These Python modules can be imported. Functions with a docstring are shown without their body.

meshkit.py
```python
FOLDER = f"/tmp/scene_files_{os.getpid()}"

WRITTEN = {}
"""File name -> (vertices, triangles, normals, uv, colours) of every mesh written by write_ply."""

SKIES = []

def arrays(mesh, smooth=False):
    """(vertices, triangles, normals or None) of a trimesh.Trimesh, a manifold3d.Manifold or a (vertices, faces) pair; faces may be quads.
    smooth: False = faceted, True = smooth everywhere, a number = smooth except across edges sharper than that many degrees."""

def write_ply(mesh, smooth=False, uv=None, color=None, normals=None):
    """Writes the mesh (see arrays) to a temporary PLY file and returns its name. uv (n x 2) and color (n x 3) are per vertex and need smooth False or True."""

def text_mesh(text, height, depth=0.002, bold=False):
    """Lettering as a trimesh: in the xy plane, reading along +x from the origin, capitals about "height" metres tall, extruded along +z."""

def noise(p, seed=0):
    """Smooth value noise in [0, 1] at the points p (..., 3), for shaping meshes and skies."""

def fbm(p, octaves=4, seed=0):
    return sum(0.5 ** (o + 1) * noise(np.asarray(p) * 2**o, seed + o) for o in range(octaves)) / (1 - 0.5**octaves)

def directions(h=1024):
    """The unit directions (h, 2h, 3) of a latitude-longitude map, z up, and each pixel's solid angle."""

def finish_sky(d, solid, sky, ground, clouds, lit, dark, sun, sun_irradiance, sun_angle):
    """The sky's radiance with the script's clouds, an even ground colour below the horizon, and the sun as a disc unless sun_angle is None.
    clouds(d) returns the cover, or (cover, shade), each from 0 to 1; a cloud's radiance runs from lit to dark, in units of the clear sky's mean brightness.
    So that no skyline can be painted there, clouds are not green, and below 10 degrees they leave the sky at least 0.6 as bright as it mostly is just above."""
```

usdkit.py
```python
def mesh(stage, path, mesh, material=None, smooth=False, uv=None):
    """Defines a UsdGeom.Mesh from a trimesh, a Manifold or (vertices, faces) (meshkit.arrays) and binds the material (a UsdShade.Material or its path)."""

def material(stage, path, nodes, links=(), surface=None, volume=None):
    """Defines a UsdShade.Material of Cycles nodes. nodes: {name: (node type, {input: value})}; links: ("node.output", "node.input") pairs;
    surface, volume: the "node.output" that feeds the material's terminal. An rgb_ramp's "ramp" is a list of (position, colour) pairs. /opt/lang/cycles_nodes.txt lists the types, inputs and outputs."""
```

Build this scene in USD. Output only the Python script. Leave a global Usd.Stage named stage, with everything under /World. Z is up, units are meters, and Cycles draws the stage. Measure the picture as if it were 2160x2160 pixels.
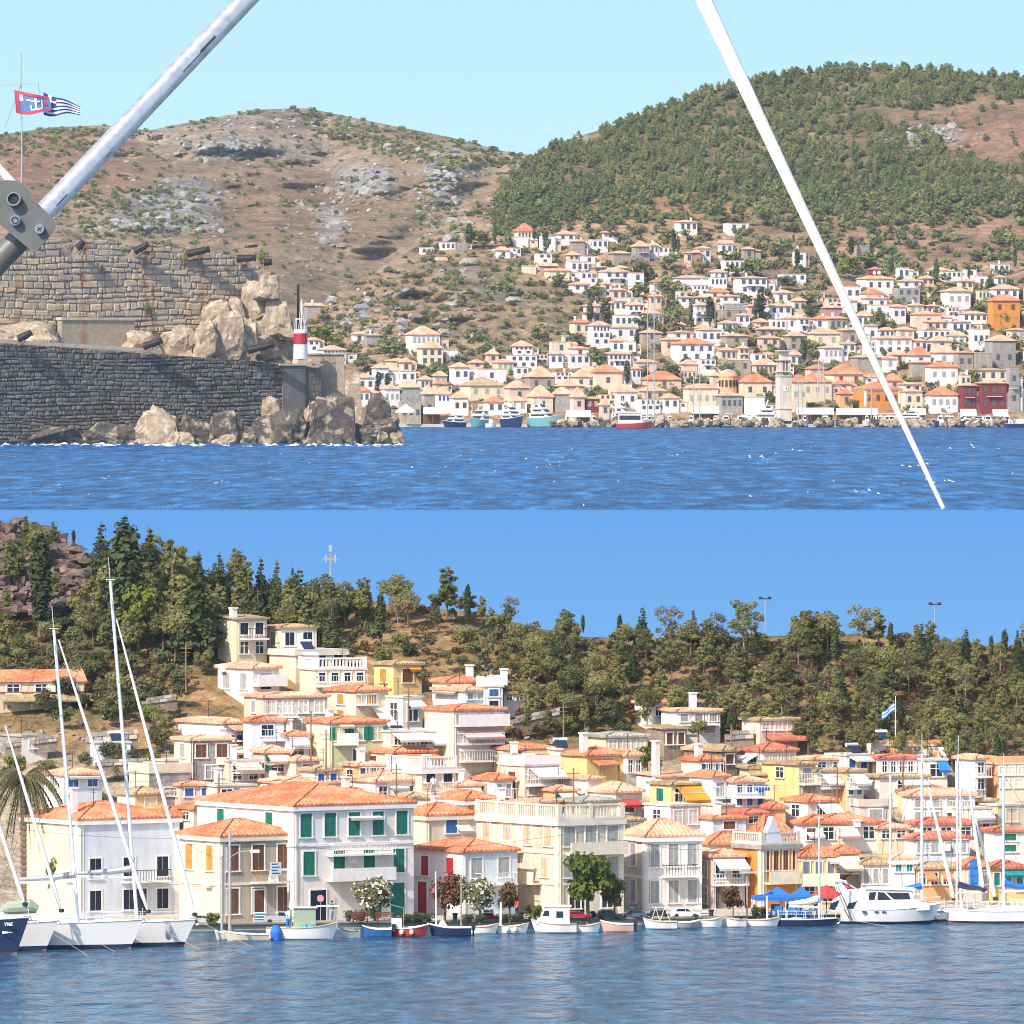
import math, random, numpy as np, trimesh, usdkit, meshkit
from pxr import Usd, UsdGeom, UsdLux, UsdShade, Gf, Sdf, Vt
stage = Usd.Stage.CreateInMemory()
UsdGeom.SetStageUpAxis(stage, UsdGeom.Tokens.z)
UsdGeom.SetStageMetersPerUnit(stage, 1.0)
UsdGeom.Xform.Define(stage, '/World')
stage.SetDefaultPrim(stage.GetPrimAtPath('/World'))
# ---- camera: a long lens, level, shifted down ----
F, H0 = 20000.0, 824.0                      # focal length and horizon row for a frame 2160 units wide
cam = UsdGeom.Camera.Define(stage, '/World/camera')
cam.CreateHorizontalApertureAttr(36.0)
cam.CreateVerticalApertureAttr(36.0)
cam.CreateFocalLengthAttr(36.0 * F / 2160)
cam.CreateVerticalApertureOffsetAttr(-(1080 - H0) / 2160 * 36.0)
cam.CreateClippingRangeAttr(Gf.Vec2f(1.0, 60000.0))
cam.CreateFStopAttr(0.0)
cam.CreateExposureAttr(0.62)
UsdGeom.Xformable(cam).AddRotateXOp().Set(90.0)
# ---- sun and sky ----
SUN_AZ, SUN_EL = math.atan2(-0.64, -0.77), math.radians(42)
SD = np.array([math.sin(SUN_AZ) * math.cos(SUN_EL), math.cos(SUN_AZ) * math.cos(SUN_EL), math.sin(SUN_EL)])
sun = UsdLux.DistantLight.Define(stage, '/World/sun')
sun.CreateIntensityAttr(1.05); sun.CreateAngleAttr(0.5); sun.CreateNormalizeAttr(True); sun.CreateColorAttr(Gf.Vec3f(1.0, 0.91, 0.78))
_q = Gf.Rotation(Gf.Vec3d(0, 0, 1), Gf.Vec3d(*map(float, SD)))
UsdGeom.Xformable(sun).AddTransformOp().Set(Gf.Matrix4d().SetRotate(_q))
SKYK = 0.15
_hz = [c / SKYK / 1.537 for c in (0.64, 0.95, 1.03)]      # pale band above the horizon
_lo = [c / SKYK / 1.537 for c in (0.215, 0.49, 0.92)]    # deeper blue under it
_sea = [c / SKYK / 1.537 for c in (0.16, 0.20, 0.25)]    # far below: dim sea haze
_lt = [c / SKYK / 1.537 for c in (0.145, 0.405, 0.89)]
_ht = [c / SKYK / 1.537 for c in (0.48, 0.84, 1.00)]     # both a little deeper with height
usdkit.material(stage, '/World/Looks/sky', {
    'tc': ('texture_coordinate', {}), 'sep': ('separate_xyz', {}),
    'sky': ('sky_texture', {'sky_type': 'single_scattering', 'sun_disc': False, 'sun_elevation': SUN_EL, 'sun_rotation': SUN_AZ % (2 * math.pi), 'altitude': 0.0, 'air_density': 1.0, 'aerosol_density': 1.6, 'ozone_density': 2.0}),
    'up': ('map_range', {'range_type': 'smoothstep', 'from_min': 0.04, 'from_max': 0.20, 'to_min': 0.0, 'to_max': 1.0, 'clamp': True}),
    'dn': ('map_range', {'range_type': 'smoothstep', 'from_min': -0.010, 'from_max': 0.0, 'to_min': 0.0, 'to_max': 1.0, 'clamp': True}),
    'dp': ('map_range', {'range_type': 'smoothstep', 'from_min': -0.14, 'from_max': -0.035, 'to_min': 0.0, 'to_max': 1.0, 'clamp': True}), 'low': ('mix_color', {'a': _sea, 'use_clamp': False}), 'lg': ('map_range', {'from_min': -0.030, 'from_max': -0.012, 'clamp': True}), 'hg': ('map_range', {'from_min': 0.012, 'from_max': 0.05, 'clamp': True}), 'lc': ('mix_color', {'a': _lo, 'b': _lt, 'use_clamp': False}), 'hc': ('mix_color', {'a': _hz, 'b': _ht, 'use_clamp': False}), 'band': ('mix_color', {'use_clamp': False}), 'all': ('mix_color', {'use_clamp': False}),
    'bg': ('background_shader', {'strength': SKYK})},
    [('tc.generated', 'sep.vector'), ('sep.z', 'up.value'), ('sep.z', 'dn.value'), ('dn.result', 'band.fac'), ('up.result', 'all.fac'), ('sep.z', 'dp.value'), ('dp.result', 'low.fac'), ('sep.z', 'lg.value'), ('sep.z', 'hg.value'), ('lg.result', 'lc.fac'), ('hg.result', 'hc.fac'), ('lc.result', 'low.b'), ('hc.result', 'band.b'), ('low.result', 'band.a'), ('band.result', 'all.a'), ('sky.color', 'all.b'), ('all.result', 'bg.color')], surface='bg.background')
dome = UsdLux.DomeLight.Define(stage, '/World/sky')
UsdShade.MaterialBindingAPI.Apply(dome.GetPrim()).Bind(UsdShade.Material.Get(stage, '/World/Looks/sky'))
# ---------------------------------------------------------------- helpers
rng = np.random.default_rng(7)
def W(px, py, D):
    return np.array([(px - 1080) / F * D, D, -(py - H0) / F * D])
def WZ(px, py, z):
    """the point at height z that stands at column px, row py of the frame"""
    D = -z * F / (py - H0)
    return np.array([(px - 1080) / F * D, D, z])
_n = {}
def numbered(parent, name):
    k = _n.get((parent, name), 0); _n[(parent, name)] = k + 1
    return f'{parent}/{name}' + (f'_{k:03d}' if k else '')
def tag(p, label=None, cat=None, group=None, kind=None):
    p = p.GetPrim() if hasattr(p, 'GetPrim') else p
    for k, v in (('label', label), ('category', cat), ('group', group), ('kind', kind)):
        if v: p.SetCustomDataByKey(k, v)
    return p
def thing(name, label, cat, loc=(0, 0, 0), rz=0, group=None, scale=None):
    x = UsdGeom.Xform.Define(stage, numbered('/World', name))
    x.AddTranslateOp().Set(Gf.Vec3d(*map(float, loc)))
    if rz: x.AddRotateZOp().Set(float(rz))
    if scale is not None: x.AddScaleOp().Set(Gf.Vec3f(*map(float, scale)))
    tag(x, label, cat, group)
    return str(x.GetPath())
def part(parent, name, mesh, mat, smooth=False, label=None, kind=None):
    if isinstance(mesh, MB): mesh = mesh.get()
    p = numbered(parent, name)
    m = usdkit.mesh(stage, p, mesh, MATS[mat], smooth)
    if label or kind: tag(m, label, kind=kind)
    return p
def solo(name, mesh, mat, label=None, cat=None, group=None, kind=None, smooth=False):
    p = part('/World', name, mesh, mat, smooth)
    tag(stage.GetPrimAtPath(p), label, cat, group, kind)
    return p
def copy(kindpath, name, label, cat, loc, rz=0, scale=None, group=None):
    p = thing(name, label, cat, loc, rz, group, scale)
    pr = stage.GetPrimAtPath(p)
    pr.GetReferences().AddInternalReference(kindpath); pr.SetInstanceable(True)
    return p
def kindclass(name):
    stage.CreateClassPrim(f'/World/{name}')
    return f'/World/{name}'
class MB:
    """collects shapes into one mesh"""
    def __init__(s): s.v, s.f, s.n = [], [], 0
    def add(s, v, f):
        v = np.asarray(v, float); f = np.asarray(f, int)
        if f.shape[1] == 4: f = np.vstack([f[:, [0, 1, 2]], f[:, [0, 2, 3]]])
        s.v.append(v); s.f.append(f + s.n); s.n += len(v); return s
    def mesh(s, m): return s.add(m.vertices, m.faces)
    def box(s, x0, x1, y0, y1, z0, z1):
        v = [(x, y, z) for z in (z0, z1) for y in (y0, y1) for x in (x0, x1)]
        return s.add(v, BOXF)
    def bar(s, p, q, w, h=None, up=(0, 0, 1)):
        p, q = np.asarray(p, float), np.asarray(q, float); t = q - p; t /= np.linalg.norm(t)
        a = np.cross(t, up); 
        if np.linalg.norm(a) < 1e-6: a = np.array([1.0, 0, 0])
        a /= np.linalg.norm(a); b = np.cross(t, a); a = a * w / 2; b = b * (h or w) / 2
        return s.add([p - a - b, p + a - b, p - a + b, p + a + b, q - a - b, q + a - b, q - a + b, q + a + b], BOXF)
    def tube(s, pts, r, n=6, cap=True):
        p = np.asarray(pts, float); k = len(p); r = np.broadcast_to(np.asarray(r, float), (k,))
        t = np.gradient(p, axis=0); t /= np.linalg.norm(t, axis=1, keepdims=True)
        ref = np.array([0, 0, 1.0]) if abs(t[:, 2]).max() < 0.9 else np.array([0, 1.0, 0.03])
        a = np.cross(t, ref); a /= np.linalg.norm(a, axis=1, keepdims=True); b = np.cross(t, a)
        an = np.arange(n) * 2 * np.pi / n
        v = p[:, None] + r[:, None, None] * (np.cos(an)[None, :, None] * a[:, None] + np.sin(an)[None, :, None] * b[:, None])
        i, j = np.meshgrid(np.arange(k - 1), np.arange(n), indexing='ij')
        f = np.stack([i * n + j, i * n + (j + 1) % n, (i + 1) * n + (j + 1) % n, (i + 1) * n + j], -1).reshape(-1, 4)
        s.add(v.reshape(-1, 3), f)
        if cap:
            for e, base in ((0, 0), (k - 1, (k - 1) * n)):
                s.add(np.vstack([v[e], p[e]]), [(q, (q + 1) % n, n) for q in range(n)])
        return s
    def lathe(s, prof, n=16, c=(0, 0, 0)):
        prof = np.asarray(prof, float); an = np.arange(n) * 2 * np.pi / n
        v = np.stack([prof[:, None, 0] * np.cos(an), prof[:, None, 0] * np.sin(an), np.repeat(prof[:, 1:2], n, 1)], -1) + np.asarray(c)
        k = len(prof); i, j = np.meshgrid(np.arange(k - 1), np.arange(n), indexing='ij')
        f = np.stack([i * n + j, i * n + (j + 1) % n, (i + 1) * n + (j + 1) % n, (i + 1) * n + j], -1).reshape(-1, 4)
        return s.add(v.reshape(-1, 3), f)
    def quads(s, p, nrm, size, asp=1.0, r=rng):
        """leaf faces: at the points p, facing about nrm"""
        n = len(p); nrm = nrm / (np.linalg.norm(nrm, axis=1, keepdims=True) + 1e-9)
        a = np.cross(nrm, r.normal(size=(n, 3))); a /= np.linalg.norm(a, axis=1, keepdims=True) + 1e-9
        b = np.cross(nrm, a); sz = np.broadcast_to(np.asarray(size, float), (n,))[:, None]
        a, b = a * sz, b * sz * asp
        v = np.stack([p - a, p - b * .8 + nrm * sz * .25, p + a, p + b * .8 + nrm * sz * .25], 1).reshape(-1, 3)
        k = np.arange(n)[:, None] * 4
        return s.add(v, np.hstack([k, k + 1, k + 2, k + 3]))
    def get(s): return np.vstack(s.v), np.vstack(s.f)
BOXF = np.array([(0, 2, 3, 1), (4, 5, 7, 6), (0, 1, 5, 4), (2, 6, 7, 3), (0, 4, 6, 2), (1, 3, 7, 5)])
def grid_mesh(P):
    """a mesh of a (rows, columns, 3) array of points"""
    r, c = P.shape[:2]; i, j = np.meshgrid(np.arange(r - 1), np.arange(c - 1), indexing='ij')
    k = i * c + j
    f = np.stack([k, k + 1, k + c + 1, k + c], -1).reshape(-1, 4)
    return P.reshape(-1, 3), np.vstack([f[:, [0, 1, 2]], f[:, [0, 2, 3]]])
# ---------------------------------------------------------------- materials
MATS = {}
def lin(c):
    c = np.asarray(c, float) / 255.0
    return tuple(np.where(c < .04045, c / 12.92, ((c + .055) / 1.055) ** 2.4))
def nmat(name, c1, c2=None, scale=1.0, rough=.85, stretch=(1, 1, 1), detail=4, bump=0.0, bscale=None, spec=.25, lo=.35, hi=.65, c3=None, metallic=0.0, dist=.05):
    """a surface whose colour wanders between c1 and c2 (and c3) with noise in the world"""
    c2 = c2 or tuple(x * .8 for x in c1)
    ramp = [(lo, c1), (hi, c2)] if c3 is None else [(lo, c1), ((lo + hi) / 2, c2), (hi, c3)]
    nodes = {'g': ('geometry', {}), 'm': ('mapping', {'scale': stretch}), 'n': ('noise_texture', {'scale': scale, 'detail': detail, 'roughness': .6}),
             'r': ('rgb_ramp', {'ramp': ramp}), 'p': ('principled_bsdf', {'roughness': rough, 'specular_ior_level': spec, 'metallic': metallic})}
    links = [('g.position', 'm.vector'), ('m.vector', 'n.vector'), ('n.fac', 'r.fac'), ('r.color', 'p.base_color')]
    if bump:
        nodes['bn'] = ('noise_texture', {'scale': bscale or scale * 3, 'detail': 3}); nodes['b'] = ('bump', {'strength': bump, 'distance': dist})
        links += [('m.vector', 'bn.vector'), ('bn.fac', 'b.height'), ('b.normal', 'p.normal')]
    MATS[name] = usdkit.material(stage, f'/World/Looks/{name}', nodes, links, surface='p.BSDF')
def wallmat(name, c, stain=.12, stone=False):
    """plaster: broad patches, faint runs down the face"""
    c = tuple(c); d = tuple(x * (1 - stain) for x in c); e = (c[0] * (1 - 2.2 * stain), c[1] * (1 - 2.4 * stain), c[2] * (1 - 2.8 * stain))
    nodes = {'g': ('geometry', {}), 'm': ('mapping', {'scale': (1, 1, .12)}), 'n1': ('noise_texture', {'scale': .35, 'detail': 5, 'roughness': .65}), 'n2': ('noise_texture', {'scale': 1.6, 'detail': 3}),
             'r1': ('rgb_ramp', {'ramp': [(.3, c), (.62, d), (.75, e)]}), 'r2': ('rgb_ramp', {'ramp': [(.4, (1, 1, 1)), (.72, (1 - stain, 1 - 1.1 * stain, 1 - 1.25 * stain))]}),
             'x': ('mix_color', {'blend_type': 'multiply', 'fac': 1.0}), 'p': ('principled_bsdf', {'roughness': .9, 'specular_ior_level': .15}),
             'bn': ('noise_texture', {'scale': 2.5, 'detail': 4}), 'b': ('bump', {'strength': .25, 'distance': .04})}
    links = [('g.position', 'm.vector'), ('g.position', 'n1.vector'), ('m.vector', 'n2.vector'), ('n1.fac', 'r1.fac'), ('n2.fac', 'r2.fac'), ('r1.color', 'x.a'), ('r2.color', 'x.b'), ('x.result', 'p.base_color'),
             ('g.position', 'bn.vector'), ('bn.fac', 'b.height'), ('b.normal', 'p.normal')]
    if stone:
        nodes['v'] = ('voronoi_texture', {'scale': 2.6, 'feature': 'f1'}); nodes['vr'] = ('rgb_ramp', {'ramp': [(.1, (1.15, 1.12, 1.1)), (.7, (.72, .71, .70))]})
        nodes['x2'] = ('mix_color', {'blend_type': 'multiply', 'fac': .8}); links.remove(('x.result', 'p.base_color'))
        links += [('g.position', 'v.vector'), ('v.distance', 'vr.fac'), ('vr.color', 'x2.b'), ('x.result', 'x2.a'), ('x2.result', 'p.base_color')]
    MATS[name] = usdkit.material(stage, f'/World/Looks/{name}', nodes, links, surface='p.BSDF')
def leafmat(name, c1, c2, c3, trans=.25, scale=.25):
    nodes = {'g': ('geometry', {}), 'o': ('object_info', {}), 'n': ('noise_texture', {'scale': scale, 'detail': 3}), 'ad': ('math', {'math_type': 'multiply_add', 'value2': .45, 'value3': 0.0}),
             'ad2': ('math', {'math_type': 'multiply_add', 'value2': .25}), 'ad3': ('math', {'math_type': 'multiply_add', 'value2': .35}),
             'r': ('rgb_ramp', {'ramp': [(.12, c1), (.45, c2), (.82, c3)]}), 'd': ('diffuse_bsdf', {}), 't': ('translucent_bsdf', {}), 'mx': ('mix_closure', {'fac': trans})}
    links = [('g.position', 'n.vector'), ('n.fac', 'ad.value1'), ('g.random_per_island', 'ad2.value1'), ('ad.value', 'ad2.value3'), ('o.random', 'ad3.value1'), ('ad2.value', 'ad3.value3'), ('ad3.value', 'r.fac'), ('r.color', 'd.color'), ('r.color', 't.color'),
             ('d.BSDF', 'mx.closure1'), ('t.BSDF', 'mx.closure2')]
    MATS[name] = usdkit.material(stage, f'/World/Looks/{name}', nodes, links, surface='mx.closure')
def plain(name, c, rough=.6, spec=.4, metallic=0.0, coat=0.0):
    MATS[name] = usdkit.material(stage, f'/World/Looks/{name}', {'p': ('principled_bsdf', {'base_color': c, 'roughness': rough, 'specular_ior_level': spec, 'metallic': metallic, 'coat_weight': coat})}, [], surface='p.BSDF')
def watermat(name, deep, light, stretch, scale, bump, rough, spec, patch, dist):
    nodes = {'g': ('geometry', {}), 'm': ('mapping', {'scale': stretch}), 'm2': ('mapping', {'scale': (stretch[0], stretch[1], 1)}), 'n1': ('noise_texture', {'scale': scale, 'detail': 5, 'roughness': .62, 'distortion': .2}),
             'n2': ('noise_texture', {'scale': scale * .35, 'detail': 3, 'distortion': .4}), 'np': ('noise_texture', {'scale': patch, 'detail': 3}), 'ad': ('math', {'math_type': 'multiply_add', 'value2': .7}),
             'b': ('bump', {'strength': bump, 'distance': dist}), 'r': ('rgb_ramp', {'ramp': [(.36, deep), (.56, light), (.68, tuple(x * 1.6 + .02 for x in light))]}),
             'p': ('principled_bsdf', {'roughness': rough, 'specular_ior_level': spec, 'ior': 1.33})}
    links = [('g.position', 'm.vector'), ('g.position', 'm2.vector'), ('m.vector', 'n1.vector'), ('m.vector', 'n2.vector'), ('m2.vector', 'np.vector'), ('n2.fac', 'ad.value1'), ('n1.fac', 'ad.value3'), ('ad.value', 'b.height'),
             ('b.normal', 'p.normal'), ('np.fac', 'r.fac'), ('r.color', 'p.base_color')]
    MATS[name] = usdkit.material(stage, f'/World/Looks/{name}', nodes, links, surface='p.BSDF')
def roofmat(name, a, b, c):
    """clay tiles: colour wanders from tile to tile"""
    nodes = {'g': ('geometry', {}), 'n1': ('noise_texture', {'scale': .4, 'detail': 4}), 'n2': ('noise_texture', {'scale': 3.2, 'detail': 2}), 'ad': ('math', {'math_type': 'multiply_add', 'value2': .55, 'value3': 0.0}), 'ad2': ('math', {'math_type': 'multiply_add', 'value2': .45}),
             'r': ('rgb_ramp', {'ramp': [(.38, a), (.5, b), (.62, c)]}), 'p': ('principled_bsdf', {'roughness': .85, 'specular_ior_level': .2})}
    links = [('g.position', 'n1.vector'), ('g.position', 'n2.vector'), ('n1.fac', 'ad.value1'), ('n2.fac', 'ad2.value1'), ('ad.value', 'ad2.value3'), ('ad2.value', 'r.fac'), ('r.color', 'p.base_color')]
    MATS[name] = usdkit.material(stage, f'/World/Looks/{name}', nodes, links, surface='p.BSDF')
# walls, by the letter used in the house tables
WALLS = {'W': ((.83, .755, .70), 'white'), 'C': ((.74, .63, .46), 'cream'), 'P': ((.72, .52, .42), 'pink'), 'Y': ((.76, .56, .25), 'yellow'), 'T': ((.44, .38, .31), 'tan stone'), 'G': ((.40, .38, .36), 'grey stone'),
         'O': ((.62, .26, .05), 'orange'), 'R': ((.22, .035, .035), 'dark red'), 'M': ((.42, .25, .23), 'rose'), 'B': ((.66, .70, .76), 'bluish white'), 'N': ((.55, .55, .36), 'pale green'), 'A': ((.72, .40, .20), 'apricot'), 'K': ((.66, .58, .50), 'beige'),
         'S': ((.34, .27, .20), 'brown stone'), 'J': ((.70, .60, .48), 'grey cream'), 'L': ((.47, .385, .29), 'tan'), 'F': ((.80, .765, .75), 'white')}
for k, (c, _) in WALLS.items(): wallmat('wall_' + k, c, .2 if k in 'TGSKJL' else .14, k in 'TGS')
roofmat('roof_o', (.38, .12, .055), (.54, .19, .095), (.64, .29, .17))      # strong orange tiles
roofmat('roof_p', (.50, .22, .13), (.66, .34, .22), (.74, .44, .31))        # sun-bleached tiles
roofmat('roof_r', (.32, .09, .06), (.44, .15, .095), (.54, .24, .16))     # dark red tiles
roofmat('roof_b', (.26, .19, .11), (.38, .27, .16), (.48, .36, .22))        # old brown tiles
roofmat('roof_g', (.22, .21, .17), (.30, .29, .24), (.40, .38, .32))        # grey green roof
nmat('white_trim', (.82, .77, .72), (.72, .67, .62), 1.5)
nmat('cream_trim', (.74, .64, .50), (.64, .54, .41), 1.5)
nmat('concrete', (.50, .46, .40), (.36, .33, .29), .8, bump=.3)
nmat('flat_roof', (.60, .56, .50), (.46, .42, .37), .6)
SH = {'d': ((.012, .02, .05), 'sh_navy'), 'k': ((.03, .028, .03), 'sh_dark'), 'g': ((.012, .17, .11), 'sh_green'), 'b': ((.04, .11, .36), 'sh_blue'), 'r': ((.42, .015, .03), 'sh_red'), 'o': ((.52, .26, .05), 'sh_ochre'), 'w': ((.36, .36, .34), 'sh_grey'),
      'n': ((.15, .06, .03), 'sh_brown'), 'c': ((.58, .42, .27), 'sh_cream'), 't': ((.02, .26, .28), 'sh_teal'), 'v': ((.20, .19, .28), 'sh_violet')}
for k, (c, nm_) in SH.items(): nmat(nm_, c, tuple(x * .7 for x in c), 2.0, .6)
MATS['pane'] = usdkit.material(stage, '/World/Looks/pane', {'p': ('principled_bsdf', {'base_color': (.02, .025, .035), 'roughness': .12, 'specular_ior_level': .6})}, [], surface='p.BSDF')
plain('win_far', (.075, .08, .095), .25, .5)
plain('panel_dark', (.02, .03, .06), .2, .6)
nmat('iron', (.03, .03, .035), (.05, .045, .045), 3, .5)
nmat('rail_white', (.72, .72, .72), (.62, .62, .62), 3, .5)
nmat('awning_white', (.80, .76, .72), (.70, .66, .62), 1.2)
nmat('awning_beige', (.66, .58, .44), (.58, .50, .38), 1.2)
nmat('awning_orange', (.70, .30, .03), (.60, .24, .03), 1.2)
nmat('awning_pink', (.72, .50, .44), (.62, .42, .38), 1.2)
nmat('awning_red', (.50, .06, .05), (.42, .05, .045), 1.2)
nmat('awning_blue', (.03, .20, .55), (.03, .16, .46), 1.2)
nmat('awning_coral', (.66, .22, .09), (.58, .18, .08), 1.2)
nmat('wood', (.16, .09, .05), (.24, .15, .09), 2, .8, stretch=(1, 1, .2))
nmat('pole_grey', (.42, .40, .37), (.32, .30, .28), 2, .7)
nmat('trunk', (.13, .09, .065), (.20, .15, .11), 3, .95, stretch=(1, 1, .3))
nmat('trunk_pale', (.36, .31, .25), (.26, .21, .17), 3, .95, stretch=(1, 1, .3))
nmat('mast_white', (.74, .74, .73), (.64, .64, .64), 1, .35, spec=.5)
plain('wire', (.05, .05, .055), .6)
leafmat('leaf_pine', (.115, .125, .046), (.265, .255, .098), (.41, .36, .16), .45)
leafmat('leaf_far', (.115, .140, .058), (.235, .255, .092), (.39, .36, .15), .38, scale=.03)
leafmat('leaf_dark', (.040, .056, .026), (.098, .118, .048), (.175, .180, .070))
leafmat('leaf_bright', (.075, .105, .022), (.165, .195, .036), (.28, .26, .06))
leafmat('leaf_olive', (.085, .085, .042), (.165, .152, .072), (.25, .22, .11))
leafmat('leaf_brown', (.075, .040, .022), (.145, .078, .036), (.225, .135, .058))
leafmat('leaf_cactus', (.085, .105, .050), (.165, .180, .080), (.27, .26, .12))
leafmat('leaf_grey', (.10, .105, .085), (.17, .17, .13), (.25, .235, .18))
leafmat('flower_white', (.55, .52, .38), (.74, .70, .55), (.85, .82, .70))
leafmat('flower_pink', (.36, .10, .16), (.50, .18, .24), (.62, .32, .36))
leafmat('flower_magenta', (.30, .02, .16), (.42, .04, .22), (.5, .1, .3))
# ---------------------------------------------------------------- ground, hills, water
ZA, ZB, ZQ = -12.05, -45.78, -45.3          # the two water levels and the near quay
K1 = 2160 / 1932
def prof(pts, k=K1):
    a = np.array(pts, float) * k
    return lambda x: np.interp(x, a[:, 0], a[:, 1])
ridge_near = prof([(480, 690), (560, 620), (625, 560), (690, 520), (760, 480), (832, 438), (895, 392), (950, 342), (1005, 293), (1055, 268), (1150, 240), (1250, 204), (1340, 172), (1400, 158), (1480, 142), (1600, 127), (1720, 131), (1830, 139), (1932, 150), (2200, 190)])
ridge_far = prof([(-300, 262), (0, 254), (100, 240), (200, 236), (280, 246), (400, 222), (500, 206), (580, 204), (700, 229), (850, 259), (950, 285), (1005, 293), (1120, 300), (1250, 330)])
ridge_b = prof([(-200, 990), (0, 985), (95, 992), (125, 1022), (200, 1078), (300, 1092), (420, 1112), (620, 1118), (720, 1136), (800, 1147), (900, 1154), (1000, 1182), (1100, 1202), (1300, 1204), (1450, 1200), (1600, 1196), (1750, 1204), (1850, 1218), (1932, 1222), (2150, 1230)])
def DA(px, py): return 3150 + (895 - np.asarray(py, float)) * .6 + 0 * np.asarray(px)
def DL(px, py): return 3900 + (720 - np.asarray(py, float)) * 1.3 + 0 * np.asarray(px)
def DB(px, py):
    py = np.asarray(py, float)
    return np.where(py > 1915, -ZQ * F / np.maximum(py - H0, 1), 830.4 + (1915 - py) * .12)
def wxyz(px, py, D): return np.stack([(px - 1080) / F * D, D, -(py - H0) / F * D], -1)
def smooth01(x, a, b):
    t = np.clip((x - a) / (b - a), 0, 1); return t * t * (3 - 2 * t)
def blob(px, py, cx, cy, rx, ry):
    """a soft patch of ground, 1 in its middle"""
    return np.clip(1.35 - np.hypot((px - cx) / rx, (py - cy) / ry), 0, 1)
for nm_, sc_, bs_ in (('hill_ground', .05, .35), ('near_ground', .35, 2.2)):
    # ground whose broad colour regions (rock, dry grass, scrub) come with the mesh; the finer mottling is noise
    MATS[nm_] = usdkit.material(stage, f'/World/Looks/{nm_}', {
        'a': ('attribute', {'attribute': 'gcol'}), 'g': ('geometry', {}), 'n': ('noise_texture', {'scale': sc_, 'detail': 8, 'roughness': .7}), 'n2': ('noise_texture', {'scale': bs_, 'detail': 6, 'roughness': .7}),
        'r': ('rgb_ramp', {'ramp': [(.3, (.46, .47, .43)), (.5, (1, .97, .93)), (.68, (1.5, 1.42, 1.32))]}), 'r2': ('rgb_ramp', {'ramp': [(.36, (.62, .64, .58)), (.5, (1, 1, 1)), (.66, (1.4, 1.32, 1.22))]}),
        'x': ('mix_color', {'blend_type': 'multiply', 'fac': 1.0, 'use_clamp': False}), 'x2': ('mix_color', {'blend_type': 'multiply', 'fac': 1.0, 'use_clamp': False}), 'b': ('bump', {'strength': .8, 'distance': .35 / bs_}), 'p': ('principled_bsdf', {'roughness': .95, 'specular_ior_level': .1})},
        [('g.position', 'n.vector'), ('g.position', 'n2.vector'), ('n.fac', 'r.fac'), ('n2.fac', 'r2.fac'), ('a.color', 'x.a'), ('r.color', 'x.b'), ('x.result', 'x2.a'), ('r2.color', 'x2.b'), ('x2.result', 'p.base_color'), ('n2.fac', 'b.height'), ('b.normal', 'p.normal')], surface='p.BSDF')
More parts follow.
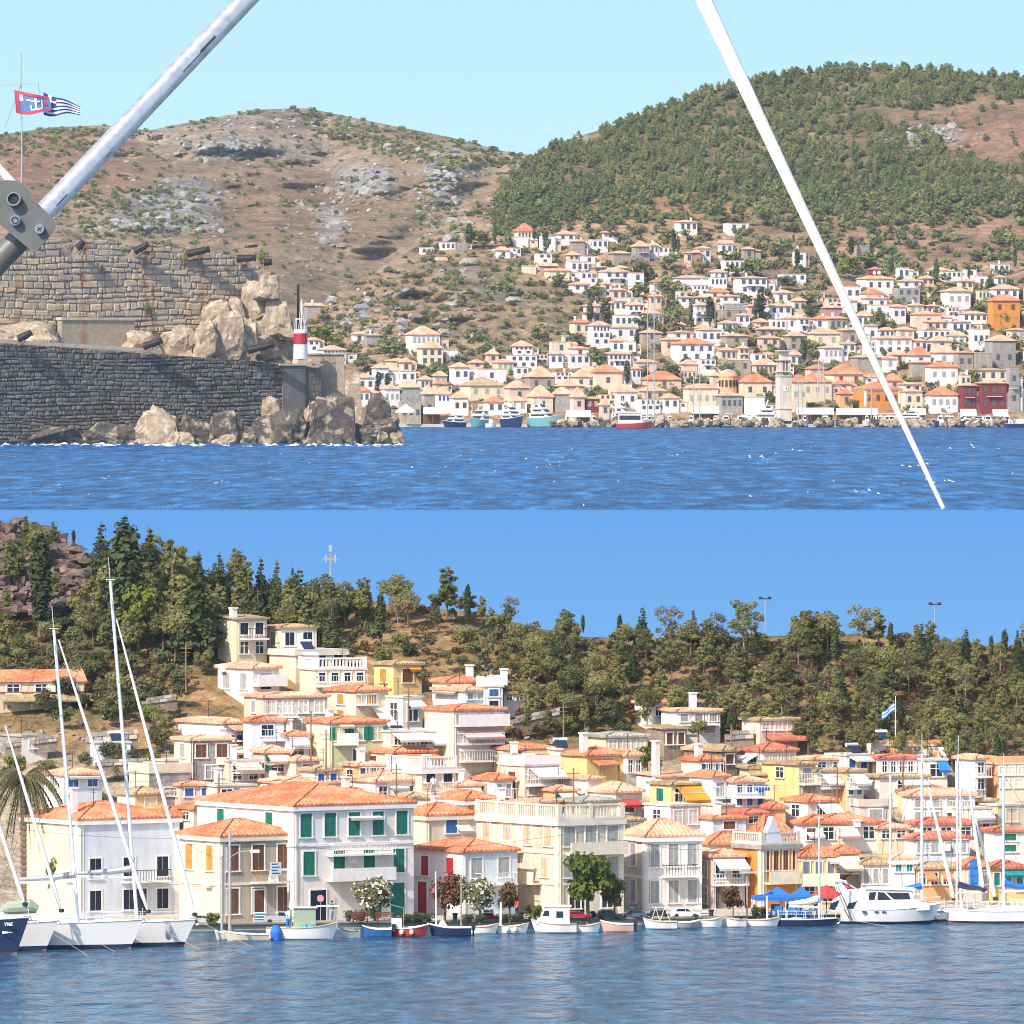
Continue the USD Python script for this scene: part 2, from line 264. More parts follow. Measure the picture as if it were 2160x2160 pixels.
def terrain(name, label, px, s, top, bottom, depth, relief, color, mat, back, floor=-12.0):
    """a hillside: columns px, from the row bottom up to its crest, then falling away behind"""
    PX, S = np.meshgrid(px, s); PY = bottom + (top(PX) - bottom) * S
    D = depth(PX, PY); P0 = wxyz(PX, PY, D); D = D + relief(P0, PX, PY); P = wxyz(PX, PY, D)
    rows = [P]
    for d, dz in back:
        q = P[-1].copy(); q[:, 1] += d; q[:, 2] = np.maximum(q[:, 2] - dz, floor); rows.append(q[None])
    P = np.concatenate(rows, 0); col = color(PX, PY, P0); col = np.concatenate([col] + [col[-1:]] * len(back), 0)
    p = solo(name, grid_mesh(P), mat, label, None, None, 'structure', smooth=True)
    UsdGeom.PrimvarsAPI(stage.GetPrimAtPath(p)).CreatePrimvar('gcol', Sdf.ValueTypeNames.Color3fArray, 'vertex').Set(Vt.Vec3fArray.FromNumpy(col.reshape(-1, 3).astype(np.float32)))
    return P
def mixc(c, d, t): return c * (1 - t[..., None]) + np.asarray(d) * t[..., None]
def fb(P, s, o=4, seed=0): return meshkit.fbm(P * s, o, seed) - .5
def ridged(P, s, seed=0): return 1 - np.abs(meshkit.fbm(P * s, 4, seed) * 2 - 1)
TAN, BROWN, ROCK, RED, OLIVE = (.29, .205, .135), (.18, .125, .082), (.235, .222, .212), (.215, .125, .085), (.085, .088, .045)
def col_near(px, py, P):
    n = np.clip(fb(P, .02, 5) * 3 + .5, 0, 1); c = mixc(np.broadcast_to(np.array(TAN), px.shape + (3,)).copy(), BROWN, n)
    n2 = np.clip(fb(P, .012, 4, 5) * 4 + .4, 0, 1)
    forest = smooth01(-py, -470, -420) * smooth01(px, 1010, 1120)
    c = mixc(c, (.12, .10, .055), forest * .75)
    bare = np.maximum(blob(px, py, 2090, 280, 240, 60), blob(px, py, 2020, 490, 260, 80)); c = mixc(c, (.215, .135, .095), np.clip(bare, 0, 1) * .9)
    rock = np.maximum.reduce([blob(px, py, 1950, 285, 75, 22), blob(px, py, 900, 640, 190, 70) * (n2 > .35), blob(px, py, 1180, 285, 60, 22)])
    c = mixc(c, ROCK, np.clip(rock * 1.3, 0, 1)); c = mixc(c, OLIVE, np.clip(blob(px, py, 1000, 700, 330, 120) * n2 * 1.2, 0, .8))
    return mixc(c, (.30, .17, .09), np.clip(blob(px, py, 1400, 440, 220, 50), 0, 1) * .6)
def col_far(px, py, P):
    n = np.clip(fb(P, .010, 5) * 3.2 + .5, 0, 1); c = mixc(np.broadcast_to(np.array((.225, .172, .122)), px.shape + (3,)).copy(), BROWN, n)
    pale = smooth01(-py, -390, -300) * smooth01(px, 200, 330); c = mixc(c, (.265, .228, .195), pale * np.clip(.55 + fb(P, .02, 4, 3) * 2, 0, 1))
    c = mixc(c, RED, np.clip(blob(px, py, 60, 350, 240, 90), 0, 1) * .8)
    rk = [blob(px, py, 765, 385, 75, 42), blob(px, py, 470, 310, 80, 26), blob(px, py, 380, 420, 110, 50), blob(px, py, 930, 360, 50, 30), blob(px, py, 320, 470, 150, 26), blob(px, py, 700, 470, 40, 60) * .7]
    r = np.maximum.reduce(rk); r = np.clip(r * 1.5 - .35 + fb(P, .03, 4, 9) * 1.2, 0, 1)
    return mixc(c, (.215, .215, .225), r)
def rel_near(P, px, py):
    town = 1 - smooth01(-py, -480, -420) * 1.0; spur = blob(px, py, 900, 640, 260, 110)
    r = fb(P, .018, 5) * 46 + ridged(P, .05, 3) * 10 - 5
    amp = np.clip(1 - town + spur * .9, .12, 1)
    return r * amp - spur * (ridged(P, .06, 8) * 26)
def rel_far(P, px, py):
    rk = np.maximum.reduce([blob(px, py, 765, 385, 75, 42), blob(px, py, 470, 310, 80, 26), blob(px, py, 380, 420, 110, 50), blob(px, py, 320, 470, 150, 26)])
    gx = np.abs((px - 1105) * .587 + (py - 335) * .81); gy = (1105 - px) * .81 + (py - 335) * .587; gul = np.exp(-(gx / 38) ** 2) * smooth01(gy, -10, 60) * (1 - smooth01(gy, 380, 470)) * 30 - np.exp(-((gx - 90) / 50) ** 2) * 12
    return gul + fb(P, .0035, 3, 11) * 190 + fb(P, .008, 5) * 130 + ridged(P, .03, 3) * 24 - rk * ridged(P, .05, 4) * 22 + np.abs(px - 700 - (py - 470) * .1).clip(0, 120) * -.25
terrain('far_hill', 'bare brown and grey hillside far behind the fort', np.arange(-320, 1300, 6), np.linspace(0, 1, 130), ridge_far, 884.0, DL, rel_far, col_far, 'hill_ground', [(40, 3), (200, 60), (500, 200)])
terrain('town_hill', 'hillside under the harbour town with pine forest on its crest', np.arange(480, 2460, 6), np.linspace(0, 1, 150), ridge_near, 903.0, lambda a, b: DA(a, b) + 6, rel_near, col_near, 'hill_ground', [(25, 2), (120, 60), (300, 190)])
def col_b(px, py, P):
    n = np.clip(fb(P, .12, 5) * 3 + .5, 0, 1); c = mixc(np.broadcast_to(np.array((.28, .18, .095)), px.shape + (3,)).copy(), (.16, .11, .06), n)
    g = np.clip(fb(P, .07, 4, 4) * 4 + .35, 0, 1); c = mixc(c, (.085, .085, .035), g * .75)
    low = smooth01(py, 1560, 1640); c = mixc(c, (.36, .31, .25), low * .8)
    rk = np.maximum(blob(px, py, 70, 1180, 110, 90), blob(px, py, 1680, 1420, 60, 25)); return mixc(c, (.12, .085, .075), np.clip(rk * 1.4, 0, 1))
def rel_b(P, px, py):
    cl = blob(px, py, 60, 1170, 130, 110)
    return 3.5 + fb(P, .09, 4) * 5 * smooth01(-py, -1600, -1450) - cl * (2 + ridged(P, .35, 2) * 5)
terrain('wooded_hill', 'dry wooded hillside behind the waterfront houses', np.arange(-260, 2440, 7), np.linspace(0, 1, 120), ridge_b, 1912.0, DB, rel_b, col_b, 'near_ground', [(6, .6), (30, 14), (70, 45)], -46.5)
# water: the far bay and the harbour in front
watermat('bay_water', (.002, .030, .115), (.009, .100, .275), (.22, .022, 1), 1.0, 1.0, .35, .035, 1.7, 5.0)
watermat('harbour_water', (.003, .034, .080), (.013, .082, .152), (.34, .15, 1), .9, 1.0, .14, .075, 1.7, 2.0)
def sheet(name, x0, x1, y0, y1, z, mat, label, nx=2, ny=2):
    X, Y = np.meshgrid(np.linspace(x0, x1, nx), np.linspace(y0, y1, ny))
    solo(name, grid_mesh(np.stack([X, Y, 0 * X + z], -1)), mat, label, None, None, 'structure')
sheet('bay_water', -420, 420, 959, 3900, ZA, 'bay_water', 'blue choppy bay in front of the fort and the harbour town')
sheet('harbour_water', -160, 160, 500, 822, ZB, 'harbour_water', 'dark blue rippled harbour water in front of the moored boats')
# the near quay: a paved slab whose edge runs slightly away to the right
nmat('quay_top', (.46, .41, .34), (.36, .32, .27), .5)
nmat('quay_face', (.30, .27, .23), (.16, .145, .125), .7, bump=.4)
def DE(px): return 799.5 + px * .0102
def quay():
    m = MB(); xs = np.arange(-260, 2440, 60); f = [W(p, H0, DE(p))[:2] for p in xs]
    v, k = [], len(xs)
    for (x, y) in f: v += [(x, y, ZB - 1.2), (x, y, ZQ), (x, y + 60, ZQ)]
    q = []
    for i in range(k - 1): a, b = 3 * i, 3 * i + 3; q += [(a, b, b + 1, a + 1), (a + 1, b + 1, b + 2, a + 2)]
    solo('quay', m.add(v, q), 'quay_top', 'pale paved quay along the waterfront houses', None, None, 'structure')
    e = MB()                                                        # kerb stones along the edge
    for i in range(k - 1):
        p, r = np.array([*f[i], ZQ + .06]), np.array([*f[i + 1], ZQ + .06]); e.bar(p + (r - p) * .01, r - (r - p) * .01, .5, .14)
    solo('kerb', e, 'quay_face', 'stone kerb along the edge of the near quay', None, None, 'structure')
quay()
# the far quay
fq = MB(); a = W(560, 0, 3128); b = W(2460, 0, 3150)
fq.box(a[0], b[0], 3140, 3170, ZA - 2, ZA + 1.0)
solo('far_quay', fq, 'concrete', 'low stone quay of the harbour town', None, None, 'structure')
# ---------------------------------------------------------------- vegetation kinds (all one metre tall, scaled where they stand)
def ball_pts(n, r, c, flat=1.0, hollow=.55, rs=None):
    d = rs.normal(size=(n, 3)); d /= np.linalg.norm(d, axis=1, keepdims=True)
    rad = r * rs.uniform(hollow, 1.0, n)[:, None]
    return np.asarray(c) + d * rad * np.array([1, 1, flat]), d
def crown(lumps, n, size, rs, asp=1.0, up=.35):
    """leaf faces on the shells of many lumps (x, y, z, radius, flatness)"""
    m = MB(); w = np.array([l[3] ** 2 for l in lumps]); w = w / w.sum()
    for l, k in zip(lumps, np.maximum((w * n).astype(int), 6)):
        p, d = ball_pts(k, l[3], l[:3], l[4], .5, rs); nr = d + rs.normal(size=d.shape) * .45; nr[:, 2] += up
        m.quads(p, nr, size * rs.uniform(.6, 1.35, k), asp, rs)
    return m
def limbs(rs, h, r, lumps, n=5, base=0.0):
    m = MB(); t = np.array([(0, 0, base - .06), (rs.normal() * .01, rs.normal() * .01, h * .5), (rs.normal() * .02, rs.normal() * .02, h)]); m.tube(t, [r, r * .75, r * .4], 6)
    for l in lumps[:n]:
        q = np.array(l[:3]); a = np.array([0, 0, h * rs.uniform(.4, .8)]); m.tube([a, (a + q) / 2 + (0, 0, -.02), q], [r * .5, r * .35, r * .15], 4)
    return m
KINDS = {}
def kind(key, builder, leaf, bark='trunk', flower=None):
    p = kindclass('kind_' + key); parts = builder(np.random.default_rng(abs(hash(key)) % 1 + len(KINDS) * 17 + 3))
    part(p, 'crown', parts[0], leaf); 
    if parts[1] is not None: part(p, 'trunk', parts[1], bark)
    if flower: part(p, 'blossom', parts[2], flower)
    KINDS[key] = p
def pine(n, size, spread=.36, lo=.38, count=15, tr=.022):
    def b(rs):
        L = []
        for i in range(count):
            z = lo + (1 - lo) * (i + .5) / count * .94; k = spread * (1.05 - .75 * ((z - lo) / (1 - lo)) ** 1.4); a = i * 2.4 + rs.uniform(-.5, .5); d = k * rs.uniform(.15, .85)
            L.append((math.cos(a) * d, math.sin(a) * d, z, k * rs.uniform(.34, .56), .62))
        return crown(L, n, size, rs), limbs(rs, .9, tr, L, 6)
    return b
def conifer(n, size, w=.24):
    def b(rs):
        m = MB(); k = 13; L = []
        for i in range(k):
            z = .14 + .82 * i / k; R = w * (1.02 - .97 * (i / k) ** .9)
            for j in range(5 if i < 9 else 3):
                a = j * 1.26 + i * 1.1 + rs.uniform(-.4, .4); e = R * rs.uniform(.55, 1.0); L.append((math.cos(a) * e * .75, math.sin(a) * e * .75, z - .02, R * .34 + .012, .6))
        return crown(L, n, size, rs), limbs(rs, .95, .02, [], 0)
    return b
def cypress(n, size, w=.11):
    def b(rs):
        L = [(rs.normal() * .008, rs.normal() * .008, z, w * math.sin(math.pi * min(1, (1.04 - z) * .94) ** .8) ** .7 + .008, 1.5) for z in np.linspace(.06, .97, 13)]
        return crown(L, n, size, rs, 1.8, .6), limbs(rs, .3, .022, [], 0)
    return b
def bush(n, size, w=.75, trunk=False, lumps=9, flower=0):
    def b(rs):
        L = []
        for i in range(lumps):
            a = rs.uniform(0, 6.3); d = w * .55 * math.sqrt(rs.uniform(0, 1)); z = rs.uniform(.32 if trunk else .2, .74) * (1 - .4 * (d / w) ** 2) + (.12 if trunk else 0)
            L.append((math.cos(a) * d, math.sin(a) * d, z, rs.uniform(.2, .33) * (1 if w > .5 else .7), .85))
        f = crown(L, flower, size * 1.25, rs) if flower else None
        return crown(L, n, size, rs), limbs(rs, .6, .035 if trunk else .02, L, 6), f
    return b
def airy(n, size):
    def b(rs):
        L = [(rs.normal() * .17, rs.normal() * .17, z, rs.uniform(.07, .14), .8) for z in np.linspace(.3, .95, 22)]
        return crown(L, n, size, rs), limbs(rs, .85, .018, L, 14)
    return b
for i_, (n_, sp_, lo_, c_) in enumerate([(1500, .34, .30, 17), (1300, .42, .42, 14), (1400, .26, .22, 18), (1200, .5, .5, 12)]): kind(f'pine_{i_}', pine(n_, .030, sp_, lo_, c_), 'leaf_pine')
for i_, (n_, w_) in enumerate([(1700, .22), (1500, .27)]): kind(f'conifer_{i_}', conifer(n_, .026, w_), 'leaf_dark')
kind('cypress_0', cypress(1000, .022, .095), 'leaf_dark'); kind('cypress_1', cypress(1200, .024, .15), 'leaf_dark')
kind('airy_0', airy(700, .026), 'leaf_grey', 'trunk_pale'); kind('airy_1', airy(900, .028), 'leaf_pine', 'trunk_pale')
kind('bush_0', bush(700, .06), 'leaf_pine'); kind('bush_1', bush(700, .06, .9), 'leaf_olive'); kind('bush_2', bush(700, .055, .7), 'leaf_bright'); kind('bush_3', bush(600, .06, .8), 'leaf_brown'); kind('bush_4', bush(500, .075, .8), 'leaf_cactus'); kind('bush_5', bush(700, .055, .6), 'leaf_dark')
kind('round_0', bush(1300, .04, .5, True, 12), 'leaf_pine'); kind('round_1', bush(1300, .04, .5, True, 12), 'leaf_bright'); kind('round_2', bush(1200, .04, .5, True, 11), 'leaf_brown'); kind('round_3', bush(1200, .04, .48, True, 11), 'leaf_olive')
kind('oleander', bush(1100, .04, .52, True, 12, 420), 'leaf_olive', 'trunk', 'flower_white')
kind('bougain', bush(1000, .045, .55, True, 11, 90), 'leaf_brown', 'trunk', 'flower_pink')
kind('magenta', bush(300, .07, .9, False, 8, 500), 'leaf_olive', 'trunk', 'flower_magenta')
# small far kinds
for i_ in range(3): kind(f'far_pine_{i_}', pine(170, .085, (.42, .5, .36)[i_], .3, 9, .03), 'leaf_far')
kind('far_cypress', cypress(160, .045, .13), 'leaf_dark'); kind('far_bush', bush(110, .13, .8), 'leaf_far'); kind('far_olive', bush(130, .12, .8), 'leaf_olive'); kind('far_bright', bush(130, .12, .8), 'leaf_bright')
def palm(rs):
    m = MB()
    for i in range(34):
        a = i * 2.4; e = rs.uniform(-.5, 1.1); d = np.array([math.cos(a), math.sin(a), 0]); pts = [np.array([0, 0, .78]) + d * (.34 * t) + np.array([0, 0, .30 * t * math.sin(e) - .30 * t * t]) for t in np.linspace(0, 1, 8)]
        m.tube(pts, [.006] * 7 + [.001], 3)
        for t in range(1, 8):
            q = pts[t]; s = np.cross(d, (0, 0, 1))
            for k in np.linspace(0, 1, 4):
                r = pts[t - 1] * (1 - k) + q * k
                for sg in (-1, 1): w = s * sg * .085 * (1 - .09 * t) + np.array([0, 0, -.05]) + d * .03; m.add([r, r + d * .012, r + w], [(0, 1, 2)])
    t = MB().tube([(0, 0, -.05), (.01, 0, .4), (0, 0, .79)], [.035, .03, .034], 8)
    for z in np.linspace(.05, .74, 22): t.lathe([(.036, z), (.042, z + .015), (.034, z + .03)], 8)
    return m, t
kind('palm', palm, 'leaf_olive', 'trunk')
# ---------------------------------------------------------------- trees of the near hill
def plant(key, name, label, cat, px, py, h, wide=1.0, group=None, lift=0, near=0):
    """one plant whose foot shows at column px, row py of the frame and which is h rows tall; it stands on the near hill"""
    D = float(DB(px, py)) - near; s = h * D / F; p = W(px, py, D) + (0, 0, -.15 + lift)
    return copy(KINDS[key], name, label, cat, p, rng.uniform(0, 360), (s * wide, s * wide, s), group)
def q(x, y): return x * K1, y * K1
# the marked trees on the skyline: kind, name, column, top row, foot row (rows of a frame 1932 wide), width, label
SKY = [
 ('conifer_1', 'conifer_tree', 192, 975, 1090, 1.1, 'dark bushy conifer against the sky, right of the rock cliff'),
 ('cypress_1', 'cypress_tree', 236, 990, 1210, 1.15, 'tall dark cypress behind the tallest yacht mast'),
 ('conifer_0', 'conifer_tree', 282, 982, 1120, 1.1, 'feathery conifer standing right of the tall dark cypress'),
 ('pine_2', 'pine_tree', 325, 1008, 1190, 1.0, 'green pine between the feathery conifer and the broad conifer'),
 ('conifer_0', 'conifer_tree', 372, 1025, 1235, 1.25, 'broad dark conifer left of the topmost cream houses'),
 ('conifer_1', 'conifer_tree', 412, 1032, 1150, .9, 'bluish conifer above the chimney of the topmost house'),
 ('pine_2', 'pine_tree', 462, 1048, 1165, 1.0, 'pine behind the topmost cream house roof'),
 ('conifer_0', 'conifer_tree', 492, 1040, 1160, .9, 'slim conifer on the skyline behind the second topmost house'),
 ('conifer_0', 'conifer_tree', 522, 1046, 1165, .85, 'slim conifer just right of its slim neighbour on the skyline'),
 ('conifer_1', 'conifer_tree', 566, 1060, 1190, 1.05, 'conifer with ragged top left of the antenna mast'),
 ('pine_1', 'pine_tree', 650, 1092, 1180, 1.0, 'round brownish pine right of the antenna mast'),
 ('airy_1', 'pine_tree', 738, 1090, 1130, 1.5, 'small lone see-through pine high on the skyline'),
 ('pine_3', 'pine_tree', 770, 1110, 1175, 1.0, 'light green pine between the lone see-through pine and the big pine'),
 ('pine_2', 'pine_tree', 843, 1062, 1160, 1.2, 'big full pine, tallest on the middle of the skyline'),
 ('pine_1', 'pine_tree', 882, 1112, 1165, 1.2, 'low spreading pine leaning off the big full pine'),
 ('cypress_0', 'cypress_tree', 718, 1118, 1206, 1.1, 'thin cypress below the lone see-through pine'),
 ('airy_0', 'bare_tree', 962, 1122, 1180, 1.1, 'thin grey tree on the skyline dip right of the big pine'),
 ('cypress_0', 'cypress_tree', 1100, 1158, 1190, 1.2, 'short thin cypress top poking out of the ridge wood'),
 ('cypress_0', 'cypress_tree', 1169, 1158, 1210, 1.1, 'slender cypress alone against the sky in the middle of the ridge'),
 ('conifer_1', 'conifer_tree', 1212, 1136, 1220, 1.0, 'tall brown conifer right of the slender lone cypress'),
 ('airy_0', 'bare_tree', 1262, 1140, 1220, 1.1, 'grey half-bare tree between two dark conifers'),
 ('conifer_0', 'conifer_tree', 1308, 1142, 1215, 1.0, 'dark pointed conifer right of the grey half-bare tree'),
 ('airy_1', 'pine_tree', 1404, 1130, 1230, 1.1, 'loose-crowned pine on the right ridge by the lamp mast'),
 ('airy_0', 'bare_tree', 1352, 1152, 1220, 1.0, 'pale thin tree left of the loose-crowned pine'),
 ('pine_1', 'pine_tree', 1520, 1146, 1235, 1.1, 'umbrella pine with bare stem on the right ridge'),
 ('pine_3', 'pine_tree', 1562, 1148, 1230, 1.0, 'second umbrella pine, close right of the bare-stemmed one'),
 ('airy_1', 'pine_tree', 1630, 1140, 1220, 1.15, 'high loose pine over the right ridge wood'),
 ('conifer_1', 'conifer_tree', 1822, 1178, 1245, 1.1, 'pointed conifer near the right end of the ridge'),
 ('cypress_0', 'cypress_tree', 1870, 1198, 1240, 1.2, 'small dark cypress near the right end of the skyline'),
 ('cypress_0', 'cypress_tree', 1895, 1186, 1245, 1.2, 'taller dark cypress next to the small one at the end of the skyline'),
 ('conifer_0', 'conifer_tree', 1920, 1180, 1250, 1.0, 'dark conifer at the very end of the skyline'),
 ('cypress_0', 'cypress_tree', 76, 1012, 1190, 1.2, 'dark cypress in front of the rock cliff'),
 ('cypress_0', 'cypress_tree', 139, 998, 1022, 1.6, 'tiny dark tree alone on top of the rock cliff'),
 ('conifer_0', 'conifer_tree', 100, 975, 1040, 1.3, 'dark conifer on the right shoulder of the rock cliff'),
 ('pine_1', 'pine_tree', 180, 1080, 1160, 1.1, 'yellow-green pine at the foot of the rock cliff'),
 ('round_1', 'leafy_tree', 262, 1085, 1215, .8, 'bright green tree right of the tallest yacht mast'),
 ('bush_5', 'bush', 1335, 1415, 1458, 1.5, 'clipped dark green round bush before the brown stone house'),
 ('bush_2', 'bush', 1222, 1395, 1450, .9, 'dark green tree beside the grey-roofed cream house'),
 ('round_0', 'leafy_tree', 1318, 1352, 1395, 1.1, 'green tree below the white house on the hill'),
]
for k_, n_, x_, t_, b_, w_, l_ in SKY: plant(k_, n_, l_, 'bush' if 'bush' in n_ else 'tree', x_ * K1, b_ * K1, (b_ - t_) * K1, w_)
# the woods: each tree placed apart from its neighbours, fewer where the ground shows
def scatter(n, region, dens, mind, seed):
    rs = np.random.default_rng(seed); out = []; x0, x1, y0, y1 = region; tries = 0
    while len(out) < n and tries < n * 60:
        tries += 1; x, y = rs.uniform(x0, x1), rs.uniform(y0, y1)
        if rs.uniform() > dens(x, y): continue
        if all((x - a) ** 2 + ((y - b) * 1.5) ** 2 > mind(x, y) ** 2 for a, b in out): out.append((x, y))
    return out, rs
town_top = prof([(-50, 1240), (200, 1330), (320, 1340), (400, 1250), (415, 1160), (600, 1195), (660, 1240), (800, 1275), (960, 1310), (1000, 1370), (1240, 1345), (1360, 1370), (1500, 1390), (1650, 1425), (1850, 1425), (1932, 1440), (2100, 1450)], 1.0)
def wood_d(x, y):                                       # rows of a frame 1932 wide
    g = ridge_b(x * K1) / K1
    if y < g + 4 or y > town_top(x) + 10: return 0
    d = .95
    if 640 < x < 990 and y > 1170 - (x - 640) * .0: d = .3 if x < 900 or y > 1270 else .8
    if x < 170 and y < 1150: d = .12
    if 150 < x < 420 and y > 1230: d = .35
    if 1440 < x < 1560 and 1250 < y < 1330: d = .2
    if x > 1000: d *= .55 + .6 * float(meshkit.noise(np.array([x * .02, y * .035, 3.0])))
    return d
pts, rs_ = scatter(300, (-20, 1960, 1030, 1440), wood_d, lambda x, y: 23 if x > 1000 else 19, 5)
pts.sort(key=lambda p: p[1])
TREEN = {'pine_0': 'full-crowned pine', 'pine_1': 'spreading pine', 'pine_2': 'narrow pine', 'pine_3': 'umbrella pine', 'conifer_0': 'slim conifer', 'conifer_1': 'bushy conifer', 'bush_0': 'dark green bush', 'bush_1': 'olive green bush', 'bush_5': 'blackish bush', 'bush_4': 'pale cactus clump', 'round_3': 'grey green round tree', 'airy_1': 'loose see-through pine', 'cypress_0': 'slim cypress'}
def wood_place(x, y):
    z = np.searchsorted([170, 300, 420, 560, 700, 860, 1000, 1120, 1240, 1360, 1500, 1640, 1780], x)
    w = ['by the rock cliff', 'behind the yacht masts', 'left of the topmost houses', 'above the topmost houses', 'under the antenna mast', 'under the lone skyline pine', 'right of the big skyline pine', 'over the stacked-veranda house', 'under the slender lone cypress', 'over the white house at the wood', 'over the brown-roofed cream house', 'left of the white flagpole', 'over the white flagpole', 'at the right end of the ridge'][z]
    t = (y - ridge_b(x * K1) / K1) / max(town_top(x) - ridge_b(x * K1) / K1, 1)
    return w + (', along the crest' if t < .22 else ', upper wood' if t < .5 else ', middle of the slope' if t < .75 else ', lower edge')
for x_, y_ in pts:
    left = x_ < 640; r_ = rs_.uniform()
    if (640 < x_ < 990 and y_ > 1185) or (150 < x_ < 420 and y_ > 1235) or (x_ < 150 and y_ > 1160): k_, h_, nm_ = rs_.choice(['bush_0', 'bush_1', 'bush_5', 'bush_1', 'bush_4']), rs_.uniform(20, 40), 'bush'
    elif left: k_, h_, nm_ = rs_.choice(['pine_0', 'pine_2', 'conifer_0', 'pine_3', 'pine_1', 'conifer_1']), rs_.uniform(60, 105), 'hill_tree'
    else: k_, h_, nm_ = rs_.choice(['pine_0', 'pine_2', 'pine_2', 'pine_3', 'bush_1', 'airy_1', 'cypress_0', 'conifer_1', 'pine_1', 'pine_0']), rs_.uniform(42, 76), 'hill_tree'
    if k_.startswith('bush') and nm_ != 'bush': h_ *= .55
    plant(k_, nm_, f'{TREEN[k_]} {wood_place(x_, y_)}', 'bush' if nm_ == 'bush' else 'tree', x_ * K1, y_ * K1 + 8, h_ * K1, rs_.uniform(.85, 1.25), {'bush': 'scrub bushes on the dry slope', 'hill_tree': 'trees of the left wood' if left else 'trees of the right ridge wood'}[nm_])
# undergrowth between the trees, too much to count
def stuff_cloud(name, label, kinds, mats, P, S, yaw):
    pi = UsdGeom.PointInstancer.Define(stage, f'/World/{name}'); tag(pi, label, None, None, 'stuff'); protos = []
    for i, (k, m) in enumerate(zip(kinds, mats)):
        usdkit.mesh(stage, f'/World/{name}/kinds/foliage_{i:03d}', k, MATS[m]); protos.append(f'/World/{name}/kinds/foliage_{i:03d}')
    pi.CreatePrototypesRel().SetTargets([Sdf.Path(p) for p in protos]); rs = np.random.default_rng(len(P))
    pi.CreateProtoIndicesAttr(Vt.IntArray.FromNumpy(rs.integers(0, len(kinds), len(P)).astype(np.int32)))
    pi.CreatePositionsAttr(Vt.Vec3fArray.FromNumpy(np.asarray(P, np.float32))); S = np.asarray(S, np.float32)
    pi.CreateScalesAttr(Vt.Vec3fArray.FromNumpy(np.stack([S * rs.uniform(.8, 1.3, len(S)), S * rs.uniform(.8, 1.3, len(S)), S], 1).astype(np.float32)))
    a = rs.uniform(0, 2 * np.pi, len(P)) / 2; pi.CreateOrientationsAttr(Vt.QuathArray([Gf.Quath(float(math.cos(t)), 0, 0, float(math.sin(t))) for t in a]))
rs_ = np.random.default_rng(21); P_, S_ = [], []
while len(P_) < 1500:
    x, y = rs_.uniform(-40, 1980), rs_.uniform(1030, 1450)
    if y < ridge_b(x * K1) / K1 + 3 or y > town_top(x) + 14 or (x < 130 and y < 1130): continue
    if 640 < x < 1000 and y > 1165 and rs_.uniform() > .45: continue
    D = float(DB(x * K1, y * K1)) + 1.5; P_.append(W(x * K1, y * K1, D) + (0, 0, -.1)); S_.append(rs_.uniform(.45, 1.25))
stuff_cloud('undergrowth', 'low scrub and dry undergrowth on the wooded hill', [bush(130, .11, .8)(np.random.default_rng(i))[0].get() for i in (1, 2, 3)], ['leaf_olive', 'leaf_pine', 'leaf_brown'], P_, S_, None)
# ---------------------------------------------------------------- trees of the far hills
def rel_pt(px, py, hill):
    """a point on the far or the town hill, as the terrain was built"""
    px, py = np.atleast_1d(px).astype(float), np.atleast_1d(py).astype(float)
    dep, rel = (DL, rel_far) if hill == 'far' else (lambda a, b: DA(a, b) + 6, rel_near)
    D = dep(px, py); D = D + rel(wxyz(px, py, D), px, py); return wxyz(px, py, D)
rs_ = np.random.default_rng(33)
def forest_density(x, y):                               # rows of the 2160 frame
    r = ridge_near(x)
    if y < r + 2 or x < 1040: return 0
    low = np.interp(x, [1040, 1120, 1180, 1300, 1420, 1560, 1700, 1850, 2000, 2160, 2300], [470, 475, 455, 430, 405, 412, 430, 440, 425, 410, 400])
    lo2 = low + (y > low) * 0
    if y > low: return .42 * max(0, 1 - (y - low) / 75) ** 1.5
    d = .30 + .95 * float(smooth01(meshkit.noise(np.array([x * .028, y * .05, 1.0])), .22, .6))
    up = np.interp(x, [1770, 1860, 1950, 2060, 2160, 2300], [222, 228, 236, 212, 212, 215]); dn = np.interp(x, [1770, 1860, 1950, 2010, 2090, 2160, 2300], [224, 252, 285, 312, 350, 358, 370])
    if x > 1770 and up < y < dn: d = .04
    if x < 1250 and y < r + 25: d = .35
    if 1500 < x < 1800 and 225 < y < 250: d = .35
    return d
FP = []
while len(FP) < 4300:
    x, y = rs_.uniform(1030, 2330), rs_.uniform(135, 540)
    if rs_.uniform() < forest_density(x, y): FP.append((x, y))
FP += [(x, float(ridge_near(x)) + rs_.uniform(0, 5)) for x in np.concatenate([rs_.uniform(1270, 2200, 75), rs_.uniform(1560, 1800, 12)])]
FP = np.array(sorted(FP, key=lambda p: -p[1])); Q = rel_pt(FP[:, 0], FP[:, 1], 'near')
H = rs_.uniform(1.7, 4.2, len(Q)) * (1 + .25 * (FP[:, 1] > 400))
for i in range(300):
    copy(KINDS[f'far_pine_{rs_.integers(3)}'], 'pine_tree', 'green pine on the lower forest edge ' + ['above the red-roofed hill house', 'above the white hilltop terrace', 'above the two lone white hilltop houses', 'crossed by the white stay', 'right of the stay', 'at the right end of the hill'][np.searchsorted([1180, 1380, 1560, 1720, 1950], FP[i, 0])], 'tree', Q[i] - (0, 0, .2), rs_.uniform(0, 360), (H[i] * rs_.uniform(.95, 1.4),) * 2 + (H[i],), 'pines along the lower edge of the far forest')
stuff_cloud('pine_forest', 'pine forest covering the hill above the harbour town', [pine(150, .09, w, .28, 9, .03)(np.random.default_rng(i))[0].get() for i, w in ((1, .44), (2, .55), (3, .38))], ['leaf_far'] * 3, Q[300:] - (0, 0, .2), H[300:], None)
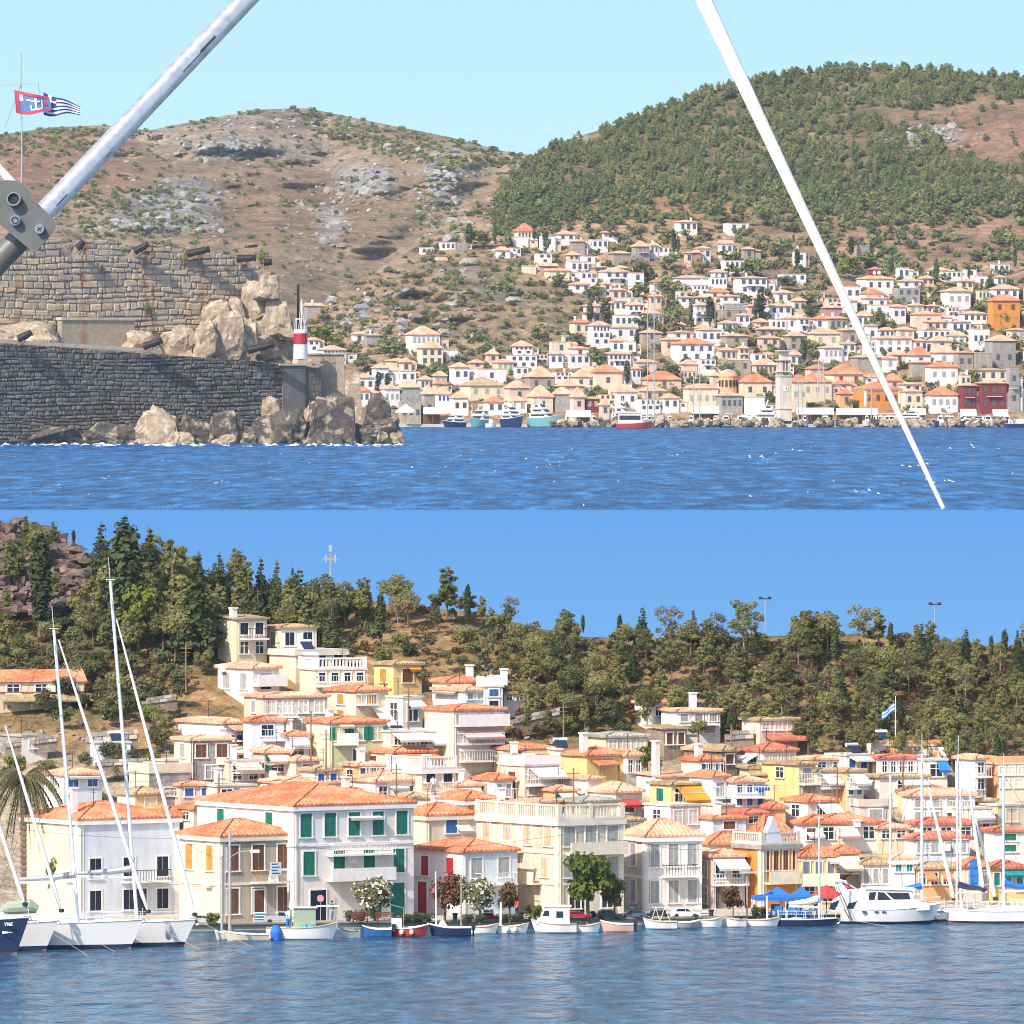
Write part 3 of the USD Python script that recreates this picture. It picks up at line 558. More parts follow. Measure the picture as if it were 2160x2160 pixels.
# scrub on the bare far hill and on the town hill
P_, S_ = [], []
while len(P_) < 1900:
    x, y = rs_.uniform(-60, 1150), rs_.uniform(225, 600)
    r = ridge_far(x)
    if y < r + 2: continue
    d = .10
    if x > 640 and y < np.interp(x, [640, 800, 950, 1110], [270, 325, 355, 350]): d = 1.0
    if y < r + 10: d = .7
    if x < 260 and y < 330: d = .8
    if 130 < x < 420 and y > 400: d = .5
    if 880 < x < 960 and 380 < y < 480: d = .6
    if rs_.uniform() < d: P_.append(rel_pt(x, y, 'far')[0]); S_.append(rs_.uniform(.8, 3.0))
stuff_cloud('far_scrub', 'dark green scrub dotted over the bare far hillside', [bush(70, .17, .85)(np.random.default_rng(i))[0].get() for i in (4, 5)], ['leaf_far', 'leaf_far'], np.array(P_) - (0, 0, .3), S_, None)
P_, S_ = [], []
while len(P_) < 2600:
    x, y = rs_.uniform(560, 2320), rs_.uniform(400, 870)
    if y < ridge_near(x) + 4: continue
    d = .5
    if 560 < x < 1250 and 520 < y < 790: d = .75
    if y < 520 and x > 1250: d = .5
    if rs_.uniform() < d: P_.append(rel_pt(x, y, 'near')[0]); S_.append(rs_.uniform(1.0, 3.0) * (1.5 if x > 1250 else 1))
stuff_cloud('town_scrub', 'scrub and small gardens between the houses of the harbour town', [bush(80, .16, .85)(np.random.default_rng(i))[0].get() for i in (6, 7, 8)], ['leaf_far', 'leaf_olive', 'leaf_far'], np.array(P_) - (0, 0, .3), S_, None)

# stones and outcrops lying on the bare hills
def stone_kind(seed):
    r_ = np.random.default_rng(seed); v = r_.normal(size=(14, 3)); v /= np.linalg.norm(v, axis=1, keepdims=True); v *= r_.uniform(.6, 1, (14, 1)) * (1, .8, .62); h = trimesh.convex.convex_hull(v); return np.array(h.vertices), np.array(h.faces)
nmat('hill_rock', (.30, .285, .265), (.20, .19, .185), .35, bump=.6, c3=(.38, .35, .31), dist=.4)
P_, S_ = [], []
OUT = [(765, 385, 85, 45, 'far'), (470, 310, 90, 26, 'far'), (380, 425, 120, 50, 'far'), (930, 360, 60, 40, 'far'), (320, 470, 150, 22, 'far'), (690, 470, 60, 70, 'far'), (600, 260, 260, 40, 'far'), (930, 420, 60, 60, 'far'), (900, 640, 200, 80, 'near'), (1950, 285, 80, 22, 'near'), (1010, 480, 80, 60, 'near'), (800, 700, 110, 60, 'near')]
for k_ in range(850):
    cx, cy, rx, ry, hl = OUT[rs_.integers(len(OUT))]; x, y = cx + rs_.normal() * rx * .55, cy + rs_.normal() * ry * .55
    if y < (ridge_far if hl == 'far' else ridge_near)(x) + 3: continue
    P_.append(rel_pt(x, y, hl)[0]); S_.append(rs_.uniform(.7, 1.5) * (3.0 if rs_.uniform() < .12 else 1.4))
for k_ in range(450):
    x, y = rs_.uniform(0, 1120), rs_.uniform(240, 620)
    if y > ridge_far(x) + 3: P_.append(rel_pt(x, y, 'far')[0]); S_.append(rs_.uniform(.5, 1.3))
stuff_cloud('hill_stones', 'grey limestone blocks and outcrops on the bare hillsides', [stone_kind(i) for i in (1, 2, 3)], ['hill_rock'] * 3, np.array(P_), S_, None)

# the dark rock cliff at the left end of the near ridge, and rubble on the slope under it
nmat('cliff_rock', (.175, .115, .10), (.10, .066, .06), .8, bump=.8, c3=(.24, .175, .15), dist=.15)
P_, S_ = [], []
while len(P_) < 260:
    x, y = rs_.uniform(-20, 180), rs_.uniform(1096, 1300)
    if y < ridge_b(x) + 2 or np.hypot((x - 60) / 125, (y - 1190) / 105) > 1: continue
    P_.append(W(x, y, float(DB(x, y)) + rs_.uniform(-3.2, -.5))); S_.append(rs_.uniform(.5, 1.5))
stuff_cloud('cliff_rocks', 'craggy purple brown rocks of the cliff at the left end of the ridge', [stone_kind(i) for i in (11, 12, 13, 14)], ['cliff_rock'] * 4, np.array(P_), S_, None)
P_, S_ = [], []
for k_ in range(420): x, y = rs_.choice([rs_.uniform(0, 400), rs_.uniform(700, 1250)]), rs_.uniform(1400, 1700); P_.append(W(x, y, float(DB(x, y)) + 3) - (0, 0, .05)); S_.append(rs_.uniform(.12, .5))
stuff_cloud('slope_rubble', 'rubble and pale stones on the bare slope between the houses', [stone_kind(i) for i in (15, 16)], ['hill_rock'] * 2, np.array(P_), S_, None)
for i in range(46):
    x, y = (rs_.uniform(5, 360), rs_.uniform(1400, 1650)) if i < 32 else (rs_.uniform(1060, 1380), rs_.uniform(1470, 1560)); k_ = ['bush_0', 'bush_1', 'bush_5', 'bush_4', 'bush_2', 'bush_3'][rs_.integers(6)]; h_ = rs_.uniform(22, 46)
    nm_ = {'bush_0': 'dark green bush', 'bush_1': 'olive green bush', 'bush_5': 'blackish bush', 'bush_4': 'pale cactus clump', 'bush_2': 'bright green bush', 'bush_3': 'rusty brown bush'}[k_]
    zone = ('by the palm tree' if x < 90 else 'between the yacht masts' if x < 240 else 'left of the old grey stone house') if i < 32 else ('under the highest red roof in mid slope' if x < 1200 else 'beside the brown stone ruin')
    plant(k_, 'bush', f"{nm_} {zone}, {'upper' if y < 1500 else 'middle' if y < 1580 else 'lower'} part of the slope", 'bush', x, y, h_, rs_.uniform(.9, 1.3), 'bushes on the slope among the houses', 0, -1)
# ---------------------------------------------------------------- houses
def fbox(m, face, a0, a1, o0, o1, z0, z1):
    """a box on a face: along it from a0 to a1, out of it from o0 to o1. F looks to the viewer's right, S to the left"""
    return m.box(a0, a1, -o1, -o0, z0, z1) if face == 'F' else m.box(-o1, -o0, a0, a1, z0, z1)
def roof_mesh(kind, w, l, h, rise, o=.35, ribs=0.0):
    m = MB(); x0, x1, y0, y1 = -o, w + o, -o, l + o; t = .14
    if kind == 'h':
        a = min(w, l) / 2 + o
        if w >= l: r0, r1 = (x0 + a * .95, (y0 + y1) / 2), (x1 - a * .95, (y0 + y1) / 2)
        else: r0, r1 = ((x0 + x1) / 2, y0 + a * .95), ((x0 + x1) / 2, y1 - a * .95)
        z = h + t; B = [(x0, y0, z), (x1, y0, z), (x1, y1, z), (x0, y1, z)]; R = [(*r0, h + rise), (*r1, h + rise)]
        E = [(x0, y0, h - .02), (x1, y0, h - .02), (x1, y1, h - .02), (x0, y1, h - .02)]
        sl = [(0, 1, 5, 4), (2, 3, 4, 5), (1, 2, 5, 5), (3, 0, 4, 4)] if w >= l else [(0, 1, 4, 4), (1, 2, 5, 4), (2, 3, 5, 5), (3, 0, 4, 5)]
        m.add(B + R, sl); m.add(B + E, [(0, 4, 5, 1), (1, 5, 6, 2), (2, 6, 7, 3), (3, 7, 4, 0), (4, 7, 6, 5)])
        V = [np.array(p) for p in B + R]
        if ribs:
            for f in (sl[0], sl[3]):                                # the two slopes that face the viewer
                A, Bq, C, Dq = (V[i] for i in f); n = int(np.linalg.norm(Bq - A) / ribs)
                up = np.cross(Bq - A, (C + Dq) / 2 - A); up /= np.linalg.norm(up); e = (Bq - A) / np.linalg.norm(Bq - A); Lq = np.linalg.norm(Bq - A)
                dv = (C + Dq) / 2 - (A + Bq) / 2; dv = dv - e * (dv @ e); u4, u5 = (Dq - A) @ e, (C - A) @ e
                for i in range(n):
                    u = (i + .5) / n * Lq
                    k = min(1.0, u / max(u4, 1e-3), (Lq - u) / max(Lq - u5, 1e-3)); p = A + e * u; qq = p + dv * k; s = e * ribs * .30
                    m.add([p - s, p + up * .09, p + s, qq - s * .8, qq + up * .07, qq + s * .8], [(0, 1, 4, 3), (1, 2, 5, 4), (0, 2, 1, 1)])
            for i, j in ((0, 4), (1, 5 if w >= l else 4), (3, 4 if w >= l else 5), (4, 5)):
                if np.linalg.norm(V[i] - V[j]) > .1: m.bar(V[i] + (0, 0, .03), V[j] + (0, 0, .03), .26, .16)
    elif kind == 'g':
        z = h - .02; m.add([(x0, y0, z), (x1, y0, z), (x1, y1, z), (x0, y1, z), (x0, l / 2, h + rise), (x1, l / 2, h + rise)], [(0, 1, 5, 4), (2, 3, 4, 5), (0, 4, 3, 3), (1, 2, 5, 5), (0, 3, 2, 1)])
    elif kind == 's':
        m.add([(x0, y0, h - .02), (x1, y0, h - .02), (x1, y1, h + rise - .02), (x0, y1, h + rise - .02), (x0, y0, h + t), (x1, y0, h + t), (x1, y1, h + rise + t), (x0, y1, h + rise + t)], [(0, 3, 2, 1), (4, 5, 6, 7), (0, 1, 5, 4), (1, 2, 6, 5), (2, 3, 7, 6), (3, 0, 4, 7)])
    else: m.box(-.12, w + .12, -.12, l + .12, h - .02, h + .16)
    return m
def window(p, face, u, z, w, h, code, fine, trim='white_trim'):
    shut, opened = (code.lower(), code.isupper())
    if not fine:                                                   # far houses: a framed opening
        m = MB(); fbox(m, face, u - w / 2, u + w / 2, -.02, .05, z - h / 2, z + h / 2)
        part(p, 'window', m, 'win_far' if code in 'kp' else SH[shut][1]); return
    m = MB(); e = .12
    for a0, a1, z0, z1 in ((u - w / 2 - e, u - w / 2, z - h / 2, z + h / 2), (u + w / 2, u + w / 2 + e, z - h / 2, z + h / 2), (u - w / 2 - e - .04, u + w / 2 + e + .04, z + h / 2, z + h / 2 + e), (u - w / 2 - e - .08, u + w / 2 + e + .08, z - h / 2 - .1, z - h / 2)):
        fbox(m, face, a0, a1, -.02, .07 if z0 >= z - h / 2 else .14, z0, z1)
    f = part(p, 'window', m, trim)
    if code in 'kp' or opened:
        g = MB(); fbox(g, face, u - w / 2, u + w / 2, -.02, .012, z - h / 2, z + h / 2); part(f, 'pane', g, 'pane')
        g = MB(); fbox(g, face, u - .035, u + .035, .012, .04, z - h / 2, z + h / 2); fbox(g, face, u - w / 2, u + w / 2, .012, .036, z + h * .12, z + h * .12 + .06); part(f, 'muntin', g, trim)
    if code not in 'kp':
        for sg in (-1, 1):
            g = MB()
            if opened: a0, a1 = sorted((u + sg * (w / 2 + .01), u + sg * (w + .02))); fbox(g, face, a0, a1, .075, .13, z - h / 2 + .02, z + h / 2)
            else: a0, a1 = sorted((u + sg * .02, u + sg * (w / 2 - .015))); fbox(g, face, a0, a1, -.02, .035, z - h / 2 + .02, z + h / 2 - .02)
            part(f, 'shutter', g, SH[shut][1])
def rail(m, face, a0, a1, out, z, hh=.95, step=.28, solid=False):
    if solid: fbox(m, face, a0, a1, out - .12, out, z, z + hh); return
    fbox(m, face, a0, a1, out - .05, out, z + hh - .06, z + hh)
    for a in np.arange(a0, a1 + 1e-3, step): fbox(m, face, a - .018, a + .018, out - .04, out - .01, z, z + hh - .06)
    for a in (a0, a1): fbox(m, face, a - .025, a + .025, .0, out, z + hh - .06, z + hh)
def extras(p, ex, w, l, h, roof_mat):
    for t in ex:
        k = t[0]
        if k == 'bal':
            _, face, zf, u0, u1, mt = t[:6]; n = w if face == 'F' else l; z = h * zf; a0, a1 = u0 * n, u1 * n; d = 1.0
            m = MB(); fbox(m, face, a0, a1, 0, d, z - .16, z); b = part(p, 'balcony', m, 'white_trim' if mt != 'C' else 'cream_trim')
            m = MB(); rail(m, face, a0, a1, d, z, solid=mt in 'SC'); part(b, 'railing', m, {'I': 'iron', 'W': 'rail_white', 'S': 'white_trim', 'C': 'cream_trim', 'O': 'sh_ochre', 'B': 'sh_blue'}[mt])
        elif k == 'awn':
            _, face, zf, u0, u1, mt = t[:6]; n = w if face == 'F' else l; z = h * zf; a0, a1 = u0 * n, u1 * n; d, dr = (t[6] if len(t) > 6 else 1.6), (t[7] if len(t) > 7 else .8)
            c = [(a0, 0, z), (a1, 0, z), (a1, d, z - dr), (a0, d, z - dr)]; lip = [(a1, d, z - dr - .2), (a0, d, z - dr - .2)]
            v = [((a, -o, q) if face == 'F' else (-o, a, q)) for a, o, q in c + lip]; v2 = [(x, y, q - .03) for x, y, q in v]
            part(p, 'awning', MB().add(v + v2, [(0, 1, 2, 3), (3, 2, 4, 5), (6, 9, 8, 7), (9, 11, 10, 8), (0, 3, 9, 6), (1, 7, 8, 2), (3, 5, 11, 9), (2, 8, 10, 4), (5, 4, 10, 11), (0, 6, 7, 1)]), mt)
        elif k == 'chim':
            _, u, v, hh = t; m = MB(); m.box(u * w - .28, u * w + .28, v * l - .28, v * l + .28, h - .3, h + hh); m.box(u * w - .36, u * w + .36, v * l - .36, v * l + .36, h + hh, h + hh + .12); part(p, 'chimney', m, 'white_trim')
        elif k == 'balu':
            zt = h + .16; hh = t[1] if len(t) > 1 else 1.1; mt = t[2] if len(t) > 2 else 'cream_trim'
            for face, n in (('F', w), ('S', l)):
                m = MB(); fbox(m, face, -.1, n, -.12, .1, zt + hh - .15, zt + hh); fbox(m, face, -.1, n, -.1, .08, zt, zt + .12)
                for a in np.arange(0, n, .34): fbox(m, face, a - .07, a + .07, -.06, .05, zt + .12, zt + hh - .15)
                for a in np.linspace(0.1, n - .2, max(2, int(n / 3) + 1)): fbox(m, face, a - .2, a + .2, -.14, .12, zt, zt + hh + .05)
                part(p, 'balustrade', m, mt)
        elif k == 'para':
            m = MB(); zt = h + .16; hh = t[1]
            m.box(-.1, w + .1, -.1, .1, zt, zt + hh); m.box(-.1, .1, .1, l, zt, zt + hh); part(p, 'parapet', m, t[2] if len(t) > 2 else 'white_trim')
        elif k == 'door':
            _, face, u, dw, dh, code = t; n = w if face == 'F' else l; a = u * n
            m = MB(); fbox(m, face, a - dw / 2 - .12, a - dw / 2, -.02, .06, 0, dh + .12); fbox(m, face, a + dw / 2, a + dw / 2 + .12, -.02, .06, 0, dh + .12); fbox(m, face, a - dw / 2, a + dw / 2, -.02, .06, dh, dh + .12)
            f = part(p, 'door', m, 'white_trim'); m = MB(); fbox(m, face, a - dw / 2, a + dw / 2, -.02, .03, 0, dh); part(f, 'door_leaf', m, SH[code][1])
        elif k == 'band':
            m = MB(); z = h * t[1]; m.box(-.08, w + .02, -.08, -.003, z - .12, z + .12); m.box(-.08, -.003, 0, l, z - .12, z + .12); part(p, 'string_course', m, t[2] if len(t) > 2 else 'white_trim')
        elif k == 'pil':
            m = MB(); c = t[1] if len(t) > 1 else 'white_trim'
            for a in (.25, w - .25): part(p, 'pilaster', MB().box(a - .25, a + .25, -.07, -.003, 0, h), c)
            part(p, 'pilaster', m.box(-.07, -.003, .01, .5, 0, h), c)
        elif k == 'cor':
            m = MB(); c = t[1] if len(t) > 1 else 'white_trim'; m.box(-.22, w + .22, -.22, -.003, h - .4, h - .03); m.box(-.22, -.003, -.003, l, h - .4, h - .03); part(p, 'cornice', m, c)
        elif k == 'porch':
            _, face, zf, u0, u1, rm, d = t; n = w if face == 'F' else l; z = h * zf; a0, a1 = u0 * n, u1 * n
            c = [(a0, 0, z), (a1, 0, z), (a1, d, z - d * .28), (a0, d, z - d * .28)]; v = [((a, -o, q) if face == 'F' else (-o, a, q)) for a, o, q in c]; v2 = [(x, y, q - .14) for x, y, q in v]
            f = part(p, 'porch_roof', MB().add(v + v2, [(0, 1, 2, 3), (4, 7, 6, 5), (3, 2, 6, 7), (0, 3, 7, 4), (1, 5, 6, 2), (0, 4, 5, 1)]), rm)
            m = MB()
            for a in np.linspace(a0 + .12, a1 - .12, max(2, int((a1 - a0) / 2.6) + 1)): fbox(m, face, a - .07, a + .07, d - .25, d - .11, -1.2, z - d * .28 - .1)
            part(f, 'post', m, 'wood')
        elif k == 'ped':
            _, u0, u1, hh, mt = t; a0, a1 = u0 * w, u1 * w; z = h + .16
            part(p, 'pediment', MB().add([(a0, -.1, z), (a1, -.1, z), ((a0 + a1) / 2, -.1, z + hh), (a0, .6, z), (a1, .6, z), ((a0 + a1) / 2, .6, z + hh)], [(0, 1, 2, 2), (3, 5, 4, 4), (0, 2, 5, 3), (1, 4, 5, 2), (0, 3, 4, 1)]), mt)
        elif k == 'ac':
            _, face, u, z = t; n = w if face == 'F' else l; m = MB(); fbox(m, face, u * n - .45, u * n + .45, .05, .4, z, z + .65); part(p, 'air_conditioner', m, 'white_trim')
        elif k == 'hipb':                                           # a tiled hip roof standing back on a flat top
            _, u0, u1, v0, v1, rise, rm = t; r = roof_mesh('h', (u1 - u0) * w, (v1 - v0) * l, h + .18, rise, .1, .45); V, Fq = r.get(); part(p, 'roof', (V + (u0 * w, v0 * l, 0), Fq), rm)
        elif k == 'sign':
            _, face, u0, u1, z0, z1, mt = t; n = w if face == 'F' else l; m = MB(); fbox(m, face, u0 * n, u1 * n, 1.03, 1.08, z0, z1); f = part(p, 'banner', m, mt)
            m = MB()
            for i, zz in enumerate(np.linspace(z0 + .12, z1 - .2, 4)): fbox(m, face, u0 * n + .12, u1 * n - (.12 + .2 * (i % 2)), 1.081, 1.09, zz, zz + .09)
            part(f, 'lettering', m, 'sh_blue')
ROOFM = {'o': 'roof_o', 'p': 'roof_p', 'r': 'roof_r', 'b': 'roof_b', 'g': 'roof_g', 'w': 'flat_roof'}
def rowspec(s):
    out = []
    for r in s.split('/'): out.append((0, 'k') if r in ('', '0') else (int(r[:-1]), r[-1]))
    return out
def house(label, D, xl, xc, xr, ye, yb, rise, walls, roof, side, front, ext, ex=(), fine=True, group=None, name='house', yaw=None, cat='house'):
    a, b = max(xc - xl, 3), max(xr - xc, 4); th = math.atan2(a, b * .9) if yaw is None else math.radians(yaw)
    th = min(max(th, math.radians(14)), math.radians(34)) if yaw is None else th
    s = D / F; w, l = b * s / math.cos(th), a * s / math.sin(th); l = min(max(l, w * .45, 3.0), 3.2 * w + 8); h = (yb - ye) * s
    p = thing(name, label, cat, W(xc, yb, D), math.degrees(th), group)
    wl, fr = (walls.split(',') + [None])[:2]
    if wl == 'W' and not fine: wl = 'F'
    part(p, 'wall', MB().box(0, w, 0, l, -ext, h), 'wall_' + wl)
    if fr: part(p, 'front_wall', MB().box(0.0, w, -.03, -.002, -ext, h - .03), 'wall_' + fr)
    o = .24 if fine else .45; rz = max(.25, rise * s - min(w, l) / 2 * .05) if rise else .2
    rk, rm = roof[0], ROOFM[roof[1]]
    part(p, 'roof', roof_mesh(rk, w, l, h, rz, o, .42 if fine and rk == 'h' else 0), rm)
    for face, spec, n in (('S', side, l if xc - xl > 8 else 0), ('F', front, w)):
        rows = rowspec(spec); fh = h / len(rows)
        for i, (k, code) in enumerate(rows):
            if not k or n < 1: continue
            ww = min(1.15 if fine else 1.25, n / k * .52); wh = min(fh * .62, 2.15 if fine else 1.9); z = fh * (len(rows) - 1 - i) + fh * .5
            for j in range(k): window(p, face, n * (j + .5) / k, z, ww, wh, code, fine, 'cream_trim' if wl in 'YO' else 'white_trim')
    extras(p, ex, w, l, h, rm)
    r_ = np.random.default_rng(int(xc * 13 + yb * 7))
    if fine:                                                        # the small fittings that such houses carry
        if h > 3.5: part(p, 'drainpipe', MB().tube([(.14, -.1, h - .1), (.14, -.1, .2)], .045, 5).tube([(.14, -.1, h - .1), (.14, .02, h + .02)], .045, 5), 'cream_trim')
        if r_.uniform() < .5: u, v = r_.uniform(.25, .75) * w, r_.uniform(.35, .7) * l; t0 = h + .1 + (rz * .55 if rk == 'h' else 0); part(p, 'aerial', MB().bar((u, v, t0 - .3), (u, v, t0 + 1.7), .045).bar((u - .45, v, t0 + 1.6), (u + .45, v, t0 + 1.6), .03).bar((u - .3, v, t0 + 1.35), (u + .3, v, t0 + 1.35), .03), 'iron')
        if rk == 'f' and r_.uniform() < .22: u = r_.uniform(.2, .6) * w; f = part(p, 'solar_panel', MB().add([(u, .8, h + .25), (u + 1.1, .8, h + .25), (u + 1.1, 1.6, h + .85), (u, 1.6, h + .85), (u, .88, h + .17), (u + 1.1, .88, h + .17), (u + 1.1, 1.68, h + .77), (u, 1.68, h + .77)], [(0, 1, 2, 3), (4, 7, 6, 5), (0, 4, 5, 1), (2, 6, 7, 3), (0, 3, 7, 4), (1, 5, 6, 2)]), 'panel_dark'); part(f, 'water_tank', MB().tube([(u - .1, 1.75, h + .9), (u + 1.2, 1.75, h + .9)], .18, 10), 'rail_white')
        if r_.uniform() < .3 and w > 4: z = h * .5; u = r_.uniform(.55, .9) * w; part(p, 'air_conditioner', MB().box(u - .4, u + .4, -.4, -.03, z - .3, z + .3), 'white_trim')
    elif r_.uniform() < .55 and rk != 's':                         # a lower wing built against the side
        ww, hh = w * r_.uniform(.3, .55), h * r_.uniform(.5, .85); part(p, 'wing', MB().box(w + .02, w + ww, .6, .6 + l * .7, -ext, hh), 'wall_' + 'WWPCW'[r_.integers(5)])
        V, Fq = roof_mesh('s' if r_.uniform() < .6 else 'f', ww - .1, l * .7, hh, .9, .2).get(); part(p, 'wing_roof', (V + (w + .08, .6, 0), Fq), 'roof_p' if r_.uniform() < .7 else 'flat_roof')
        V = MB().box(w + ww * .35, w + ww * .35 + min(1.1, ww * .4), .54, .62, hh * .35, hh * .75); part(p, 'window', V, 'win_far')
    return p
CROP = {'a': (0, 1560, 460 / 1777), 'b': (420, 1540, 480 / 1932), 'c': (860, 1540, 480 / 1932), 'd': (1300, 1500, 460 / 1777), 'e': (1700, 1480, 460 / 1777), 'f': (340, 1240, 560 / 1932), 'g': (860, 1240, 560 / 1932), 'h': (0, 1080, 500 / 1932),
        'A': (840, 420, 440 / 1700), 'B': (1240, 420, 460 / 1777), 'C': (1680, 480, 480 / 1932), 'D': (440, 520, 440 / 1932)}
def near_house(crop, geo, walls, roof, side, front, label, *ex, yaw=None, ext=None, near=0.0):
    ox, oy, k = CROP[crop]; xl, xc, xr, ye, yb, rise = geo
    X = lambda v: ox + v * k
    Y = lambda v: oy + v * k
    D = float(DB(X(xc), Y(yb))) - near
    return house(label, D, X(xl), X(xc), X(xr), Y(ye), Y(yb), rise * k, walls, roof, side, front, (.6 if Y(yb) > 1915 else 4.0) if ext is None else ext, ex, True, 'houses of the near waterfront and hillside', 'house', yaw)
N = near_house
# waterfront row, from the left
N('a', (130, 640, 1440, 660, 1450, 150), 'C,B', 'ho', '0', '0/3d/3d', 'cream and bluish two-storey house behind the yacht masts, tall dark windows', ('bal', 'F', .36, .42, .86, 'I'), ('cor',), ('pil',), ('chim', .12, .3, 2.6), ('door', 'F', .62, 1.1, 2.3, 'd'))
N('b', (-190, 180, 810, 910, 1640, 150), 'C,L', 'ho', '2o/0', '3n/3n', 'tan two-storey house with ochre balcony beside the grey lamp pole', ('bal', 'F', .47, .40, .56, 'O'), ('bal', 'F', .47, .58, .74, 'W'), ('sign', 'F', .58, .72, 4.0, 5.1, 'rail_white'), ('pil', 'cream_trim'), ('band', .45, 'cream_trim'), ('door', 'F', .52, 1.1, 2.7, 'n'), ('ac', 'S', .25, 3.0), ('cor', 'cream_trim'))
N('b', (-60, 805, 1815, 650, 1625, 190), 'W', 'ho', '2g/0/0', '5g/4g/0', 'big white three-storey house with green shutters and balconies', ('bal', 'F', .575, .27, .80, 'W'), ('bal', 'F', .355, .27, .80, 'S'), ('door', 'F', .86, 1.5, 3.0, 'g'), ('door', 'F', .20, 1.6, 2.6, 'd'), ('door', 'F', .68, 1.2, 2.4, 'g'), ('cor',), ('band', .66), ('awn', 'F', .90, .45, .72, 'awning_white', .5, .12), ('ac', 'F', .47, 4.8))
N('c', (35, 470, 930, 1040, 1580, 110), 'W,B', 'ho', '2r/0', '2w/0', 'white house with red shutters and red door behind the bougainvillea', ('door', 'S', .8, 1.4, 2.7, 'r'), ('bal', 'F', .5, .22, .9, 'W'), ('ac', 'S', .9, 3.2), near=0)
N('c', (-60, 160, 580, 730, 1100, 110), 'C', 'ho', '0', '1b/0', 'small cream hip-roofed house with one blue window above the red-door house', ('awn', 'F', .78, .58, .86, 'awning_beige', .9, .5), ('cor', 'cream_trim'))
N('c', (580, 1280, 1835, 775, 1570, 0), 'J', 'fw', '4c/3c/0', '3w/3w/2k', 'large cream flat-roofed mansion with balustrade along its roof', ('balu', 1.25), ('band', .66, 'cream_trim'), ('band', .33, 'cream_trim'), ('bal', 'F', .655, .1, .98, 'C'), ('bal', 'S', .655, .42, .66, 'C'), ('bal', 'S', .33, .2, .42, 'C'), ('cor', 'cream_trim'), ('pil', 'cream_trim'), ('door', 'F', .28, 1.6, 3.0, 'k'))
N('d', (50, 235, 700, 1030, 1625, 150), 'J,W', 'hp', '1w/1w', '3w/3w', 'grey-white two-storey house with wide cornice right of the mansion', ('bal', 'F', .475, .3, .84, 'I'), ('band', .45), ('cor',), ('pil',))
N('d', (680, 775, 1050, 1190, 1610, 60), 'P,K', 'hp', '1k/1k', '2d/0', 'small pink house with white awning over its balcony', ('awn', 'F', .97, .05, .98, 'awning_white', 1.5, .8), ('bal', 'F', .48, .02, 1.0, 'W'), ('door', 'F', .3, 1.1, 2.3, 'k'))
N('d', (690, 760, 1180, 1090, 1300, 105), 'C', 'ho', '0', '0', 'long low house with strong orange roof left of the orange building', near=-6)
N('d', (960, 1185, 1500, 1090, 1610, 0), 'O,O', 'fw', '0', '4n/0', 'orange building with pediment, columns and brown doors over a balcony', ('ped', .02, .56, 2.3, 'wall_B'), ('bal', 'F', .41, .05, .92, 'C'), ('cor', 'wall_G'), ('pil', 'wall_K'), ('hipb', .2, 1.2, .3, 1.0, 2.2, 'roof_o'), ('balu', .9, 'wall_K'))
N('d', (1470, 1500, 1800, 1190, 1590, 100), 'Y', 'ho', '0', '3v/2k', 'pale yellow house with tall violet shutters right of the orange building', ('bal', 'F', .45, .0, 1.0, 'C'), ('awn', 'F', .99, .72, 1.0, 'awning_white', 1.0, .3), ('band', .95, 'cream_trim'))
N('e', (190, 215, 430, 1240, 1500, 70), 'K', 'ho', '0', '2k/0', 'beige house with broad beige awning behind the red parasols', ('awn', 'F', .95, .05, .98, 'awning_beige', 2.0, 1.1), ('bal', 'F', .42, .0, 1.0, 'W'))
N('e', (425, 450, 690, 1330, 1520, 60), 'W', 'hb', '0', '3w', 'low white house with round orange sunshade at its corner', ('awn', 'S', 1.0, .0, 1.0, 'awning_coral', 1.4, 1.2))
N('e', (670, 712, 890, 1290, 1530, 50), 'W,B', 'hp', '0', '2t/0', 'small bluish white house with two teal shuttered windows', ('cor',))
N('e', (880, 900, 1295, 1365, 1520, 55), 'A', 'hb', '0', '4k', 'apricot house with orange awnings behind the motor yacht', ('awn', 'F', .92, .14, .36, 'awning_coral', 1.2, .7), ('awn', 'F', .92, .5, .7, 'awning_coral', 1.2, .7))
N('e', (1285, 1300, 1500, 1350, 1520, 75), 'K', 'ho', '0', '2w', 'beige house behind the bright blue sign at the right', ('sign', 'F', .05, .4, .3, 2.6, 'awning_blue'))
N('e', (1490, 1510, 1790, 1365, 1530, 70), 'Y', 'hr', '0', '3t', 'yellow house with teal awnings at the right end of the quay', ('awn', 'F', .95, .3, .95, 'sh_teal', 1.0, .4))
# left hillside, from the top down
N('f', (405, 548, 765, 230, 505, 22), 'C', 'sb', '0', '2d/2k', 'topmost tall cream house under the conifers, chimney on its side wall', ('chim', .08, .3, 1.0), ('bal', 'F', .5, .1, .9, 'I'), ext=3)
N('f', (758, 870, 1128, 295, 450, 32), 'C,W', 'hb', '1w', '2d', 'small cream house with two navy doors beside the topmost tall house', ('band', .98, 'cream_trim'))
N('f', (780, 978, 1345, 462, 600, 0), 'C', 'fw', '0', '3d', 'upper block of the long cream terrace house on the hill', ('cor', 'cream_trim'), ('awn', 'F', .98, .1, .4, 'awning_white', .6, .3))
N('f', (1000, 1125, 1490, 600, 800, 0), 'C', 'fw', '0', '4d/0', 'lower block of the long cream terrace house with wide roof terrace', ('balu', 1.0, 'white_trim'), ('bal', 'F', .45, .0, 1.0, 'W'))
N('f', (400, 665, 855, 590, 775, 45), 'W', 'hp', '2w', '1d', 'white hip-roofed house with white corner balcony above the shrubs', ('bal', 'F', .38, .0, 1.1, 'S'), ('ac', 'S', .8, 2.0))
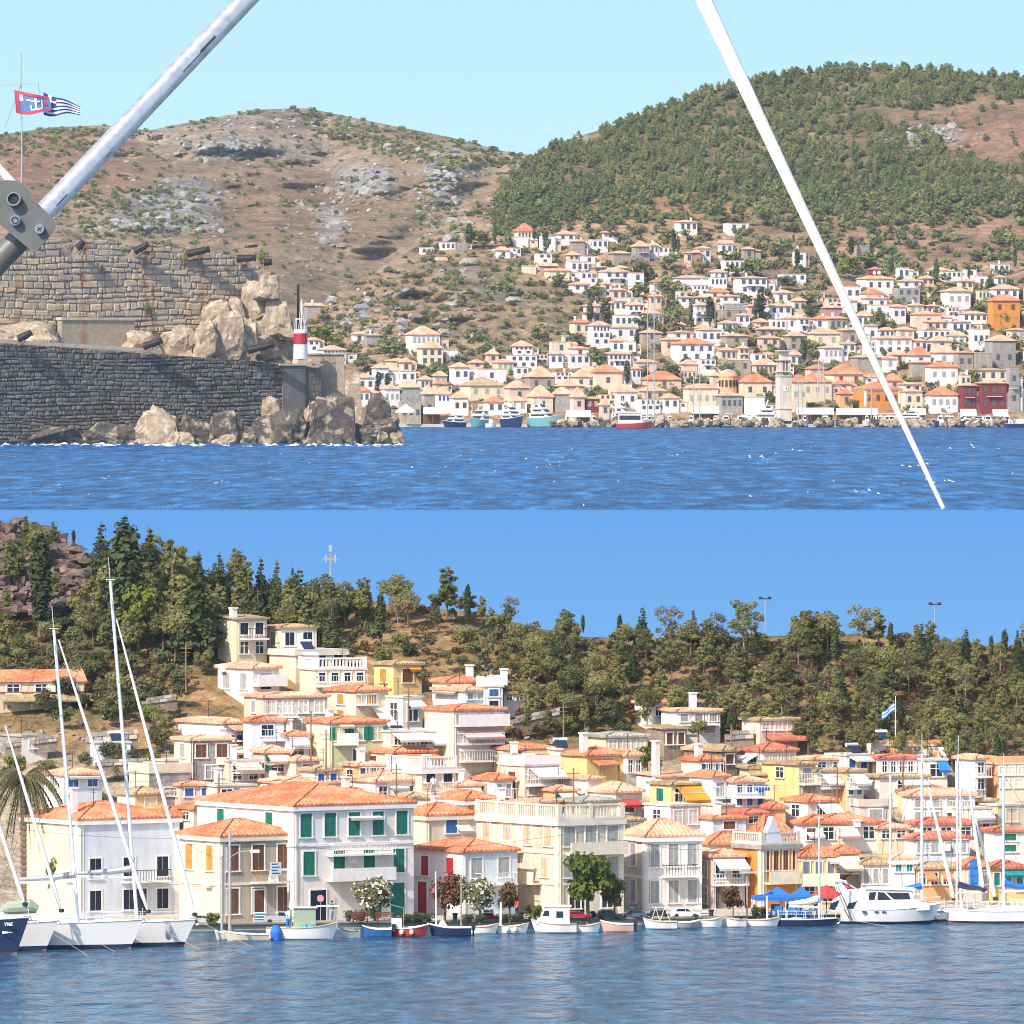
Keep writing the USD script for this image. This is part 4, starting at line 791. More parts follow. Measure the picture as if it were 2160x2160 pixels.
N('f', (590, 745, 1205, 800, 1080, 42), 'P,K', 'hp', '1w/0', '4k/1k', 'long pale pink house with white-framed windows in the middle of the left slope', ('bal', 'F', .52, .2, .5, 'W'))
N('f', (1195, 1415, 1650, 757, 990, 52), 'C', 'ho', '1o/1o', '1o/0', 'cream yellow house with ochre shutters and large white awning below', ('awn', 'F', .5, .5, 1.6, 'awning_white', 2.2, 1.5), ('bal', 'F', .62, .0, .5, 'W'))
N('f', (1640, 1760, 1900, 800, 1010, 0), 'W', 'fw', '1k', '1k', 'small white block with solar panel right of the white awning', ('awn', 'F', .9, .1, .95, 'awning_white', 1.0, .5))
N('f', (1545, 1690, 1895, 562, 720, 32), 'Y', 'hb', '1o', '1n', 'small ochre yellow house with brown roof beside the olive bush', ('awn', 'F', .9, .5, .9, 'awning_orange', .5, .2))
N('f', (105, 455, 640, 990, 1130, 40), 'W', 'hp', '0', '0/1d', 'long white house with blue veranda recess on the left slope', ('bal', 'F', .15, .1, 1.0, 'B'), ('porch', 'F', .98, .1, 1.0, 'roof_b', 1.6), ('awn', 'F', .1, .1, .95, 'awning_beige', 1.8, 1.0))
N('f', (595, 655, 890, 975, 1230, 42), 'W,B', 'ho', '0', '1d/1k', 'narrow bluish house with white balcony between white and pink houses', ('bal', 'F', .5, .35, .95, 'W'))
N('f', (85, 215, 512, 1112, 1420, 38), 'C,G', 'hp', '1w/0', '2n/1k', 'old grey stone house with bare plaster and brown shutters', ('chim', .9, .4, .9))
N('f', (755, 980, 1150, 1262, 1385, 38), 'C,K', 'hp', '1b', '1b', 'little cream hip-roofed house with bright blue shutters')
N('f', (1050, 1228, 1640, 985, 1300, 48), 'C,N', 'ho', '0', '3G/1g', 'pale green house with green shutters open on its front', ('bal', 'F', .53, .06, .42, 'S'), ('awn', 'F', .98, .15, .4, 'awning_beige', .5, .2))
N('f', (1395, 1690, 1990, 1205, 1340, 55), 'C', 'ho', '1n', '3n', 'yellow house with deep porch under an orange hip roof', ('porch', 'F', .98, .05, 1.0, 'roof_o', 1.8))
N('c', (-190, 120, 412, 335, 610, 0), 'C', 'fw', '0', '2d/0', 'cream flat-roofed house with white balustrade terrace and navy doors', ('balu', 1.0, 'white_trim'), ('bal', 'F', .28, .0, 1.0, 'W'), ('cor',))
N('b', (1270, 1495, 1880, 442, 650, 95), 'W', 'hp', '0', '3k', 'white hip-roofed house with three dark doors behind the big orange roof', ('awn', 'F', .82, .3, .7, 'awning_white', .5, .15))
N('b', (500, 705, 1262, 458, 600, 70), 'C,B', 'hp', '2k', '0', 'low house with blue end wall close behind the big orange roof', ('ac', 'S', .3, 2.0))
N('b', (-40, 150, 480, 480, 610, 0), 'K', 'fw', '0', '2k', 'low beige flat house behind the tan house', ('chim', .3, .5, 1.5))
N('a', (345, 520, 822, 292, 530, 62), 'W,B', 'hp', '1w/0', '2b/0', 'white house with blue shutters above the blue-fronted house', ('awn', 'F', .98, .1, .9, 'awning_white', .4, .1))
N('a', (945, 1100, 1345, 452, 580, 66), 'C,Y', 'hb', '0', '1k', 'small house with mossy yellow hip roof behind the masts')
N('a', (1080, 1330, 1565, 625, 790, 80), 'W', 'ho', '0', '1d', 'white house with orange roof wedged behind the blue-fronted house', near=-4)
N('a', (1040, 1215, 1545, 275, 480, 0), 'C,G', 'fw', '0', '0/1k', 'bare grey block with white end wall on the left slope', ('para', .7, 'wall_C'))
N('a', (1190, 1340, 1530, 175, 300, 0), 'C', 'fw', '0', '2k', 'small cream lean-to house against the old grey stone house', ('awn', 'F', .9, .0, 1.0, 'concrete', .7, .1))
N('a', (740, 770, 1060, 30, 110, 0), 'W,B', 'fw', '0', '1k', 'long white shed wall on the terrace above the mossy roof')
N('h', (-60, -10, 680, 1385, 1500, 105), 'C', 'go', '0', '3p', 'long cream house with orange roof and veranda at the far left', ('porch', 'F', .15, .0, 1.3, 'roof_b', 2.0), ('band', .2, 'wood'), yaw=16, ext=6)
N('h', (-20, 180, 380, 1830, 1950, 0), 'G,W', 'fg', '0', '1k', 'grey-roofed low house behind the palm tree')
# middle of the hillside
N('g', (175, 280, 562, 690, 800, 48), 'W', 'ho', '0', '1k', 'white house with red roof highest in the middle of the slope', ('chim', .75, .4, 1.5), ('porch', 'F', .95, .1, .6, 'roof_p', 1.5))
N('g', (180, 418, 562, 752, 900, 32), 'W,B', 'hp', '0', '2w/0', 'white house with long low roof terrace below the highest red roof', ('awn', 'S', .98, .2, .9, 'concrete', .5, .1))
N('g', (545, 562, 692, 722, 890, 0), 'B', 'fw', '0', '1b/1d', 'narrow pale blue house with glazed top storey', ('para', .8, 'white_trim'))
N('g', (692, 700, 930, 770, 830, 18), 'W', 'sr', '0', '3k', 'low white garden house with dark red lean-to roof and chimney', ('chim', .1, .4, 2.2))
N('g', (120, 335, 702, 895, 1290, 48), 'C,K', 'ho', '0', '4k/3k/2k', 'tall cream house with stacked verandas and pink awnings', ('bal', 'F', .74, .0, 1.0, 'S'), ('awn', 'F', .66, .1, .86, 'awning_pink', 1.4, .7), ('bal', 'F', .40, .08, .9, 'W'), ('bal', 'F', .08, .1, .7, 'W'))
N('g', (-300, -120, 260, 1050, 1280, 0), 'K', 'fw', '0', '4k/2k', 'beige flat house with white awnings left of the stacked verandas', ('awn', 'F', .98, .0, .62, 'awning_white', 1.8, .6), ('awn', 'F', .96, .66, 1.0, 'awning_white', 1.8, .9))
N('g', (580, 752, 1045, 1180, 1300, 56), 'P', 'ho', '1w', '3k', 'upper storey of the pink house with orange roof and terrace', ('porch', 'F', .98, .3, 1.0, 'roof_b', 1.2), ('bal', 'F', .12, -.2, 1.12, 'S'))
N('g', (670, 850, 1100, 1298, 1530, 0), 'P,K', 'fw', '1n', '2k/2w', 'pink flat-topped house with white awning and balcony in mid slope', ('para', .8), ('awn', 'F', .95, .15, 1.0, 'awning_white', 1.5, .8), ('bal', 'F', .42, .0, 1.0, 'W'))
N('g', (1120, 1305, 1612, 1225, 1420, 62), 'Y', 'ho', '0', '1w/0', 'yellow house with two-step orange roof right of the pink house', ('porch', 'F', .86, .1, .6, 'roof_o', 1.4), ('chim', .1, .3, 2.0))
N('g', (1065, 1075, 1125, 1180, 1330, 0), 'W', 'fw', '0', '1k', 'slim white stair tower left of the yellow two-step roof')
N('g', (1305, 1442, 1748, 1090, 1205, 42), 'C,J', 'hg', '0', '3k', 'cream house with mossy grey hip roof above the yellow house')
N('g', (1500, 1590, 1705, 1225, 1370, 42), 'W', 'hp', '0', '2k', 'small white house with two dark doors below the grey hip roof')
N('c', (1280, 1530, 1650, 420, 600, 32), 'W', 'hp', '0', '0', 'blank white cube house below the yellow two-step roof')
N('c', (1545, 1765, 1990, 535, 720, 90), 'W,K', 'hp', '0', '0/1n', 'white house with red awning over its door behind the mansion', ('awn', 'F', .72, .1, .8, 'awning_red', 1.2, .5))
N('c', (562, 740, 892, 428, 600, 58), 'W', 'ho', '1w', '2w', 'white corner house with glazed balcony doors in the middle', ('bal', 'F', .08, .0, .9, 'W'))
N('c', (200, 485, 765, 600, 780, 85), 'W', 'ho', '0', '3o', 'pinkish house with broad orange hip roof behind the mansion', ('cor',))
N('c', (965, 1110, 1290, 615, 770, 25), 'C', 'hp', '0', '1k', 'low cream house with flat reddish roof just over the mansion')
N('c', (1270, 1480, 1800, 615, 790, 50), 'C', 'hg', '0', '0', 'low house with grey tin roof behind the mansion balustrade')
# right hillside
N('d', (370, 495, 850, 5, 200, 28), 'W', 'hp', '0', '3w/2w', 'white two-storey house alone at the edge of the wood', ('bal', 'F', .5, .35, .9, 'I'), ('chim', .55, .5, 1.6))
N('d', (200, 300, 385, -60, 60, 22), 'W', 'hp', '0', '1k', 'small white house half hidden behind the white one at the wood')
N('d', (285, 388, 575, 148, 300, 0), 'S', 'sb', '0', '2n', 'roofless brown stone ruin below the white houses')
N('d', (1030, 1168, 1482, 78, 265, 30), 'C,P', 'hb', '0', '3k/0', 'cream house with brown roof and red porch at the upper right', ('porch', 'F', .42, .1, 1.1, 'roof_r', 1.8), ('ac', 'S', .4, 1.2))
N('d', (560, 862, 985, 330, 455, 52), 'S', 'hb', '0', '1n', 'old brown stone house behind the clipped round bush')
N('d', (1055, 1190, 1472, 332, 440, 70), 'W,P', 'hr', '1k', '4k', 'white house with dark red roof and pillared porch', ('awn', 'S', .8, .2, .9, 'awning_white', 1.2, .6))
N('d', (1195, 1485, 1625, 440, 710, 14), 'Y,K', 'hb', '1p/0', '1w/1w', 'long yellow house with square white window on its side', ('bal', 'F', .45, .0, 1.0, 'W'))
N('d', (1050, 1075, 1280, 470, 560, 14), 'C', 'hb', '0', '3k', 'low brown-roofed outbuilding left of the long yellow house', ('porch', 'F', .9, .0, 1.0, 'roof_b', 1.2))
N('d', (600, 782, 908, 542, 760, 52), 'W', 'ho', '0', '1w', 'white red-roofed house left of the blue-white one', ('bal', 'F', .28, .1, .95, 'W'))
N('d', (170, 372, 620, 540, 640, 12), 'W', 'sp', '0', '0', 'long white house with slim chimney and terrace wall', ('chim', .05, .3, 3.2))
N('d', (898, 962, 1215, 580, 790, 50), 'B', 'hp', '0', '3b/3b', 'bluish white house with blue doors and long balcony', ('bal', 'F', .45, .0, 1.15, 'W'), ('awn', 'F', .9, .6, 1.1, 'awning_blue', .7, .3))
N('d', (275, 448, 692, 602, 770, 16), 'Y', 'hb', '1g', '2k', 'yellow house with bright orange awnings on its terrace', ('awn', 'F', .98, .15, 1.0, 'awning_orange', 1.7, 1.3), ('bal', 'F', .12, .1, 1.0, 'W'))
N('d', (230, 440, 690, 775, 960, 0), 'W,K', 'fw', '1k', '2k', 'white and concrete undercroft below the orange awnings')
N('d', (700, 800, 960, 770, 830, 0), 'K', 'fw', '0', '0', 'bare concrete terrace deck on columns beside the orange awnings')
N('d', (1372, 1562, 1800, 742, 890, 60), 'W', 'ho', '1k', '1k', 'white house with orange roof and white side awning', ('awn', 'F', .95, .3, 1.0, 'awning_white', 1.6, 1.0))
N('d', (700, 1040, 1345, 845, 930, 45), 'C', 'hr', '1k', '2k', 'long low house with dull red roof behind the orange building')
N('d', (1240, 1260, 1380, 800, 880, 55), 'A', 'hr', '0', '0', 'small apricot house with red roof beside the long low one')
N('d', (1480, 1520, 1790, 925, 1080, 78), 'W', 'ho', '0', '2n', 'white house with wide orange roof above the yellow violet-shuttered one', ('awn', 'F', .6, .1, .6, 'awning_white', 1.0, .3))
N('e', (170, 330, 522, 440, 570, 0), 'W', 'fw', '0', '2b', 'white flat-roofed house with blue door at the upper right', ('porch', 'F', .98, .1, .95, 'flat_roof', 1.4))
N('e', (690, 715, 1110, 365, 470, 0), 'A,A', 'fw', '0', '3p', 'apricot flat-roofed house highest at the right', ('awn', 'F', .98, .9, 1.25, 'awning_white', 2.0, .8), ('para', .4, 'wall_A'))
N('e', (545, 560, 690, 330, 410, 0), 'W', 'fw', '0', '0', 'small white block with solar panel left of the apricot house')
N('e', (520, 605, 962, 465, 600, 34), 'W', 'hr', '0', '5k', 'white house with five small dark windows under a dull red roof')
N('e', (955, 968, 1155, 480, 640, 0), 'W', 'fw', '0', '1k', 'white house with bright blue awning and small green tree', ('awn', 'F', .98, .5, 1.0, 'awning_blue', 1.1, .8))
N('e', (1240, 1378, 1472, 472, 740, 40), 'W', 'hp', '0', '1k/1k', 'tall white house right of the bright blue awning', ('bal', 'F', .5, .0, 1.0, 'W'))
N('e', (1490, 1560, 1800, 512, 720, 0), 'A,C', 'fw', '0', '3k/2k', 'peach flat-roofed house at the far right of the slope', ('para', .6, 'wall_A'))
N('e', (0, 85, 252, 572, 770, 18), 'C,K', 'hb', '0', '1k/1k', 'beige house with pale awning, left one of the awning pair', ('awn', 'F', .95, .2, 1.0, 'awning_white', 1.4, .9), ('bal', 'F', .36, .1, .95, 'W'))
N('e', (250, 330, 472, 572, 780, 18), 'A,W', 'hb', '0', '1k/2b', 'beige house with pale awning, right one of the awning pair', ('awn', 'F', .95, .1, 1.0, 'awning_white', 1.4, .9), ('bal', 'F', .38, .0, 1.0, 'W'))
N('e', (480, 600, 1000, 620, 760, 0), 'W', 'hb', '0', '1k', 'white house with curved grey awning under the five-window house', ('awn', 'F', .9, .4, .95, 'flat_roof', 1.2, .5))
N('e', (760, 790, 1170, 740, 800, 60), 'Y', 'hr', '0', '2k', 'low house with bright red-brown roof under the blue awning house')
N('e', (840, 858, 1385, 772, 990, 62), 'W', 'hp', '0', '4w/4w', 'large white square house with paired windows on the right slope', ('bal', 'F', .45, .6, .95, 'W'))
N('e', (850, 905, 1385, 1005, 1130, 58), 'W', 'hr', '0', '3k', 'white house with dull red roof just below the large square one')
N('e', (820, 880, 1340, 1125, 1260, 62), 'W,B', 'hr', '0', '4w', 'pale house with red roof behind the yacht masts, above the awning house')
N('e', (-30, 100, 600, 995, 1150, 80), 'W', 'ho', '0', '3k', 'white house with large orange roof and pink awning over its terrace', ('awn', 'F', .9, .25, .62, 'awning_pink', 1.4, .9), ('chim', .62, -.05, .2))
N('e', (560, 590, 840, 1035, 1130, 45), 'C', 'hp', '0', '2k', 'low cream house beside the pink terrace awning')
N('e', (1370, 1400, 1545, 812, 930, 14), 'Y', 'hb', '0', '0', 'small deep yellow house at the right edge of the slope')
N('e', (1440, 1560, 1800, 850, 1010, 0), 'Y,C', 'fw', '0', '1k', 'yellow flat house with one dark door at the right edge')
N('e', (1495, 1530, 1800, 1062, 1240, 52), 'W', 'hr', '0', '1g/1g', 'white red-roofed house with green shutter at the right edge')
N('e', (380, 440, 700, 855, 990, 0), 'K', 'fw', '0', '1w', 'plain beige block between the mast tops and the square white house', ('para', .5, 'wall_K'))

# the near slope is packed too: further houses where its rows leave gaps
_taken = []
for _p in stage.GetPrimAtPath('/World').GetChildren():
    if _p.GetName().startswith('house') and _p.GetCustomDataByKey('category') == 'house':
        t_ = np.array(_p.GetAttribute('xformOp:translate').Get()); _taken.append((1080 + t_[0] * F / t_[1], H0 - t_[2] * F / t_[1]))
_r4 = np.random.default_rng(17); FILL = []; _t = 0
while _t < 9000 and len(FILL) < 28:
    _t += 1; x = _r4.uniform(330, 2150); y = _r4.uniform(1560, 1760)
    lo = np.interp(x, [330, 420, 560, 700, 1000, 1160, 1300, 1500, 1700, 2160], [1700, 1640, 1600, 1560, 1600, 1640, 1640, 1640, 1600, 1640])
    if y < lo or any(abs(x - a) < 62 and abs(y - b) < 30 for a, b in _taken): continue
    _taken.append((x, y)); FILL.append((x, y))
_cw = ['W', 'C', 'P', 'W', 'J', 'K', 'A', 'Y', 'B', 'C,K', 'W,B']; _lab = {}
for x, y in sorted(FILL):
    wl = _cw[_r4.integers(len(_cw))]; rf = ['ho', 'hp', 'ho', 'hp', 'hb', 'fw'][_r4.integers(6)]; n = int(_r4.integers(1, 4)); cd = 'kwkdGnb'[_r4.integers(7)]; two = _r4.uniform() < .5
    w = _r4.uniform(42, 74); sd = _r4.uniform(16, 34); h = _r4.uniform(24, 30) * (1.75 if two else 1)
    zone = ['on the left slope', 'left of mid slope', 'behind the mansion', 'right of mid slope', 'on the right slope', 'behind the right masts'][int(np.searchsorted([560, 860, 1180, 1480, 1800], x))]
    rn = {'h': 'hip roof', 'f': 'flat roof'}[rf[0]]; lb = f"filling {'two-storey ' if two else 'low '}{WALLS[wl[0]][1]} house with {dict(o='orange ', p='faded ', b='brown ', w='')[rf[1]]}{rn}, {dict(k='dark', w='grey', d='navy', G='green', n='brown', b='blue')[cd]} window{'s' if n > 1 else ''} {zone}".replace('filling ', '')
    k = _lab[lb] = _lab.get(lb, 0) + 1
    if k > 1: lb += f", {['', '', 'second', 'third', 'fourth'][k]} from left"
    ex = []
    if _r4.uniform() < .4: ex.append(('awn', 'F', .93, .1, .9, ['awning_white', 'awning_beige', 'awning_pink'][_r4.integers(3)], 1.2, .6))
    if two and _r4.uniform() < .6: ex.append(('bal', 'F', .48, .1, .95, 'W'))
    if _r4.uniform() < .35: ex.append(('chim', .3, .4, 1.4))
    D_ = float(DB(x, y)); house(lb, D_, x - sd, x, x + w, y - h, y, _r4.uniform(9, 16) if rf[0] == 'h' else 0, wl, rf, '1k' if _r4.uniform() < .4 else '0', f'{n}{cd}/{n}{cd}' if two else f'{n}{cd}', 4.0, ex, True, 'houses of the near waterfront and hillside', 'house')
# terrace walls and rubble on the left slope
for i, (x0, y0, x1, y1, hh, l) in enumerate(((10, 1570, 120, 1556, 16, 'rough stone terrace wall left, behind the palm tree'), (180, 1556, 290, 1548, 22, 'grey terrace wall below the wooded left slope'), (300, 1480, 372, 1470, 14, 'low stone wall under the cactus clumps'), (200, 1610, 320, 1604, 14, 'stone terrace wall above the mossy roof'), (1530, 1552, 1590, 1548, 20, 'pale retaining wall beside the brown-roofed cream house'), (1080, 1520, 1180, 1500, 16, 'rubble wall below the bushes in mid slope'))):
    a, b = W(x0, y0, float(DB(x0, y0)) - 2), W(x1, y1, float(DB(x1, y1)) - 2); p = thing('terrace_wall', l, 'wall', a, 0); d = b - a; part(p, 'wall_core', MB().bar(np.array([0, .25, -.6]), d + (0, .25, -.6), .5, hh * .042 + .6), 'wall_S')
    L_ = np.linalg.norm(d); n_ = int(L_ / .75)
    for r_ in range(2):
        for j in range(n_): u = (j + .5 * (r_ % 2)) / n_; q0, q1 = d * (u + .02 / n_), d * min(1, u + .94 / n_); zc = hh * .0105 * (r_ * 2.0 - 1.0); part(p, 'stone', MB().bar(q0 + (0, -.05, zc), q1 + (0, -.05, zc), .16, hh * .018), 'wall_' + 'TGK'[(j * 7 + r_ * 3) % 3])
# ---------------------------------------------------------------- the harbour town: crop; left, right, eaves, foot, roof rise, wall, roof, window rows
TOWN = '''A 55 340 1105 1275 58 W hp 6w/1k
A 150 365 1215 1350 45 C hp 3k/3k
A 365 485 1230 1320 0 W fw 0
A 920 1095 1200 1262 38 W hp 4k/2k
A 880 1130 1275 1370 22 W fw 4k/3k
A 710 820 1265 1325 32 P hp 1k
A 415 580 1370 1480 32 W hp 2k
A 580 880 1385 1485 12 W fp 1k
A -10 180 1535 1660 55 G hp 3w
A 0 185 1655 1820 0 T fw 3k
A 185 300 1590 1800 60 T hp 1k
A 300 420 1590 1720 50 W hp 3b/0
A 420 572 1620 1740 42 W hp 2n
A 500 862 1520 1612 58 C hb 3w
A 860 1070 1540 1640 52 P hp 1k
A 1030 1280 1450 1550 68 T hp 2k
A 1050 1262 1610 1720 72 J hp 1k
A 1258 1410 1590 1705 45 G hp 3w
A 1400 1520 1615 1720 62 P hp 1k
A 1515 1642 1630 1705 18 R hb 2w
A 1640 1720 1680 1760 42 P hp 1k
A 1400 1700 1450 1535 68 C hp 3k
A 1280 1510 1525 1590 42 P hp 2w
A 1220 1345 1262 1345 22 W hp 2k
A 1350 1562 1268 1345 10 W fp 3k
A 860 1060 308 368 6 W fw 0
A 945 1112 262 335 52 C hr 5k
A 170 272 395 445 22 W fw 2k
A 330 466 352 410 6 W fw 3k
A 468 565 362 410 0 G fw 0
A 295 395 500 540 22 W gp 0
A 785 912 418 480 26 W hp 1k
A 905 1000 400 450 10 W fp 2k
A 1110 1252 446 520 16 W fw 2k/1k
A 1005 1122 545 612 22 C fw 0
A 1125 1302 545 605 20 T gp 1k
A 1190 1396 582 650 16 C gp 0
A 1370 1476 455 495 26 P hp 2k
A 1365 1552 512 582 22 W fp 3k
A 1482 1606 466 520 0 W fw 1k
A 1150 1282 302 392 12 W fw 1k
A 1278 1442 286 335 26 W hp 2k
A 1400 1522 346 415 16 T hp 3w/3w
A 1525 1702 346 390 15 W fp 4k
A 1465 1582 596 655 16 W fw 2k
A 1572 1702 556 615 12 T hp 2k
A 1390 1562 696 745 22 W hp 2k
A 690 862 1655 1735 38 W ho 2k
A 862 1050 1645 1725 38 W hp 2w
A 0 145 1405 1485 12 W fp 2k
A 5 110 1330 1400 30 P hp 1k
A 570 700 1335 1372 24 P hp 1k
A 770 940 1332 1400 26 C hp 3w
A 940 1060 1372 1430 12 W fp 2k
D 1090 1245 508 575 6 W fw 2k
D 1160 1238 458 512 8 W fw 1k
D 1330 1495 472 535 16 W hp 2k
D 885 1052 548 610 22 G gp 0
D 910 1028 868 965 32 W hp 2k/1k
D 1000 1272 958 1065 38 W hp 6k/3k
D 1320 1445 812 890 26 W hp 1k
D 1440 1585 825 950 14 G sb 0
D 1510 1665 1125 1270 34 W hp 1k
D 1605 1905 1155 1250 24 W fp 3k
D 1345 1535 1215 1330 34 W hp 2k
D 1590 1770 1320 1460 34 W hp 3w
D 1640 1850 1060 1130 24 C hp 1k
B 705 892 187 258 18 W hp 3k
B 1105 1312 197 252 10 W fw 2k
B 5 165 332 395 8 W fw 3k
B 108 245 272 322 22 W hp 1k
B 358 505 386 480 36 G hp 3w/3w
B 500 575 378 445 26 W hp 2k
B 560 692 392 438 8 W fp 3k
B 165 352 442 515 20 T hp 1w
B 795 852 438 515 10 P hp 1k
B 845 922 436 510 18 M hp 0
B 870 1002 402 485 18 W hp 2k
B 1062 1182 362 445 22 W gp 2k
B 1250 1356 408 475 16 T hp 1k
B 1350 1412 422 465 10 T hp 0
B 1078 1278 502 565 5 W fw 4k
B 1550 1780 612 665 6 W fw 3k
B 1670 1780 432 515 20 W fp 1k
B 1190 1462 642 765 16 W hp 4k/3k
B 690 975 642 695 22 W hp 0
B 985 1130 596 645 22 W hp 2k
B 975 1135 640 705 22 W fp 4k
B 88 335 592 695 30 W hp 3k/2k
B 328 458 602 740 12 W fp 1k/1k
B 200 338 562 605 18 W hp 2k
B 0 112 642 685 10 W fw 2k
B 105 195 692 795 22 W hp 1k/1k
B 180 315 742 812 16 P hp 2k
B 65 130 720 800 14 W hp 1k
B 828 985 702 775 16 W fp 4k/2k
B 972 1152 757 805 26 C ho 2k
B 1050 1242 792 835 14 W hp 2k
B 722 865 802 845 14 W hp 2k
B 860 985 802 845 16 P hp 3k
B 205 315 832 905 16 W hp 2k
B 308 458 862 965 22 W hp 3k/2k
B 852 988 866 1005 24 W hp 3w/2k/2k
B 1085 1292 852 905 10 G fw 4w
B 1050 1292 902 970 6 T fw 2k
B 1290 1392 872 955 14 P hp 1k
B 1440 1662 872 935 22 W hp 3k
B 190 412 946 1035 16 W fp 4k
B 0 182 1030 1185 32 W hp 5k/3k/2k
B 180 402 1046 1135 26 W hp 2k
B 662 792 1026 1080 26 W hp 3k
B 648 862 1086 1145 16 W hp 2k
B 868 985 1052 1115 26 C hp 1k
B 880 1092 1066 1165 22 W hp 3k
B 1058 1208 1012 1065 22 W hp 4k
B 1210 1322 946 1010 16 W hp 2k
B 1338 1472 1002 1045 26 P hp 1k
B 1368 1592 1062 1115 22 M hp 3k
B 1608 1780 972 1055 22 W hp 3k
B 1604 1780 1116 1225 32 T hp 2k/2k
B 1085 1302 1116 1195 22 T hp 1k
B 1378 1562 1132 1195 22 P hp 2k
B 178 302 1156 1245 26 W hp 2k
B 290 392 1162 1255 8 W fw 1k
B 420 600 1090 1150 22 T hp 1k
B 598 782 1146 1235 24 P hp 2k
B 678 1032 1182 1315 44 W ho 4k/3k
B 1048 1212 1232 1305 22 P hp 3k
B 1214 1312 1216 1305 22 C hp 2k/2k
B 1320 1460 1260 1320 10 W fp 2k
B 120 352 1262 1365 26 W hp 5k/4k
B 1088 1332 1312 1405 14 T fw 2k
B 1338 1542 1352 1420 42 P hp 5k
B 742 892 1346 1385 32 P hp 0
B 898 1042 1306 1395 6 W fw 3k/1k
B 0 282 1412 1535 52 C ho 1k
B 338 432 1382 1465 18 W hp 2k
B 380 560 1330 1380 22 P hp 1k
B 438 762 1472 1535 56 P ho 1k
B 190 405 1572 1680 52 W hp 2k
B 400 640 1565 1640 40 P hp 2k
B 778 1062 1542 1700 32 C hp 4w
B 1218 1502 1492 1610 54 C ho 2k
B 1000 1075 1440 1540 30 P hp 0
B 1040 1262 1602 1720 26 G hp 4k
B 1260 1442 1612 1720 8 W fw 0
B 1650 1780 1492 1690 48 C ho 2w
B 590 742 1622 1710 30 W hp 2k
B 388 592 1632 1720 8 W fp 4k/3k
C 392 548 502 605 22 W fp 2k
C 490 642 157 215 16 T fw 1w
C 840 962 342 425 8 W fp 2k
C 958 1038 372 418 10 W fp 1k
C 1112 1292 362 402 22 W hp 2k
C 1198 1402 372 425 12 W fp 4k
C 1418 1532 357 415 10 W fp 1k
C 1648 1812 312 365 16 W fw 3k
C 862 1062 456 505 22 W hp 2k
C 1040 1168 432 485 22 P hp 2k
C 818 1052 516 645 12 G fw 3p/2p
C 1232 1482 542 665 32 W hp 3w
C 1368 1502 456 515 18 C hp 2k
C 1528 1652 412 505 10 W fp 2k
C 1680 1782 422 485 16 W hp 2k
C 1648 1890 522 595 32 W hp 3k
C 1632 1900 622 835 44 O ho 2n/1w
C 542 745 562 645 38 W ho 2k
C 552 772 602 685 18 W hp 2k
C 590 792 657 745 10 W fp 1k
C 788 932 672 785 20 W hp 2k
C 938 1082 662 735 16 C hp 2w
C 1078 1218 667 725 14 P hp 2k
C 222 392 682 765 22 M hp 0
C 972 1232 737 845 26 P hp 1k
C 1058 1292 802 865 22 P hp 3k
C 1288 1482 802 885 14 W hp 3k
C 1378 1622 732 795 22 W hp 4k
C 0 112 772 885 16 W hp 2k/1k
C 122 332 777 855 28 W ho 2k
C 262 432 772 865 16 T hp 3k
C 98 372 902 1005 46 C hp 2w
C 338 562 872 1005 22 T hp 1k
C 698 832 872 925 22 W hp 3k
C 828 1002 867 935 22 C hp 2w
C 584 692 832 965 12 W hp 1k
C 638 982 942 1065 22 W hp 4w/4k
C 978 1112 962 1045 18 W hp 2k
C 1008 1312 872 945 12 W fp 5k
C 1110 1320 965 1040 40 C hp 1k
C 1468 1642 862 1015 14 W fp 3k
C 1608 1865 962 1145 44 G hp 2w/2k
C 188 392 1022 1115 22 W hp 4w
C 368 502 987 1055 16 W hp 2k
C 458 722 1102 1195 24 T hp 2w
C 718 852 1112 1195 22 W hp 1w
C 778 942 1080 1140 34 P hp 1k
C 938 1142 1086 1170 62 W ho 1k
C 1138 1342 1062 1155 50 W hp 1w
C 958 1142 1146 1255 16 T hp 2w
C 1098 1372 1182 1310 32 W ho 3w
C 1338 1502 1062 1205 12 T hp 2k
C 1488 1665 1062 1205 8 T fw 2w
C 1508 1792 1212 1295 18 C hb 3k
C 238 572 1247 1325 72 C ho 2r
C 0 302 1312 1440 62 C ho 3w
C 488 882 1372 1520 52 O ho 4n
C 338 482 1412 1510 34 A ho 1k
C 878 1072 1392 1520 22 C hp 2k
C 1098 1372 1422 1540 52 W ho 4w
C 1374 1532 1342 1540 22 R hp 3p/3p
C 1524 1788 1322 1545 22 R hp 3p/3p
C 1784 1890 1197 1530 12 G fw 1p/1p
C 738 902 1302 1370 52 P ho 1k
C 878 1062 1332 1400 18 W hp 2n
C 300 470 1330 1400 30 C ho 1k'''
_rows = []
for ln in TOWN.split('\n'):
    c, a0, a1, ye, yb, rr, wl, rf, win = ln.split(); ox, oy, k = CROP[c]
    _rows.append((ox + float(a0) * k, ox + float(a1) * k, oy + float(ye) * k, oy + float(yb) * k, float(rr) * k, wl, rf, win))
NUM = {1: 'one', 2: 'two', 3: 'three', 4: 'four', 5: 'five', 6: 'six'}
RFN = {'hp': 'pale hip roof', 'ho': 'orange hip roof', 'hb': 'brown hip roof', 'hr': 'red roof', 'fw': 'flat roof', 'fp': 'tiled flat roof', 'gp': 'gabled roof', 'sb': 'lean-to roof'}
ORD = 'leftmost;second from left;third from left;fourth from left;fifth from left;sixth from left;seventh from left;eighth from left;ninth from left;tenth from left;eleventh from left;twelfth from left;thirteenth from left'.split(';')
